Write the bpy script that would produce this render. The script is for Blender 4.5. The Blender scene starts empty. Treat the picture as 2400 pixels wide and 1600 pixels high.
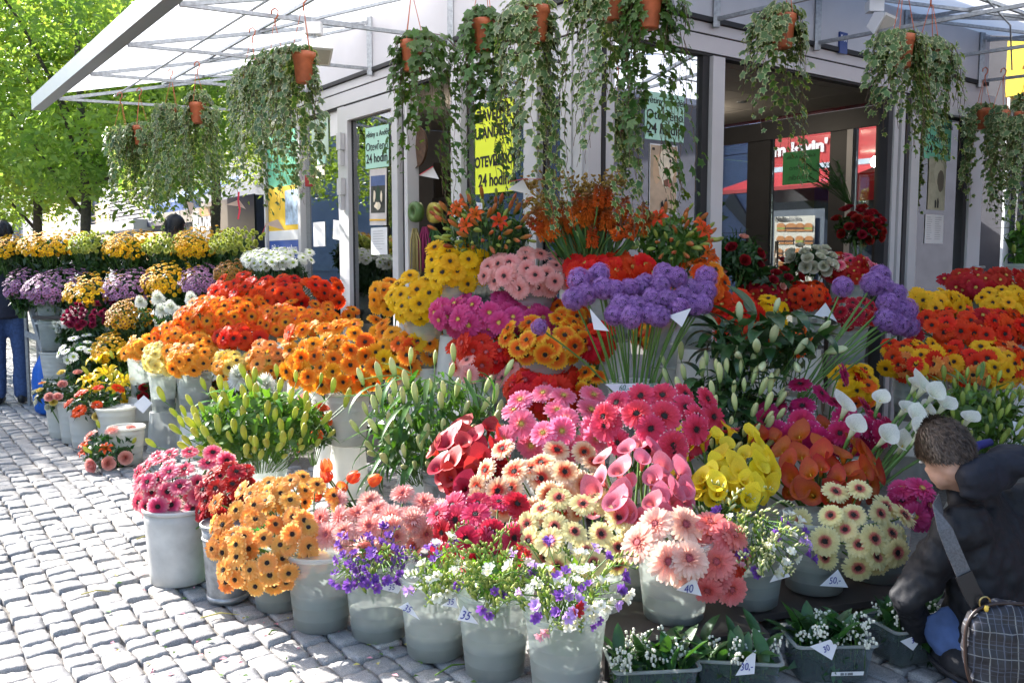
import bpy, math, random
import numpy as np
from mathutils import Vector, Matrix
PI = math.pi
rnd = random.Random(11)
npr = np.random.RandomState(5)
sc = bpy.context.scene
col = sc.collection

# ---------------------------------------------------------------- camera, sky, sun, exposure
CAM_H = 1.42
PITCH = math.atan(190 / 2100)
cam_d = bpy.data.cameras.new('camera')
cam_d.sensor_width = 36.0
cam_d.lens = 31.5
cam_d.clip_start = 0.05
cam_d.clip_end = 400
cam = bpy.data.objects.new('camera', cam_d)
cam.location = (0, 0, CAM_H)
cam.rotation_euler = (PI / 2 - PITCH, 0, 0)
col.objects.link(cam)
sc.camera = cam

SUN_AZ = math.radians(54)      # to the left of the view direction
SUN_EL = math.radians(31)
world = bpy.data.worlds.new('World')
sc.world = world
world.use_nodes = True
_n = world.node_tree.nodes
_sky = _n.new('ShaderNodeTexSky')
_sky.sky_type = 'NISHITA'
_sky.sun_disc = False
_sky.sun_elevation = SUN_EL
_sky.sun_rotation = 2 * PI - SUN_AZ
_sky.air_density = 1.0
_sky.dust_density = 2.0
world.node_tree.links.new(_sky.outputs[0], _n['Background'].inputs[0])
_n['Background'].inputs[1].default_value = 0.145
sun_d = bpy.data.lights.new('sun', 'SUN')
sun_d.energy = 4.7
sun_d.angle = math.radians(0.53)
sun_d.color = (1.0, 0.965, 0.92)
sun = bpy.data.objects.new('sun', sun_d)
SUNV = Vector((-math.sin(SUN_AZ) * math.cos(SUN_EL), math.cos(SUN_AZ) * math.cos(SUN_EL), math.sin(SUN_EL)))
sun.rotation_euler = (-SUNV).to_track_quat('-Z', 'Y').to_euler()
sun.location = SUNV * 60
col.objects.link(sun)
sc.view_settings.view_transform = 'Standard'
sc.view_settings.look = 'None'
sc.view_settings.exposure = 2.0
sc.view_settings.gamma = 1.0
sc.view_settings.use_curve_mapping = False
sc.render.engine = 'CYCLES'
sc.cycles.use_denoising = True
sc.cycles.max_bounces = 10
sc.cycles.transparent_max_bounces = 24
sc.cycles.diffuse_bounces = 5
sc.cycles.transmission_bounces = 8
sc.cycles.caustics_reflective = False
sc.cycles.caustics_refractive = False

# ---------------------------------------------------------------- places measured in the photograph (2400 x 1600 px) -> metres
FOC = 2100.0
CP, SP = math.cos(PITCH), math.sin(PITCH)
def P(px, py, Y):
    """the point at depth Y metres in front of the camera seen at photo pixel px, py"""
    u, v = (px - 1200) / FOC, (800 - py) / FOC
    d = CP + v * SP
    return Vector((u / d * Y, Y, CAM_H + (-SP + v * CP) / d * Y))
def G(px, py):
    """the point of the ground seen at photo pixel px, py"""
    u, v = (px - 1200) / FOC, (800 - py) / FOC
    k = (-SP + v * CP) / (CP + v * SP)
    Y = -CAM_H / k
    return Vector((u / (CP + v * SP) * Y, Y, 0))
def pxm(px, Y):
    return px / FOC * Y

# the kiosk: corner and its two facades
CX, CY = 0.43, 5.30
DL = Vector((-0.5906, 0.8070, 0)); NL = Vector((-0.8070, -0.5906, 0))
DR = Vector((0.8070, 0.5906, 0)); NR = Vector((0.5906, -0.8070, 0))
C0 = Vector((CX, CY, 0))
def LP(t, out, z): return C0 + DL * t + NL * out + Vector((0, 0, z))
def RP(s, out, z): return C0 + DR * s + NR * out + Vector((0, 0, z))

# ---------------------------------------------------------------- objects
def link(o, parent=None):
    col.objects.link(o)
    if parent is not None:
        o.parent = parent
    return o
def tag(o, label=None, cat=None, group=None, kind=None):
    if label: o['label'] = label
    if cat: o['category'] = cat
    if group: o['group'] = group
    if kind: o['kind'] = kind
    return o
def thing(name, label, cat, loc=(0, 0, 0), group=None):
    o = bpy.data.objects.new(name, None)
    o.empty_display_size = 0.05
    o.location = loc
    link(o)
    return tag(o, label, cat, group)
def put(name, mesh, parent=None, loc=None, rot=None, scale=None):
    """an object with this mesh; loc is in world metres, parents are never rotated"""
    o = bpy.data.objects.new(name, mesh)
    link(o, parent)
    p = Vector(loc) if loc is not None else Vector((0, 0, 0))
    if parent is not None:
        q = parent
        while q is not None:
            p = p - q.location
            q = q.parent
    o.location = p
    if rot is not None:
        o.rotation_mode = 'QUATERNION'
        o.rotation_quaternion = rot
    if scale is not None:
        o.scale = (scale, scale, scale) if not hasattr(scale, '__len__') else scale
    return o

# ---------------------------------------------------------------- mesh building
class MB:
    """collects pieces in world (or local) metres and links them as one mesh object"""
    def __init__(s):
        s.v = []; s.f = []; s.m = []; s.t = []; s.n = 0
    def add(s, V, F, m=0, t=0.0):
        k = s.n
        V = [tuple(p) for p in V]
        s.v += V
        s.n += len(V)
        s.f += [tuple(i + k for i in f) for f in F]
        s.m += [m] * len(F)
        s.t += list(t) if hasattr(t, '__len__') else [t] * len(V)
        return s
    def mesh(s, name, mats, smooth=False):
        me = bpy.data.meshes.new(name)
        me.from_pydata(s.v, [], s.f)
        for m in (mats if isinstance(mats, (list, tuple)) else [mats]):
            me.materials.append(m)
        if any(s.m):
            me.polygons.foreach_set('material_index', s.m)
        if smooth:
            me.polygons.foreach_set('use_smooth', [True] * len(s.f))
        a = me.attributes.new('t', 'FLOAT', 'POINT')
        a.data.foreach_set('value', [float(x) for x in s.t])
        me.update()
        return me
    def build(s, name, mats, parent=None, smooth=False, origin=None):
        """origin: world point that becomes the object's own origin"""
        if origin is None:
            if parent is not None:
                origin = parent.matrix_basis.translation.copy()
                q = parent.parent
                while q is not None:
                    origin += q.location; q = q.parent
            else:
                origin = Vector((0, 0, 0))
        origin = Vector(origin)
        s.v = [(x - origin.x, y - origin.y, z - origin.z) for x, y, z in s.v]
        return put(name, s.mesh(name, mats, smooth), parent, origin)
    def box(s, lo, hi, m=0, t=0.0):
        (x0, y0, z0), (x1, y1, z1) = lo, hi
        return s.add([(x0, y0, z0), (x1, y0, z0), (x1, y1, z0), (x0, y1, z0), (x0, y0, z1), (x1, y0, z1), (x1, y1, z1), (x0, y1, z1)],
                     [(0, 3, 2, 1), (4, 5, 6, 7), (0, 1, 5, 4), (1, 2, 6, 5), (2, 3, 7, 6), (3, 0, 4, 7)], m, t)
    def fbox(s, FP, a0, a1, o0, o1, z0, z1, m=0):
        """a box in a facade's frame: along a, outward o, height z"""
        return s.add([FP(a0, o0, z0), FP(a1, o0, z0), FP(a1, o1, z0), FP(a0, o1, z0), FP(a0, o0, z1), FP(a1, o0, z1), FP(a1, o1, z1), FP(a0, o1, z1)],
                     [(0, 3, 2, 1), (4, 5, 6, 7), (0, 1, 5, 4), (1, 2, 6, 5), (2, 3, 7, 6), (3, 0, 4, 7)], m)
    def tube(s, pts, r, n=6, m=0, cap=True, t0=0.0, t1=1.0):
        pts = [Vector(p) for p in pts]
        L = len(pts)
        V, F, T = [], [], []
        ref = None
        for i, p in enumerate(pts):
            d = (pts[min(i + 1, L - 1)] - pts[max(i - 1, 0)])
            d = d.normalized() if d.length > 1e-9 else Vector((0, 0, 1))
            if ref is None:
                ref = Vector((0, 0, 1)) if abs(d.z) < 0.9 else Vector((1, 0, 0))
            a = d.cross(ref)
            a = a.normalized() if a.length > 1e-6 else d.orthogonal().normalized()
            b = d.cross(a).normalized()
            ref = -b.cross(d) if False else a.cross(d)
            rr = r[i] if hasattr(r, '__len__') else r
            for k in range(n):
                q = 2 * PI * k / n
                V.append(p + a * (math.cos(q) * rr) + b * (math.sin(q) * rr))
                T.append(t0 + (t1 - t0) * i / max(1, L - 1))
        for i in range(L - 1):
            for k in range(n):
                k2 = (k + 1) % n
                F.append((i * n + k, i * n + k2, (i + 1) * n + k2, (i + 1) * n + k))
        if cap:
            F.append(tuple(range(n))[::-1]); F.append(tuple((L - 1) * n + k for k in range(n)))
        return s.add(V, F, m, T)
    def bar(s, a, b, w, h=None, m=0):
        """a square bar between two points"""
        a, b = Vector(a), Vector(b)
        h = h or w
        d = (b - a).normalized()
        up = Vector((0, 0, 1)) if abs(d.z) < 0.95 else Vector((0, 1, 0))
        x = d.cross(up).normalized() * (w / 2)
        y = x.cross(d).normalized() * (h / 2)
        V = [a - x - y, a + x - y, a + x + y, a - x + y, b - x - y, b + x - y, b + x + y, b - x + y]
        return s.add(V, [(0, 3, 2, 1), (4, 5, 6, 7), (0, 1, 5, 4), (1, 2, 6, 5), (2, 3, 7, 6), (3, 0, 4, 7)], m)
    def lathe(s, prof, n=24, c=(0, 0, 0), m=0, t=None, frame=None, wob=None):
        """prof: list of (r, z); frame: 3x3 with z as axis"""
        V, F, T = [], [], []
        c = Vector(c)
        for i, (r, z) in enumerate(prof):
            for k in range(n):
                q = 2 * PI * k / n
                rr = r * (1 + (wob(q, z) if wob else 0))
                p = Vector((math.cos(q) * rr, math.sin(q) * rr, z))
                V.append(c + (frame @ p if frame is not None else p))
                T.append(t[i] if t is not None else 0.0)
        for i in range(len(prof) - 1):
            for k in range(n):
                k2 = (k + 1) % n
                F.append((i * n + k, i * n + k2, (i + 1) * n + k2, (i + 1) * n + k))
        if prof[0][0] > 1e-5: F.append(tuple(range(n))[::-1])
        if prof[-1][0] > 1e-5: F.append(tuple((len(prof) - 1) * n + k for k in range(n)))
        return s.add(V, F, m, T)

def frame_from(n, roll=0.0, up=None):
    """3x3 matrix whose z axis is n"""
    n = Vector(n).normalized()
    up = Vector(up) if up is not None else (Vector((0, 0, 1)) if abs(n.z) < 0.95 else Vector((0, 1, 0)))
    x = up.cross(n).normalized()
    y = n.cross(x)
    M = Matrix((x, y, n)).transposed()
    return M @ Matrix.Rotation(roll, 3, 'Z') if roll else M

def np_mesh(name, V, faces_k, idx, mats, t=None, smooth=False, mi=None):
    """fast mesh: V (N,3); all faces with faces_k corners, idx (M, faces_k)"""
    me = bpy.data.meshes.new(name)
    M = len(idx)
    me.vertices.add(len(V)); me.vertices.foreach_set('co', np.asarray(V, np.float32).ravel())
    me.loops.add(M * faces_k); me.loops.foreach_set('vertex_index', np.asarray(idx, np.int32).ravel())
    me.polygons.add(M)
    me.polygons.foreach_set('loop_start', np.arange(0, M * faces_k, faces_k, dtype=np.int32))
    if smooth: me.polygons.foreach_set('use_smooth', np.ones(M, bool))
    for m in (mats if isinstance(mats, (list, tuple)) else [mats]): me.materials.append(m)
    if mi is not None: me.polygons.foreach_set('material_index', np.asarray(mi, np.int32))
    a = me.attributes.new('t', 'FLOAT', 'POINT')
    a.data.foreach_set('value', np.zeros(len(V), np.float32) if t is None else np.asarray(t, np.float32))
    me.update(calc_edges=True)
    return me

def scatter(tv, tq, pos, fr, scale, rt=None):
    """copies of a quad template: tv (k,3), tq (m,4), pos (N,3), fr (N,3,3) columns = axes, scale (N,) -> V, idx"""
    tv = np.asarray(tv, float); tq = np.asarray(tq, int)
    N, k = len(pos), len(tv)
    V = np.einsum('nij,kj->nki', fr, tv) * np.asarray(scale).reshape(N, 1, 1) + np.asarray(pos)[:, None, :]
    idx = (tq[None] + (np.arange(N) * k)[:, None, None]).reshape(-1, tq.shape[1])
    return V.reshape(-1, 3), idx

def np_frames(nrm, roll, rs=None):
    """(N,3,3) frames with z = nrm"""
    n = nrm / np.linalg.norm(nrm, axis=1, keepdims=True)
    up = np.tile(np.array([0, 0, 1.0]), (len(n), 1))
    up[np.abs(n[:, 2]) > 0.95] = (0, 1.0, 0)
    x = np.cross(up, n); x /= np.linalg.norm(x, axis=1, keepdims=True)
    y = np.cross(n, x)
    c, s_ = np.cos(roll)[:, None], np.sin(roll)[:, None]
    return np.stack([x * c + y * s_, y * c - x * s_, n], axis=2)

# ---------------------------------------------------------------- materials
MATS = {}
def nodes_of(name):
    m = bpy.data.materials.new(name)
    m.use_nodes = True
    nt = m.node_tree
    nt.nodes.clear()
    out = nt.nodes.new('ShaderNodeOutputMaterial')
    return m, nt, out
def N(nt, kind, **kw):
    n = nt.nodes.new('ShaderNode' + kind)
    for k, v in kw.items():
        if k in n.inputs: n.inputs[k].default_value = v
        else: setattr(n, k, v)
    return n
def c4(c): return (c[0], c[1], c[2], 1.0)
def mixrgb(nt, a, b, f, blend='MIX'):
    n = nt.nodes.new('ShaderNodeMix'); n.data_type = 'RGBA'; n.blend_type = blend
    for sock, v in ((n.inputs[6], a), (n.inputs[7], b), (n.inputs[0], f)):
        if isinstance(v, bpy.types.NodeSocket): nt.links.new(v, sock)
        elif hasattr(v, '__len__'): sock.default_value = c4(v)
        else: sock.default_value = v
    return n.outputs[2]
def ramp(nt, fac, stops):
    n = nt.nodes.new('ShaderNodeValToRGB')
    e = n.color_ramp.elements
    while len(e) < len(stops): e.new(0.5)
    for k, (p, c) in enumerate(stops):
        e[k].position = p; e[k].color = c4(c) if len(c) == 3 else c
    nt.links.new(fac, n.inputs[0])
    return n.outputs[0]
def coords(nt, kind='Object'):
    return nt.nodes.new('ShaderNodeTexCoord').outputs[kind]
def noise_tex(nt, vec, scale, detail=3, rough=0.55):
    n = N(nt, 'TexNoise', Scale=scale, Detail=detail, Roughness=rough)
    nt.links.new(vec, n.inputs['Vector'])
    return n.outputs['Fac']
def hsv_jitter(nt, colour, dh, dv, ds=0.0):
    """a little per-object variation of hue and value"""
    oi = nt.nodes.new('ShaderNodeObjectInfo')
    h = N(nt, 'HueSaturation')
    mh = N(nt, 'MapRange'); mh.inputs[3].default_value = 0.5 - dh; mh.inputs[4].default_value = 0.5 + dh
    mv = N(nt, 'MapRange'); mv.inputs[3].default_value = 1 - dv; mv.inputs[4].default_value = 1 + dv
    nt.links.new(oi.outputs['Random'], mh.inputs[0])
    w = N(nt, 'Math', operation='MULTIPLY'); w.inputs[1].default_value = 7.13
    fr = N(nt, 'Math', operation='FRACT')
    nt.links.new(oi.outputs['Random'], w.inputs[0]); nt.links.new(w.outputs[0], fr.inputs[0])
    nt.links.new(fr.outputs[0], mv.inputs[0])
    nt.links.new(mh.outputs[0], h.inputs['Hue']); nt.links.new(mv.outputs[0], h.inputs['Value'])
    nt.links.new(colour, h.inputs['Color'])
    return h.outputs[0]
def finish(nt, out, colour, rough=0.5, metal=0.0, spec=0.4, transl=0.0, bump=None, coat=0.0, tcol=None, rough_sock=None, sheen=0.0):
    b = N(nt, 'BsdfPrincipled', Roughness=rough, Metallic=metal)
    b.inputs['Specular IOR Level'].default_value = spec
    b.inputs['Coat Weight'].default_value = coat
    b.inputs['Sheen Weight'].default_value = sheen
    if rough_sock is not None: nt.links.new(rough_sock, b.inputs['Roughness'])
    if isinstance(colour, bpy.types.NodeSocket): nt.links.new(colour, b.inputs['Base Color'])
    else: b.inputs['Base Color'].default_value = c4(colour)
    if bump is not None:
        bn = N(nt, 'Bump', Strength=bump[1], Distance=bump[2] if len(bump) > 2 else 0.01)
        nt.links.new(bump[0], bn.inputs['Height']); nt.links.new(bn.outputs[0], b.inputs['Normal'])
    last = b.outputs[0]
    if transl > 0:
        tr = N(nt, 'BsdfTranslucent')
        tc = tcol if tcol is not None else colour
        if isinstance(tc, bpy.types.NodeSocket): nt.links.new(tc, tr.inputs[0])
        else: tr.inputs[0].default_value = c4(tc)
        mx = N(nt, 'MixShader'); mx.inputs[0].default_value = transl
        nt.links.new(last, mx.inputs[1]); nt.links.new(tr.outputs[0], mx.inputs[2])
        last = mx.outputs[0]
    nt.links.new(last, out.inputs[0])
    return b
def mat(name, c, rough=0.5, metal=0.0, spec=0.4, var=0.12, vs=6.0, bump=0.0, bs=60.0, bd=0.004, transl=0.0, coat=0.0, jit=0.0, c2=None, sheen=0.0):
    """plain procedural material: a base colour with fine mottling, bump and per-object variation"""
    if name in MATS: return MATS[name]
    m, nt, out = nodes_of(name)
    co = coords(nt)
    f = noise_tex(nt, co, vs, 4)
    dark = tuple(max(0, x * (1 - var)) for x in c); light = tuple(min(1, x * (1 + var)) for x in c) if c2 is None else c2
    colr = ramp(nt, f, [(0.3, dark), (0.7, light)])
    if jit: colr = hsv_jitter(nt, colr, jit * 0.12, jit)
    bp = (noise_tex(nt, co, bs, 3), bump, bd) if bump else None
    finish(nt, out, colr, rough, metal, spec, transl, bp, coat, sheen=sheen)
    MATS[name] = m
    return m
def leaf_mat(name, c1, c2, transl=0.35, rough=0.4, spec=0.5, vs=3.0, edge=None, jit=0.12, tfac=(1.3, 1.5, 0.5)):
    """foliage: two greens mottled through the crown, light passes through"""
    if name in MATS: return MATS[name]
    m, nt, out = nodes_of(name)
    f = noise_tex(nt, coords(nt), vs, 3)
    colr = ramp(nt, f, [(0.35, c1), (0.65, c2)])
    if edge is not None:
        at = N(nt, 'Attribute', attribute_name='t')
        ed = ramp(nt, at.outputs['Fac'], [(0.55, (0, 0, 0)), (0.8, (1, 1, 1))])
        nz = noise_tex(nt, coords(nt), 55.0, 2)
        ed2 = N(nt, 'Math', operation='MULTIPLY'); nt.links.new(ed, ed2.inputs[0]); nt.links.new(ramp(nt, nz, [(0.35, (0.25,) * 3), (0.6, (1, 1, 1))]), ed2.inputs[1])
        colr = mixrgb(nt, colr, edge, ed2.outputs[0])
    colr = hsv_jitter(nt, colr, jit * 0.15, jit * 1.6)
    tc = mixrgb(nt, colr, tfac, 1.0, 'MULTIPLY')
    finish(nt, out, colr, rough, 0, spec, transl, None, 0, tc)
    MATS[name] = m
    return m
def petal_mat(name, stops, transl=0.5, streak=0.2, rough=0.55, jit=0.08, spec=0.25):
    """petals: colour bands from the heart (t=0) to the tip (t=1)"""
    if name in MATS: return MATS[name]
    m, nt, out = nodes_of(name)
    at = N(nt, 'Attribute', attribute_name='t')
    nz = noise_tex(nt, coords(nt), 9.0, 2)
    ad = N(nt, 'MapRange'); ad.inputs[3].default_value = -0.06; ad.inputs[4].default_value = 0.06
    nt.links.new(nz, ad.inputs[0])
    sm = N(nt, 'Math', operation='ADD'); nt.links.new(at.outputs['Fac'], sm.inputs[0]); nt.links.new(ad.outputs[0], sm.inputs[1])
    colr = ramp(nt, sm.outputs[0], [(p, tuple(x ** 0.93 for x in c)) for p, c in stops])
    n2 = noise_tex(nt, coords(nt), 28.0, 1)
    g = ramp(nt, n2, [(0.3, (1 - streak,) * 3), (0.7, (1, 1, 1))])
    colr = mixrgb(nt, colr, g, 1.0, 'MULTIPLY')
    colr = hsv_jitter(nt, colr, jit * 0.1, jit)
    finish(nt, out, colr, rough, 0, spec, transl)
    MATS[name] = m
    return m
def glass_mat(name, tint=(0.9, 0.94, 0.93), refl=0.09):
    if name in MATS: return MATS[name]
    m, nt, out = nodes_of(name)
    tr = N(nt, 'BsdfTransparent'); tr.inputs[0].default_value = c4(tint)
    gl = N(nt, 'BsdfGlossy', Roughness=0.012); gl.inputs[0].default_value = (0.95, 0.97, 1, 1)
    fr = N(nt, 'Fresnel', IOR=1.5)
    ma = N(nt, 'Math', operation='MULTIPLY_ADD'); ma.inputs[1].default_value = 1.6; ma.inputs[2].default_value = refl
    ma.use_clamp = True
    nt.links.new(fr.outputs[0], ma.inputs[0])
    mx = N(nt, 'MixShader')
    nt.links.new(ma.outputs[0], mx.inputs[0]); nt.links.new(tr.outputs[0], mx.inputs[1]); nt.links.new(gl.outputs[0], mx.inputs[2])
    nt.links.new(mx.outputs[0], out.inputs[0])
    MATS[name] = m
    return m
def plastic_mat(name, c, clear=0.3, transl=0.45, rough=0.35):
    """frosted plastic: part clear, part light-passing, part solid"""
    if name in MATS: return MATS[name]
    m, nt, out = nodes_of(name)
    co = coords(nt)
    f = noise_tex(nt, co, 14.0, 4)
    colr = ramp(nt, f, [(0.3, tuple(x * 0.95 for x in c)), (0.7, c)])
    b = N(nt, 'BsdfPrincipled', Roughness=rough); b.inputs['Specular IOR Level'].default_value = 0.3
    nt.links.new(colr, b.inputs['Base Color'])
    t1 = N(nt, 'BsdfTranslucent'); nt.links.new(colr, t1.inputs[0])
    t2 = N(nt, 'BsdfTransparent'); t2.inputs[0].default_value = (0.92, 0.95, 0.93, 1)
    m1 = N(nt, 'MixShader'); m1.inputs[0].default_value = transl
    nt.links.new(b.outputs[0], m1.inputs[1]); nt.links.new(t1.outputs[0], m1.inputs[2])
    m2 = N(nt, 'MixShader'); m2.inputs[0].default_value = clear
    nt.links.new(m1.outputs[0], m2.inputs[1]); nt.links.new(t2.outputs[0], m2.inputs[2])
    nt.links.new(m2.outputs[0], out.inputs[0])
    MATS[name] = m
    return m
def emit_mat(name, c, s):
    if name in MATS: return MATS[name]
    m, nt, out = nodes_of(name)
    e = N(nt, 'Emission', Strength=s); e.inputs[0].default_value = c4(c)
    nt.links.new(e.outputs[0], out.inputs[0])
    MATS[name] = m
    return m

def lettering(text, size, loc, right, up, m, parent, name='lettering', align='CENTER', bold=0.0, mirror=False, ext=0.0008, sx=1.0, shear=0.0):
    """printed or written characters lying on a sign"""
    cu = bpy.data.curves.new(name, 'FONT')
    cu.body = text; cu.size = size; cu.align_x = align; cu.align_y = 'CENTER'
    cu.offset = bold; cu.extrude = ext; cu.resolution_u = 3; cu.shear = shear
    cu.materials.append(m)
    r = Vector(right).normalized(); u = Vector(up).normalized(); n = r.cross(u)
    tmp = bpy.data.objects.new('tmp', cu)
    me = bpy.data.meshes.new_from_object(tmp)
    me.name = name
    bpy.data.objects.remove(tmp); bpy.data.curves.remove(cu)
    if not me.materials: me.materials.append(m)
    return put(name, me, parent, loc, Matrix((r, u, n)).transposed().to_quaternion(), (-sx if mirror else sx, 1, 1))
# ---------------------------------------------------------------- the square: ground sheet and granite setts
def ground_mat():
    m, nt, out = nodes_of('ground dirt and far setts')
    co = coords(nt)
    br = N(nt, 'TexBrick', Scale=1.0); br.inputs['Brick Width'].default_value = 0.12; br.inputs['Row Height'].default_value = 0.105
    br.inputs['Mortar Size'].default_value = 0.009; br.inputs['Color1'].default_value = (0.40, 0.385, 0.37, 1); br.inputs['Color2'].default_value = (0.33, 0.32, 0.31, 1)
    br.inputs['Mortar'].default_value = (0.1, 0.09, 0.08, 1)
    mp = N(nt, 'Mapping'); mp.inputs['Rotation'].default_value = (0, 0, math.radians(54))
    nt.links.new(co, mp.inputs[0]); nt.links.new(mp.outputs[0], br.inputs['Vector'])
    f = noise_tex(nt, co, 40.0, 4)
    dirt = ramp(nt, f, [(0.3, (0.10, 0.09, 0.08)), (0.7, (0.19, 0.175, 0.155))])
    sx = N(nt, 'SeparateXYZ'); nt.links.new(co, sx.inputs[0])
    far = N(nt, 'MapRange'); far.inputs[1].default_value = 13.0; far.inputs[2].default_value = 13.6
    nt.links.new(sx.outputs['Y'], far.inputs[0])
    finish(nt, out, mixrgb(nt, dirt, br.outputs['Color'], far.outputs[0]), 0.9, 0, 0.2, 0, (f, 0.5, 0.01))
    return m
gm = MB()
gm.add([(-300, -40, -0.024), (300, -40, -0.024), (300, 380, -0.024), (-300, 380, -0.024)], [(0, 1, 2, 3)])
ground = gm.build('ground', ground_mat())
tag(ground, 'grey granite sett paving of the square', kind='structure')

def sett_mat():
    m, nt, out = nodes_of('granite sett')
    co = coords(nt)
    f1 = noise_tex(nt, co, 220.0, 3, 0.7)
    f2 = noise_tex(nt, co, 9.0, 3)
    sp = ramp(nt, f1, [(0.32, (0.17, 0.168, 0.17)), (0.5, (0.31, 0.305, 0.30)), (0.72, (0.44, 0.435, 0.425))])
    big = ramp(nt, f2, [(0.3, (0.78, 0.79, 0.82)), (0.7, (1.05, 1.02, 0.98))])
    at = N(nt, 'Attribute', attribute_name='t')
    per = ramp(nt, at.outputs['Fac'], [(0.0, (0.76, 0.77, 0.79)), (0.5, (0.98, 0.97, 0.96)), (1.0, (1.1, 1.05, 0.99))])
    c = mixrgb(nt, mixrgb(nt, sp, big, 1.0, 'MULTIPLY'), per, 1.0, 'MULTIPLY')
    f3 = noise_tex(nt, co, 70.0, 5, 0.65)
    finish(nt, out, c, 0.8, 0, 0.3, 0, (f3, 0.55, 0.006))
    return m
SETT = sett_mat()
def setts():
    ang = DL
    per = -NL                        # across the courses, away from the camera
    rs = np.random.RandomState(3)
    K = 7
    uu = np.linspace(-1, 1, K)
    U, Vv = np.meshgrid(uu, uu)
    U, Vv = U.ravel(), Vv.ravel()
    quads = [(j * K + i, j * K + i + 1, (j + 1) * K + i + 1, (j + 1) * K + i) for j in range(K - 1) for i in range(K - 1)]
    ring = [i for i in range(K)] + [j * K + K - 1 for j in range(1, K)] + [(K - 1) * K + i for i in range(K - 2, -1, -1)] + [j * K for j in range(K - 2, 0, -1)]
    nr = len(ring)
    skirt = [(ring[i], K * K + i, K * K + (i + 1) % nr, ring[(i + 1) % nr]) for i in range(nr)]
    near, far = [], []
    W = 0.106
    for i in range(-70, 190):
        c = -11.0 + i * W
        c += 0.0
        a = -9.0 + rs.rand() * 0.1
        while a < 14.5:
            L = rs.uniform(0.095, 0.165)
            mid = ang * (a + L / 2) + per * (c)
            x, y = mid.x, mid.y + 4.0
            a0 = a
            a += L
            if y < 2.2 or y > 13.4: continue
            d = CP * y + SP * CAM_H
            px = 1200 + FOC * x / d
            v = (-CAM_H * CP + SP * y) / d
            py = 800 - FOC * v
            if px < -260 or px > 2560 or py > 1740: continue
            if px > 560 and py < 1090: continue
            if px > 1050 and py < 1330: continue
            if px > 1900 and py < 1420: continue
            near.append((py, px, a0, L, c, x, y))
    def make(st):
        py, px, a0, L, c, x, y = st
        g = 0.0018 + rs.rand() * 0.0035
        hl, hw = L / 2 - g, W / 2 - g
        cs = np.array([(-hl, -hw), (hl, -hw), (hl, hw), (-hl, hw)]) + rs.uniform(-0.009, 0.009, (4, 2))
        rr = np.maximum(np.abs(U), np.abs(Vv))
        k = 1 - 0.06 * (np.abs(U) * np.abs(Vv)) ** 4
        u2, v2 = U * k, Vv * k
        w = np.stack([(1 - u2) * (1 - v2), (1 + u2) * (1 - v2), (1 + u2) * (1 + v2), (1 - u2) * (1 + v2)], 1) / 4
        q = w @ cs
        q += rs.uniform(-0.0016, 0.0016, q.shape)
        tilt = rs.uniform(-0.07, 0.07, 2)
        z = rs.uniform(-0.009, 0.004) + q @ tilt + 0.0012 * (1 - U ** 2) * (1 - Vv ** 2) - 0.0036 * np.clip((rr - 0.80) / 0.20, 0, 1) ** 2 + rs.uniform(-0.0028, 0.0028, len(q))
        top = np.stack([q[:, 0], q[:, 1], z], 1)
        sk = top[ring].copy(); sk[:, :2] *= 1.03; sk[:, 2] = -0.05
        loc = np.concatenate([top, sk])
        A = np.array([[ang.x, per.x, 0], [ang.y, per.y, 0], [0, 0, 1]])
        return loc @ A.T, rs.rand()
    near.sort(key=lambda s_: -s_[0])
    idx0 = np.array(quads + skirt)
    k = K * K + nr
    inview = [s_ for s_ in near if -20 < s_[1] < 1150 and s_[0] < 1625]
    first = set(id(s_) for s_ in inview[:300])
    V, I, T = [], [], []
    n = 0
    for st in near:
        loc, tv = make(st)
        if id(st) in first:
            me = np_mesh('cobblestone', loc, 4, idx0, SETT, np.full(len(loc), tv), True)
            put('cobblestone', me, ground, (st[5], st[6], 0))
        else:
            V.append(loc + np.array([st[5], st[6], 0])); I.append(idx0 + n * k); T.append(np.full(k, tv)); n += 1
    me = np_mesh('cobble_paving', np.concatenate(V), 4, np.concatenate(I), SETT, np.concatenate(T), True)
    o = put('cobble_paving', me, ground)
    tag(o, kind='stuff')
setts()
# ---------------------------------------------------------------- trees of the square
LEAF_T = np.array([(0, 0, 0), (0.5, 0.22, 0.05), (1.0, 0, -0.08), (0.5, -0.22, 0.05), (0.25, 0.0, 0.0), (0.75, 0.0, -0.03)])
LEAF_V = np.array([(0, 0, 0), (0.30, 0.20, 0.06), (0.72, 0.15, 0.02), (1.0, 0, -0.12), (0.72, -0.15, 0.02), (0.30, -0.20, 0.06), (0.32, 0, 0.0), (0.7, 0, -0.03)])
LEAF_Q = np.array([(0, 6, 1, 1), (0, 5, 6, 6)])
LV = np.array([(0, 0, 0), (0.35, 0.17, 0.05), (1.0, 0, -0.10), (0.35, -0.17, 0.05), (0.45, 0, -0.01)])
LQ = np.array([(0, 4, 2, 1), (0, 3, 2, 4)])
BARK = mat('bark', (0.09, 0.075, 0.06), 0.9, var=0.35, vs=20, bump=0.8, bs=45, bd=0.02)
TREE_LEAF = leaf_mat('tree leaves', (0.15, 0.25, 0.06), (0.37, 0.47, 0.14), 0.6, 0.45, 0.4, vs=1.2, tfac=(1.5, 1.5, 0.6))
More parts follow.
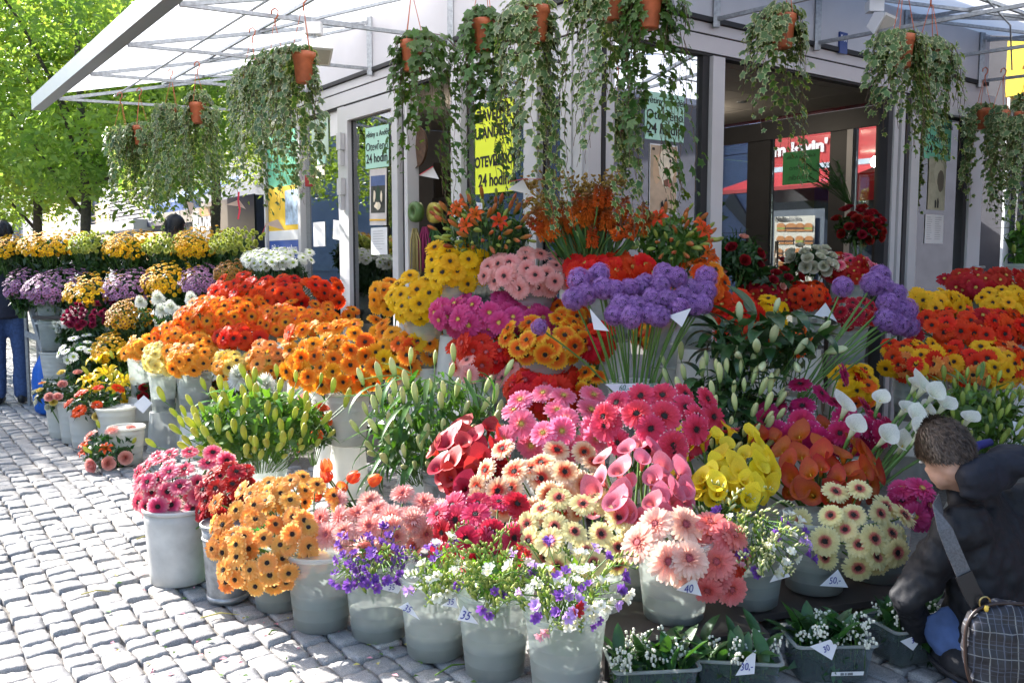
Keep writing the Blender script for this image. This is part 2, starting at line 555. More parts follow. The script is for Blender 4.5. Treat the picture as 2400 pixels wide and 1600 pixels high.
def tree(x, y, h0, ctr_z, rx, rz, r, n_clump, label, seed):
    rs = np.random.RandomState(seed)
    root = thing('street_tree', label, 'tree', (x, y, 0), 'trees on the square behind the flower stall')
    tk = MB()
    tk.tube([(x, y, -0.05), (x + 0.03, y, 0.25), (x - 0.03, y + 0.02, h0 * 0.6), (x + 0.05, y, h0), (x, y, ctr_z), (x + 0.1, y, ctr_z + rz * 0.6)],
            [r * 1.4, r * 1.05, r * 0.95, r * 0.85, r * 0.5, r * 0.15], 10)
    tk.build('trunk', BARK, root, True)
    cs = []
    while len(cs) < n_clump:
        p = rs.uniform(-1, 1, 3)
        d = np.linalg.norm(p)
        if d > 1 or d < 0.35 or (d < 0.7 and rs.rand() < 0.5): continue
        cs.append(p * np.array([rx, rx, rz]) * rs.uniform(0.9, 1.08) + np.array([x, y, ctr_z]))
    cs = np.array(cs)
    for k in range(9):
        e = cs[rs.randint(len(cs))]
        a = np.array([x, y, min(e[2], rs.uniform(h0 * 0.8, ctr_z))])
        mid = (a + e) / 2 + np.array([0, 0, 0.25])
        b = MB(); b.tube([a, mid, e], [r * 0.4, r * 0.25, r * 0.08], 6)
        b.build('branch', BARK, root, True)
    per = 70
    c = np.repeat(cs, per, 0)
    pos = c + rs.normal(0, 1, c.shape) * np.array([0.29, 0.29, 0.17])
    nr = rs.normal(0, 1, c.shape) * 0.65 + np.array([0, -0.15, 0.75])
    fr = np_frames(nr, rs.uniform(0, 2 * PI, len(c)))
    V, I = scatter(LV * np.array([1, 1.25, 1]), LQ, pos, fr, rs.uniform(0.10, 0.20, len(c)))
    me = np_mesh('crown', V, 4, I, TREE_LEAF)
    put('crown', me, root)
tree(-7.1, 15.0, 2.5, 4.8, 3.2, 2.75, 0.09, 380, 'nearest street tree, its trunk rising between the yellow and lime chrysanthemums', 1)
tree(-9.8, 18.6, 2.5, 5.0, 3.1, 2.8, 0.10, 380, 'street tree with the slimmer middle trunk left of the nearest tree', 2)
tree(-13.0, 22.5, 2.6, 5.2, 3.3, 3.1, 0.11, 340, 'street tree behind the dark haired man, leftmost of the trees', 3)
tree(-6.9, 21.0, 3.0, 6.0, 3.4, 3.2, 0.12, 300, 'street tree farthest back, its crown showing under the white awning', 4)

tree(-13.5, 13.2, 2.6, 4.8, 2.8, 2.5, 0.11, 220, 'street tree at the left out of view, mirrored in the kiosk windows', 5)
# buildings at both sides that the kiosk glass mirrors, the right one added
SIDE = mat('side street facade', (0.30, 0.36, 0.47), 0.6, var=0.2, vs=0.5)
sb = thing('side_building', 'blue grey building mirrored in the left kiosk windows', 'building', (-27, 14, 0))
MB().box((-32, -6, 0), (-26, 34, 9)).build('wall', SIDE, sb)
for k in range(9):
    for j in range(3): MB().box((-26.0, -4 + k * 4.1, 1.0 + j * 2.9), (-25.95, -1.6 + k * 4.1, 3.0 + j * 2.9)).build('window', mat('pale window', (0.3, 0.38, 0.5), 0.2), sb)
sb = thing('side_building', 'unseen dark building with red band, added for the right kiosk window to mirror', 'building', (13, 3, 0))  # added out of view to keep bright sky out of the right panes
MB().box((12, -14, 0), (18, 16, 9)).build('wall', mat('added building dark green grey', (0.03, 0.042, 0.04), 0.6, var=0.3), sb)
MB().box((11.9, -14, 2.3), (12, 16, 3.0)).build('red_band', mat('red band', (0.4, 0.03, 0.02), 0.5), sb)
for k in range(8): MB().box((11.93, -12 + k * 3.2, 0.4), (12, -10 + k * 3.2, 2.0)).build('window', mat('added building dim window', (0.06, 0.08, 0.10), 0.2), sb)

# ---------------------------------------------------------------- the building across the square, seen under the trees
B_OUT = -5.0
def BLt(px): 
    u = (px - 1200) / FOC / CP
    q = C0 + NL * B_OUT
    return (q.x - u * q.y) / (0.5906 + 0.807 * u)
def BLz(px, py):
    t = BLt(px); q = C0 + NL * B_OUT + DL * t
    return P(px, py, q.y).z
def BP(t, out, z): return C0 + NL * (B_OUT + out) + DL * t + Vector((0, 0, z))
CONC = mat('pale concrete', (0.23, 0.235, 0.255), 0.85, var=0.08, vs=1.5, bump=0.2, bs=30)
NAVY = mat('navy shop front', (0.035, 0.042, 0.075), 0.45, var=0.15)
DARKW = mat('dark window', (0.03, 0.035, 0.05), 0.15, spec=0.6, var=0.3)
LOUV = mat('white louvre', (0.30, 0.30, 0.33), 0.6)
WHITE = mat('white paint', (0.78, 0.78, 0.78), 0.55, var=0.04)
INK = mat('black ink', (0.02, 0.02, 0.022), 0.7)
WPRINT = mat('white print', (0.8, 0.8, 0.8), 0.6, var=0.03)
shop = thing('shop_building', 'pale concrete building with navy shop front and blue awning under the trees', 'building', BP(30, 0, 0))
def bpart(name, px0, px1, py0, py1, o0, o1, m, ref=None):
    """a block on that facade between two photo columns; heights measured at column ref"""
    r = ref if ref is not None else (px0 + px1) / 2
    z1, z0 = BLz(r, py0), BLz(r, py1)
    return MB().fbox(BP, BLt(px1), BLt(px0), o0, o1, max(z0, 0), z1).build(name, m, shop)
MB().fbox(BP, 14, 85, -8, 0, 0, 9.0).build('wall', CONC, shop)
for a, b in ((120, 172), (233, 276)):
    w = bpart('window', a, b, 478, 560, 0.02, 0.1, DARKW)
    for k in range(4):
        bpart('shutter_slat', a, b, 490 + k * 14, 492 + k * 14, 0.1, 0.16, NAVY)
bpart('column', 40, 60, 440, 600, 0.0, 0.4, CONC)
bpart('column', 174, 232, 440, 600, 0.0, 0.3, CONC)
for k in range(9):
    bpart('louvre_slat', 278, 366, 444 + k * 9, 450 + k * 9, 0.02, 0.16, LOUV, 322)
bpart('ledge', 226, 372, 524, 545, 0.02, 0.7, mat('ledge paint', (0.42, 0.42, 0.44), 0.6), 300)
bpart('shop_window', 330, 420, 545, 620, 0.02, 0.1, DARKW, 372)
bpart('sign_band', 372, 488, 484, 527, 0.02, 0.25, NAVY, 420)
bpart('shop_front', 489, 640, 470, 640, 0.02, 0.35, NAVY, 560)
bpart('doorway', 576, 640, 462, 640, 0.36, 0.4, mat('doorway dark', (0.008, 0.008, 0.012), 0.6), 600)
AWN_B = mat('blue awning cloth', (0.03, 0.13, 0.5), 0.6, transl=0.3)
aw = MB()
ta, tb = BLt(640), BLt(503)
za = BLz(570, 478); zb = BLz(570, 420)
aw.add([BP(ta, 0.36, zb), BP(tb, 0.36, zb), BP(tb, 1.7, za), BP(ta, 1.7, za), BP(tb, 1.7, za - 0.25), BP(ta, 1.7, za - 0.25)], [(0, 1, 2, 3), (3, 2, 4, 5)])
aw.build('shop_awning', AWN_B, shop)
RB = -DL
def btext(s, px, py, size, m=WPRINT, o=0.38, **k):
    t = BLt(px); return lettering(s, size, BP(t, o, BLz(px, py)), RB, (0, 0, 1), m, shop, **k)
btext('PĚTIHVĚZD', 394, 512, 0.36, o=0.27)
btext('SOB', 443, 502, 0.36, o=0.27)
btext('BRAZER', 512, 524, 0.62, bold=0.02, sx=0.75)
btext('TC', 500, 506, 0.3)
btext('BII', 545, 499, 0.32)
bpart('fish_picture', 508, 534, 487, 508, 0.36, 0.39, mat('orange picture', (0.3, 0.12, 0.02), 0.6, var=0.8, vs=3), 520)

# ---------------------------------------------------------------- the restaurant beyond the kiosk, seen through its glass and beside it
RS = 8.0
def RLt(px, S=RS):
    u = (px - 1200) / FOC / CP
    q = C0 + DR * S
    return (q.x - u * q.y) / (0.5906 + 0.807 * u)
def RLz(px, py, S=RS):
    q = C0 + DR * S + DL * RLt(px, S)
    return P(px, py, q.y).z
def RB_(t, out, z): return C0 + DR * (RS - out) + DL * t + Vector((0, 0, z))
def tile_mat(name, c1, c2, w, h):
    m, nt, out = nodes_of(name)
    co = coords(nt, 'Object')
    f = noise_tex(nt, co, 3.0, 4)
    finish(nt, out, ramp(nt, f, [(0.3, c1), (0.7, c2)]), 0.35, 0, 0.5)
    return m
TILE = tile_mat('blue grey wall tile', (0.13, 0.18, 0.33), (0.17, 0.22, 0.38), 0.6, 0.4)
RED = mat('red banner', (0.45, 0.015, 0.02), 0.5, var=0.06)
YELLOW = mat('yellow panel', (0.75, 0.52, 0.03), 0.5, var=0.05)
rest = thing('restaurant_building', 'restaurant with blue tiled wall, red banner and yellow panel behind the kiosk', 'building', RB_(2, 0, 0))
MB().fbox(RB_, -14, 16, -7, -0.03, 0, 8.5).build('wall', mat('dark render', (0.05, 0.05, 0.06), 0.8), rest)
# the tiled wall, tile by tile where it shows
tb_ = MB()
tw, th = 0.92, 0.62
cells = []
for i in range(-8, 16):
    for j in range(0, 11):
        cells.append((i * tw * 0.78 - 1.0, j * th))
tile_me = MB().box((-tw * 0.39 + 0.006, -0.02, 0.006), (tw * 0.39 - 0.006, 0.012, th - 0.006)).mesh('wall_tile', TILE)
rq = frame_from((0, 0, 1)).to_quaternion()
TQ = Matrix((DL, -DR, (0, 0, 1))).transposed().to_quaternion()
for a, z in cells:
    q = RB_(a, 0, z + th / 2)
    px = 1200 + FOC * q.x / q.y
    if 1640 < px < 1790 or 2255 < px < 2372:
        put('wall_tile', tile_me, rest, RB_(a, 0, z), TQ)
def rpart(name, px0, px1, py0, py1, o0, o1, m, ref=None):
    r = ref if ref is not None else (px0 + px1) / 2
    return MB().fbox(RB_, RLt(px1), RLt(px0), o0, o1, max(0, RLz(r, py1)), RLz(r, py0)).build(name, m, rest)
rpart('banner', 1795, 2075, 306, 392, 0.03, 0.12, RED, 1880)
rpart('banner_trim', 1795, 2075, 388, 400, 0.03, 0.14, mat('pale blue trim', (0.45, 0.6, 0.68), 0.5), 1880)
rpart('fascia', 1780, 2075, 255, 285, 0.03, 0.10, YELLOW, 2020)
rpart('lower_panel', 1940, 2075, 400, 470, 0.03, 0.10, RED, 2020)
rpart('shop_window', 1790, 2075, 470, 640, 0.03, 0.06, DARKW, 1900)
rpart('shop_window', 1385, 1645, 420, 640, 0.03, 0.06, DARKW, 1520)
lettering("I'm lovin' it", 0.245, RB_(RLt(1797), 0.13, RLz(1880, 349)), -DL, (0, 0, 1), WPRINT, rest, bold=0.012, align='LEFT', sx=1.22)
am = MB()
qa, qb = RLt(2075), RLt(1797)
am.add([RB_(qa, 0.12, RLz(1880, 400)), RB_(qb, 0.12, RLz(1880, 400)), RB_(qb, 1.3, RLz(1880, 452)), RB_(qa, 1.3, RLz(1880, 452)),
        RB_(qb, 1.3, RLz(1880, 460)), RB_(qa, 1.3, RLz(1880, 460))], [(0, 1, 2, 3), (3, 2, 4, 5)])
am.build('awning', mat('red awning cloth', (0.45, 0.02, 0.03), 0.6, transl=0.2), rest)
rpart('corner_trim', 2352, 2358, 20, 640, 0.02, 0.2, WHITE, 2355)
rpart('yellow_panel', 2360, 2500, 95, 232, 0.02, 0.35, YELLOW, 2380)
rpart('dark_window', 2360, 2500, 240, 640, 0.02, 0.08, DARKW, 2380)
rpart('window_post', 2383, 2387, 240, 640, 0.08, 0.2, mat('grey metal', (0.3, 0.3, 0.31), 0.4, 0.6), 2380)
MB().fbox(RB_, -14, 1.6, 0.0, 1.2, 5.6, 6.2).build('canopy', mat('dark canopy', (0.06, 0.06, 0.07), 0.6), rest)
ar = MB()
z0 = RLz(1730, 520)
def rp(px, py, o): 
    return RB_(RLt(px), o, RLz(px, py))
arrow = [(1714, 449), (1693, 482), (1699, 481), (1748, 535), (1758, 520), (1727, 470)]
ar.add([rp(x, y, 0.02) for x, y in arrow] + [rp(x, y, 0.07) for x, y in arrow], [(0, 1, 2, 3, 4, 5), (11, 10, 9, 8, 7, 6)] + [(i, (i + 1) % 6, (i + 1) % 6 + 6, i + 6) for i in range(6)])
tag(ar.build('arrow_shadow', mat('arrow shadow tone', (0.05, 0.06, 0.08), 0.5)), 'dark arrow shaped shadow panel on the pale blue tiles seen through the shop', 'sign')  # a cast shadow on the tiles, modelled as a thin dark panel
# ---------------------------------------------------------------- the kiosk
ALU = mat('pale grey aluminium', (0.54, 0.53, 0.545), 0.42, 0.08, 0.5, var=0.04, vs=2.0)
ALUD = mat('near black seal', (0.02, 0.02, 0.022), 0.6)  # near black, shared by the seals, grooves and ceiling void
GALV = mat('galvanised steel', (0.36, 0.38, 0.40), 0.45, 0.65, var=0.22, vs=45, bump=0.05, bs=90)
FASC = mat('white fascia panel', (0.56, 0.55, 0.575), 0.5, var=0.07, vs=2.2)
GLASS = glass_mat('window glass', refl=0.13)
ANTH = mat('anthracite frame', (0.045, 0.045, 0.05), 0.45, var=0.1)
Z1 = 2.93
kio = thing('flower_kiosk', 'glass kiosk with pale aluminium frames behind the cut flowers', 'kiosk', C0)
def kp(name, FP, a0, a1, o0, o1, z0, z1, m, parent=kio):
    return MB().fbox(FP, a0, a1, o0, o1, z0, z1).build(name, m, parent)
# left face
LEN_L, LEN_R = 5.02, 4.58
for i, (a, b) in enumerate(((0.0, 1.385), (1.395, 2.6), (2.61, 3.8), (3.81, LEN_L))):
    kp('fascia_panel', LP, a, b, -0.02, 0.035, Z1 + 0.03, 3.62, FASC)
for i, (a, b) in enumerate(((0.037, 1.05), (1.06, 2.11), (2.12, 3.25), (3.26, LEN_R))):
    kp('fascia_panel', RP, a, b, -0.02, 0.035, Z1 + 0.03, 3.62, FASC)
kp('seal', LP, 0, LEN_L, -0.03, 0.045, Z1, Z1 + 0.03, ALUD)
kp('seal', RP, 0.046, LEN_R, -0.03, 0.045, Z1, Z1 + 0.03, ALUD)
for FP, ln in ((LP, LEN_L), (RP, LEN_R)):
    kp('header_rail', FP, 0.05, ln, -0.07, 0.02, 2.86, Z1 - 0.004, ALU)
    kp('header_groove', FP, 0.05, ln, -0.06, 0.012, 2.848, 2.86, ALUD)
    kp('header_rail', FP, 0.05, ln, -0.07, 0.02, 2.745, 2.848, ALU)
    kp('header_groove', FP, 0.05, ln, -0.06, 0.008, 2.728, 2.745, ALUD)
for a, b in ((4.98, 5.02), (4.09, 4.15), (3.13, 3.25), (2.04, 2.09), (1.29, 1.42), (0.43, 0.565), (0.10, 0.20)):
    kp('post', LP, a, b, -0.07, 0.03, 0.06, 2.728, ALU)
kp('sill', LP, 0.05, 2.04, -0.08, 0.04, 0.0, 0.06, ALU)
kp('sill', LP, 3.13, LEN_L, -0.08, 0.04, 0.0, 0.06, ALU)
kp('corner_panel', LP, 0.012, 0.095, -0.05, 0.02, 0.0, 2.728, ALU)
kp('corner_panel', RP, 0.0, 0.10, -0.05, 0.02, 0.0, 2.728, ALU)
for a in (0.005, 0.205, 0.425, 0.57, 1.285, 1.425):
    kp('glazing_seal', LP, a - 0.006, a + 0.006, -0.045, -0.02, 0.06, 2.728, ALUD)
def pane(FP, a0, a1, z0=0.062, z1=2.726):
    return kp('pane', FP, a0, a1, -0.034, -0.026, z0, z1, GLASS if FP is LP else glass_mat('shaded window glass', (0.86, 0.91, 0.90), 0.0))
pane(LP, 0.212, 0.418); pane(LP, 0.577, 1.278); pane(LP, 3.256, 4.084)
# the door leaf, its stiles, rails, hinges
door = kp('door_leaf', LP, 3.04, 3.125, -0.05, 0.04, 0.03, 2.72, ALU)
kp('stile', LP, 2.18, 2.27, -0.05, 0.04, 0.03, 2.72, ALU, door)
kp('rail', LP, 2.27, 3.04, -0.05, 0.04, 2.6, 2.72, ALU, door)
kp('rail', LP, 2.27, 3.04, -0.05, 0.04, 0.03, 0.2, ALU, door)
kp('pane', LP, 2.272, 3.038, -0.012, -0.004, 0.2, 2.6, GLASS, door)
for a in (2.275, 3.035): kp('glazing_seal', LP, a - 0.007, a + 0.007, -0.02, 0.002, 0.2, 2.6, ALUD, door)
for z in (2.36, 1.98):
    kp('hinge', LP, 3.085, 3.165, 0.045, 0.085, z, z + 0.14, ALU, door)
    kp('hinge', LP, 3.10, 3.15, 0.045, 0.08, z - 0.13, z - 0.012, ALU, door)
kp('gap_strip', LP, 2.10, 2.165, -0.1, 0.0, 0.05, 2.72, ALUD)  # dark strip filling the gap beside the door leaf
# right face
for a, b in ((1.05, 1.163), (3.16, 3.22), (3.26, 3.31), (3.42, 3.54), (4.36, 4.58)):
    kp('post', RP, a, b, -0.07, 0.03, 0.06, 2.728, ALU)
kp('post', RP, 3.09, 3.15, -0.06, 0.02, 0.06, 2.728, ANTH)
kp('post', RP, 3.35, 3.40, -0.06, 0.02, 0.06, 2.728, ANTH)
kp('glazing_seal', RP, 0.985, 1.045, -0.06, 0.0, 0.06, 2.728, ALUD)
kp('glazing_seal', RP, 0.104, 0.13, -0.06, 0.028, 0.06, 2.728, ALUD)
kp('post', RP, 0.135, 0.20, -0.07, 0.025, 0.06, 2.728, ALU)
kp('glazing_seal', RP, 4.30, 4.355, -0.06, 0.01, 0.06, 2.728, ALUD)
kp('door_top_rail', RP, 3.42, 4.62, 0.032, 0.08, 2.62, 2.84, ALU)
kp('sill', RP, 0.1, 1.05, -0.08, 0.04, 0.0, 0.06, ALU)
kp('sill', RP, 3.16, 4.58, -0.08, 0.04, 0.0, 0.06, ALU)
pane(RP, 0.205, 0.98); pane(RP, 3.545, 4.295)
hd = MB(); hd.tube([RP(4.47, 0.03, 1.36), RP(4.47, 0.08, 1.36), RP(4.58, 0.08, 1.36)], 0.011, 8)
hd.build('door_handle', GALV, kio, True)
# poster bay of the left face: a board behind glass
# roof, ceiling with its tiles and lamps, floor
CEIL = mat('grey ceiling tile', (0.33, 0.31, 0.29), 0.8, var=0.05)
MB().add([LP(LEN_L, -0.03, 3.55), LP(0, -0.03, 3.55), RP(LEN_R, -0.03, 3.55), C0 + DL * LEN_L + DR * LEN_R + Vector((0, 0, 3.55)),
          LP(LEN_L, -0.03, 3.62), LP(0, -0.03, 3.62), RP(LEN_R, -0.03, 3.62), C0 + DL * LEN_L + DR * LEN_R + Vector((0, 0, 3.62))],
         [(0, 1, 2, 3), (7, 6, 5, 4), (0, 4, 5, 1), (1, 5, 6, 2), (2, 6, 7, 3), (3, 7, 4, 0)]).build('roof', FASC, kio)
def IN(s, t, z): return C0 + DR * s + DL * t + Vector((0, 0, z))
ctile = MB().box((-0.296, -0.296, 0), (0.296, 0.296, 0.015)).mesh('ceiling_tile', CEIL)
CQ = Matrix((DR, DL, (0, 0, 1))).transposed().to_quaternion()
for i in range(7):
    for j in range(8):
        put('ceiling_tile', ctile, kio, IN(0.4 + i * 0.6, 0.4 + j * 0.6, 2.895), CQ)
MB().add([IN(0.05, 0.05, 2.915), IN(0.05, LEN_L, 2.915), IN(LEN_R, LEN_L, 2.915), IN(LEN_R, 0.05, 2.915)], [(0, 1, 2, 3)]).build('ceiling_void', ALUD, kio)
LAMP = emit_mat('warm halogen', (1.0, 0.62, 0.25), 9)
for s_, t_ in ((0.8, 1.6), (2.0, 0.9), (2.0, 2.5), (3.3, 1.6), (0.8, 3.2), (1.3, 0.7)):
    lm = MB(); lm.lathe([(0.0, 0.004), (0.028, 0.0), (0.028, 0.004)], 14, IN(s_, t_, 2.888))
    d = lm.build('downlight', LAMP, kio)
    rg = MB(); rg.lathe([(0.03, -0.004), (0.045, 0.0), (0.045, 0.006), (0.03, 0.006)], 16, IN(s_, t_, 2.888)); rg.build('ring', GALV, d)
MB().add([IN(0, 0, 0.02), IN(LEN_R, 0, 0.02), IN(LEN_R, LEN_L, 0.02), IN(0, LEN_L, 0.02)], [(0, 1, 2, 3)]).build('shop_floor', mat('shop floor', (0.22, 0.2, 0.18), 0.6), kio)
for s_, t_ in ((2.0, 1.4), (1.3, 3.0), (3.2, 2.2)):
    ld = bpy.data.lights.new('shop_light', 'POINT'); ld.energy = 4; ld.color = (1.0, 0.86, 0.68); ld.shadow_soft_size = 0.08
    lo = bpy.data.objects.new('shop_light', ld); lo.location = IN(s_, t_, 2.75); link(lo)
# far wall (glazed, anthracite), back wall (solid)
def FW(t, o, z): return IN(LEN_R - o, t, z)
for a, b in ((0.0, 0.12), (0.86, 0.966), (1.268, 1.467), (2.2, 2.5), (3.2, 3.3), (4.3, 4.38)):
    kp('post', FW, a, b, 0.0, 0.08, 0.03, 2.89, ANTH)
kp('post', FW, 1.2, 1.264, 0.0, 0.1, 0.03, 2.89, ALU)
kp('header_rail', FW, 0.0, 4.95, 0.082, 0.12, 2.70, 2.89, ANTH)
for a, b in ((0.122, 0.858), (0.968, 1.198), (1.469, 2.198), (2.502, 3.198), (3.302, 4.298), (4.382, 4.95)): kp('pane', FW, a, b, 0.03, 0.036, 0.1, 2.72, GLASS)
def BW(s, o, z): return IN(s, LEN_L - 0.05 - o, z)
kp('wall', BW, 0.0, LEN_R, 0.0, 0.08, 0.02, 2.89, mat('shop inner wall', (0.09, 0.09, 0.10), 0.7))
ph = MB(); q = IN(LEN_R - 0.16, 2.02, 0); ph.tube([q + Vector((0, 0, 0.95)), q + Vector((0, 0, 1.62))], 0.02, 10); ph.tube([q + Vector((0, 0, 1.45)), q + DR * 0.1 + Vector((0, 0, 1.45))], 0.014, 8)
ph.build('pull_handle', mat('steel', (0.6, 0.6, 0.6), 0.2, 0.9), kio, True)
# frame of the fascia (galvanised) and house number plate
plate = thing('number_plate', 'small blue house number plate on the white fascia', 'plate', RP(2.35, 0.05, 3.07))
def plate_at():
    px, py = 1945, 102
    s_ = 2.42; q = RP(s_, 0.036, 0)
    z = P(px, py, q.y).z
    MB().fbox(RP, s_ - 0.045, s_ + 0.05, 0.036, 0.05, z - 0.075, z + 0.075).build('plate', mat('blue enamel', (0.02, 0.05, 0.22), 0.3), plate)
    lettering('56I', 0.065, RP(s_ + 0.002, 0.051, z + 0.03), DR, (0, 0, 1), WPRINT, plate)
plate_at()
# ------------------------------------------------------------- awnings: cloth, trusses, gutter
CLOTH = mat('white awning cloth', (0.82, 0.82, 0.83), 0.7, var=0.04, vs=2.5, transl=0.6)
GUT = mat('grey awning gutter', (0.23, 0.26, 0.33), 0.4, 0.2, var=0.06, vs=3)
DEP, ZW, ZE = 1.915, 3.36, 2.915
def awning(FP, a_end, trusses, label, gut_end):
    r = thing('awning', label, 'awning', FP(a_end / 2, 0.6, 3.1), 'white cloth awnings of the kiosk')
    b = MB()
    n = 14
    for i in range(n + 1):
        f = i / n
        w0 = FP(0.02 + (a_end - 0.02) * f, 0.04, ZW); e0 = FP(-DEP + 0.02 + (a_end + DEP - 0.02) * f, DEP, ZE + 0.02)
        sag = 0.0 if i in (0, n) else -0.02 * abs(math.sin(f * 14))
        for j in range(5):
            g = j / 4
            p = w0.lerp(e0, g); p.z += sag * math.sin(PI * g)
            b.v.append(tuple(p)); b.t.append(0.0)
    b.n = len(b.v)
    F = [(i * 5 + j, (i + 1) * 5 + j, (i + 1) * 5 + j + 1, i * 5 + j + 1) for i in range(n) for j in range(4)]
    b.f += F; b.m += [0] * len(F)
    b.build('cloth', CLOTH, r, True)
    MB().bar(FP(-DEP, DEP + 0.03, ZE + 0.03), FP(gut_end, DEP + 0.03, ZE + 0.03), 0.10, 0.13).build('gutter', GUT, r)
    for a in trusses:
        top_w, bot_w, tip = FP(a, 0.06, ZW - 0.05), FP(a, 0.06, Z1 + 0.02), FP(a, DEP - 0.03, ZE - 0.03)
        t = MB().bar(top_w, tip, 0.027).bar(bot_w, tip, 0.023).bar(FP(a, 0.045, Z1 - 0.03), FP(a, 0.045, ZW), 0.042)
        t.build('truss', GALV, r)
    for i in range(len(trusses) - 1):
        a, c = trusses[i], trusses[i + 1]
        MB().bar(FP(a, 0.1, ZW - 0.08), FP(c, 0.95, 3.11), 0.021).build('brace', GALV, r)
        MB().bar(FP(c, 0.1, ZW - 0.08), FP((a + c) / 2 + 0.1, 0.95, 3.12), 0.021).build('brace', GALV, r)
    MB().tube([FP(-0.9, 1.40, 2.965), FP(a_end, 1.40, 2.965)], 0.008, 8).build('hanging_rod', GALV, r)
    MB().bar(FP(-0.5, 0.95, 3.13), FP(a_end, 0.95, 3.13), 0.022).build('purlin', GALV, r)
    return r
awning(LP, 5.2, (0.05, 1.39, 2.6, 3.8, 5.15), 'white cloth awning with grey gutter reaching out over the left flowers', 5.95)
awning(RP, 4.6, (0.05, 1.05, 2.11, 3.25, 4.42), 'white cloth awning over the shop doorway at the right', 4.7)
MB().tube([RP(4.5, 0.27, 3.02), RP(3.0, 0.95, 3.02), RP(1.5, 1.3, 3.1)], 0.006, 6).build('hanging_cable', GALV, None, True)
tag(bpy.data.objects['hanging_cable'], 'thin dark cable strung beneath the awning by the doorway', 'cable')
# flood lamps under the awnings
def flood(loc, aim, label):
    r = thing('flood_lamp', label, 'lamp', loc, 'flood lamps under the awnings')
    F = frame_from(aim)
    loc = Vector(loc)
    b = MB()
    V = [(-0.07, -0.05, 0), (0.07, -0.05, 0), (0.07, 0.05, 0), (-0.07, 0.05, 0), (-0.10, -0.075, 0.09), (0.10, -0.075, 0.09), (0.10, 0.075, 0.09), (-0.10, 0.075, 0.09)]
    b.add([loc + F @ Vector(p) for p in V], [(0, 3, 2, 1), (4, 5, 6, 7), (0, 1, 5, 4), (1, 2, 6, 5), (2, 3, 7, 6), (3, 0, 4, 7)])
    b.build('housing', WHITE, r)
    g = MB(); V = [(-0.085, -0.06, 0.094), (0.085, -0.06, 0.094), (0.085, 0.06, 0.094), (-0.085, 0.06, 0.094)]
    g.add([loc + F @ Vector(p) for p in V], [(0, 1, 2, 3)]); g.build('lens', mat('lamp lens', (0.5, 0.48, 0.42), 0.1, spec=0.8), r)
    MB().bar(loc + Vector((0, 0, -0.02)), loc + Vector((0, 0, 0.16)), 0.02).build('bracket', GALV, r)
    MB().box(loc + Vector((-0.05, -0.03, 0.06)), loc + Vector((0.05, 0.05, 0.13))).build('ballast_box', WHITE, r)
flood(P(735, 105, 5.6), (0.2, -0.5, -0.9), 'pale flood lamp behind the large ivy pot under the left awning')
flood(P(2050, 50, 6.2), (0.6, -0.6, -0.5), 'white flood lamp under the right awning above the ivy')

# ------------------------------------------------------------- papers and posters on the glass
MINT = mat('mint paper', (0.42, 0.68, 0.56), 0.7, var=0.03)
LIME = mat('fluorescent yellow paper', (0.80, 0.88, 0.05), 0.7, var=0.03)
PAPER = mat('white paper', (0.72, 0.71, 0.72), 0.7, var=0.04)
def Lat(px, py):
    u = (px - 1200) / FOC
    t = (CX - CY * u) / (0.5906 + 0.807 * u)
    return t, P(px, py, CY + 0.807 * t).z
def Rat(px, py):
    u = (px - 1200) / FOC
    s_ = (CY * u - CX) / (0.807 - 0.5906 * u)
    return s_, P(px, py, CY + 0.5906 * s_).z
class Sheet:
    """a flat print on a facade, centred at a, z; right/up axes as one reads it"""
    def __init__(s, name, label, cat, side, a, z, w, h, m, off=-0.0215, tilt=0.0, group=None):
        s.FP = LP if side == 'L' else RP
        s.right = (-DL if side == 'L' else DR)
        s.c = s.FP(a, off, z)
        s.n = NL if side == 'L' else NR
        rt = Matrix.Rotation(tilt, 3, s.n)
        s.r = rt @ s.right; s.u = rt @ Vector((0, 0, 1))
        s.root = thing(name, label, cat, s.c, group)
        s.w, s.h = w, h
        s.lay = 0
        s.poly('sheet', [(-0.5, -0.5), (0.5, -0.5), (0.5, 0.5), (-0.5, 0.5)], m, 0.0, thick=0.0015)
    def at(s, x, y, d=0.0):
        return s.c + s.r * (x * s.w) + s.u * (y * s.h) + s.n * d
    def poly(s, name, pts, m, d=None, thick=0.0004):
        if d is None:
            s.lay += 1; d = 0.0018 + s.lay * 0.0006
        k = len(pts)
        b = MB().add([s.at(x, y, d) for x, y in pts] + [s.at(x, y, d + thick) for x, y in pts],
                     [tuple(range(k))[::-1], tuple(range(k, 2 * k))] + [(i, (i + 1) % k, (i + 1) % k + k, i + k) for i in range(k)])
        return b.build(name, m, s.root)
    def blob(s, name, x, y, rx, ry, m, n=14, wob=0.0, seed=0):
        r_ = random.Random(seed)
        return s.poly(name, [(x + math.cos(2 * PI * i / n) * rx * (1 + r_.uniform(-wob, wob)), y + math.sin(2 * PI * i / n) * ry * (1 + r_.uniform(-wob, wob))) for i in range(n)], m)
    def text(s, txt, x, y, size, m=INK, **k):
        return lettering(txt, size, s.at(x, y, 0.004), s.r, s.u, m, s.root, **k)
def open_sign(side, a, z, w, h, label, m=MINT, k=1.0, tilt=0.0, off=-0.0215):
    sg = Sheet('window_sign', label, 'sign', side, a, z, w, h, m, off, tilt)
    sg.text('Květiny u Anděla', 0, 0.32, 0.064 * k)
    sg.text('Otevřeno', 0, 0.02, 0.096 * k)
    sg.text('24 hodin', 0, -0.27, 0.104 * k, bold=0.0012)
    return sg
a, z = Lat(889, 345); open_sign('L', a, z, 0.40, 0.33, 'mint green opening hours sign on the kiosk door', tilt=-0.02, off=0.002)
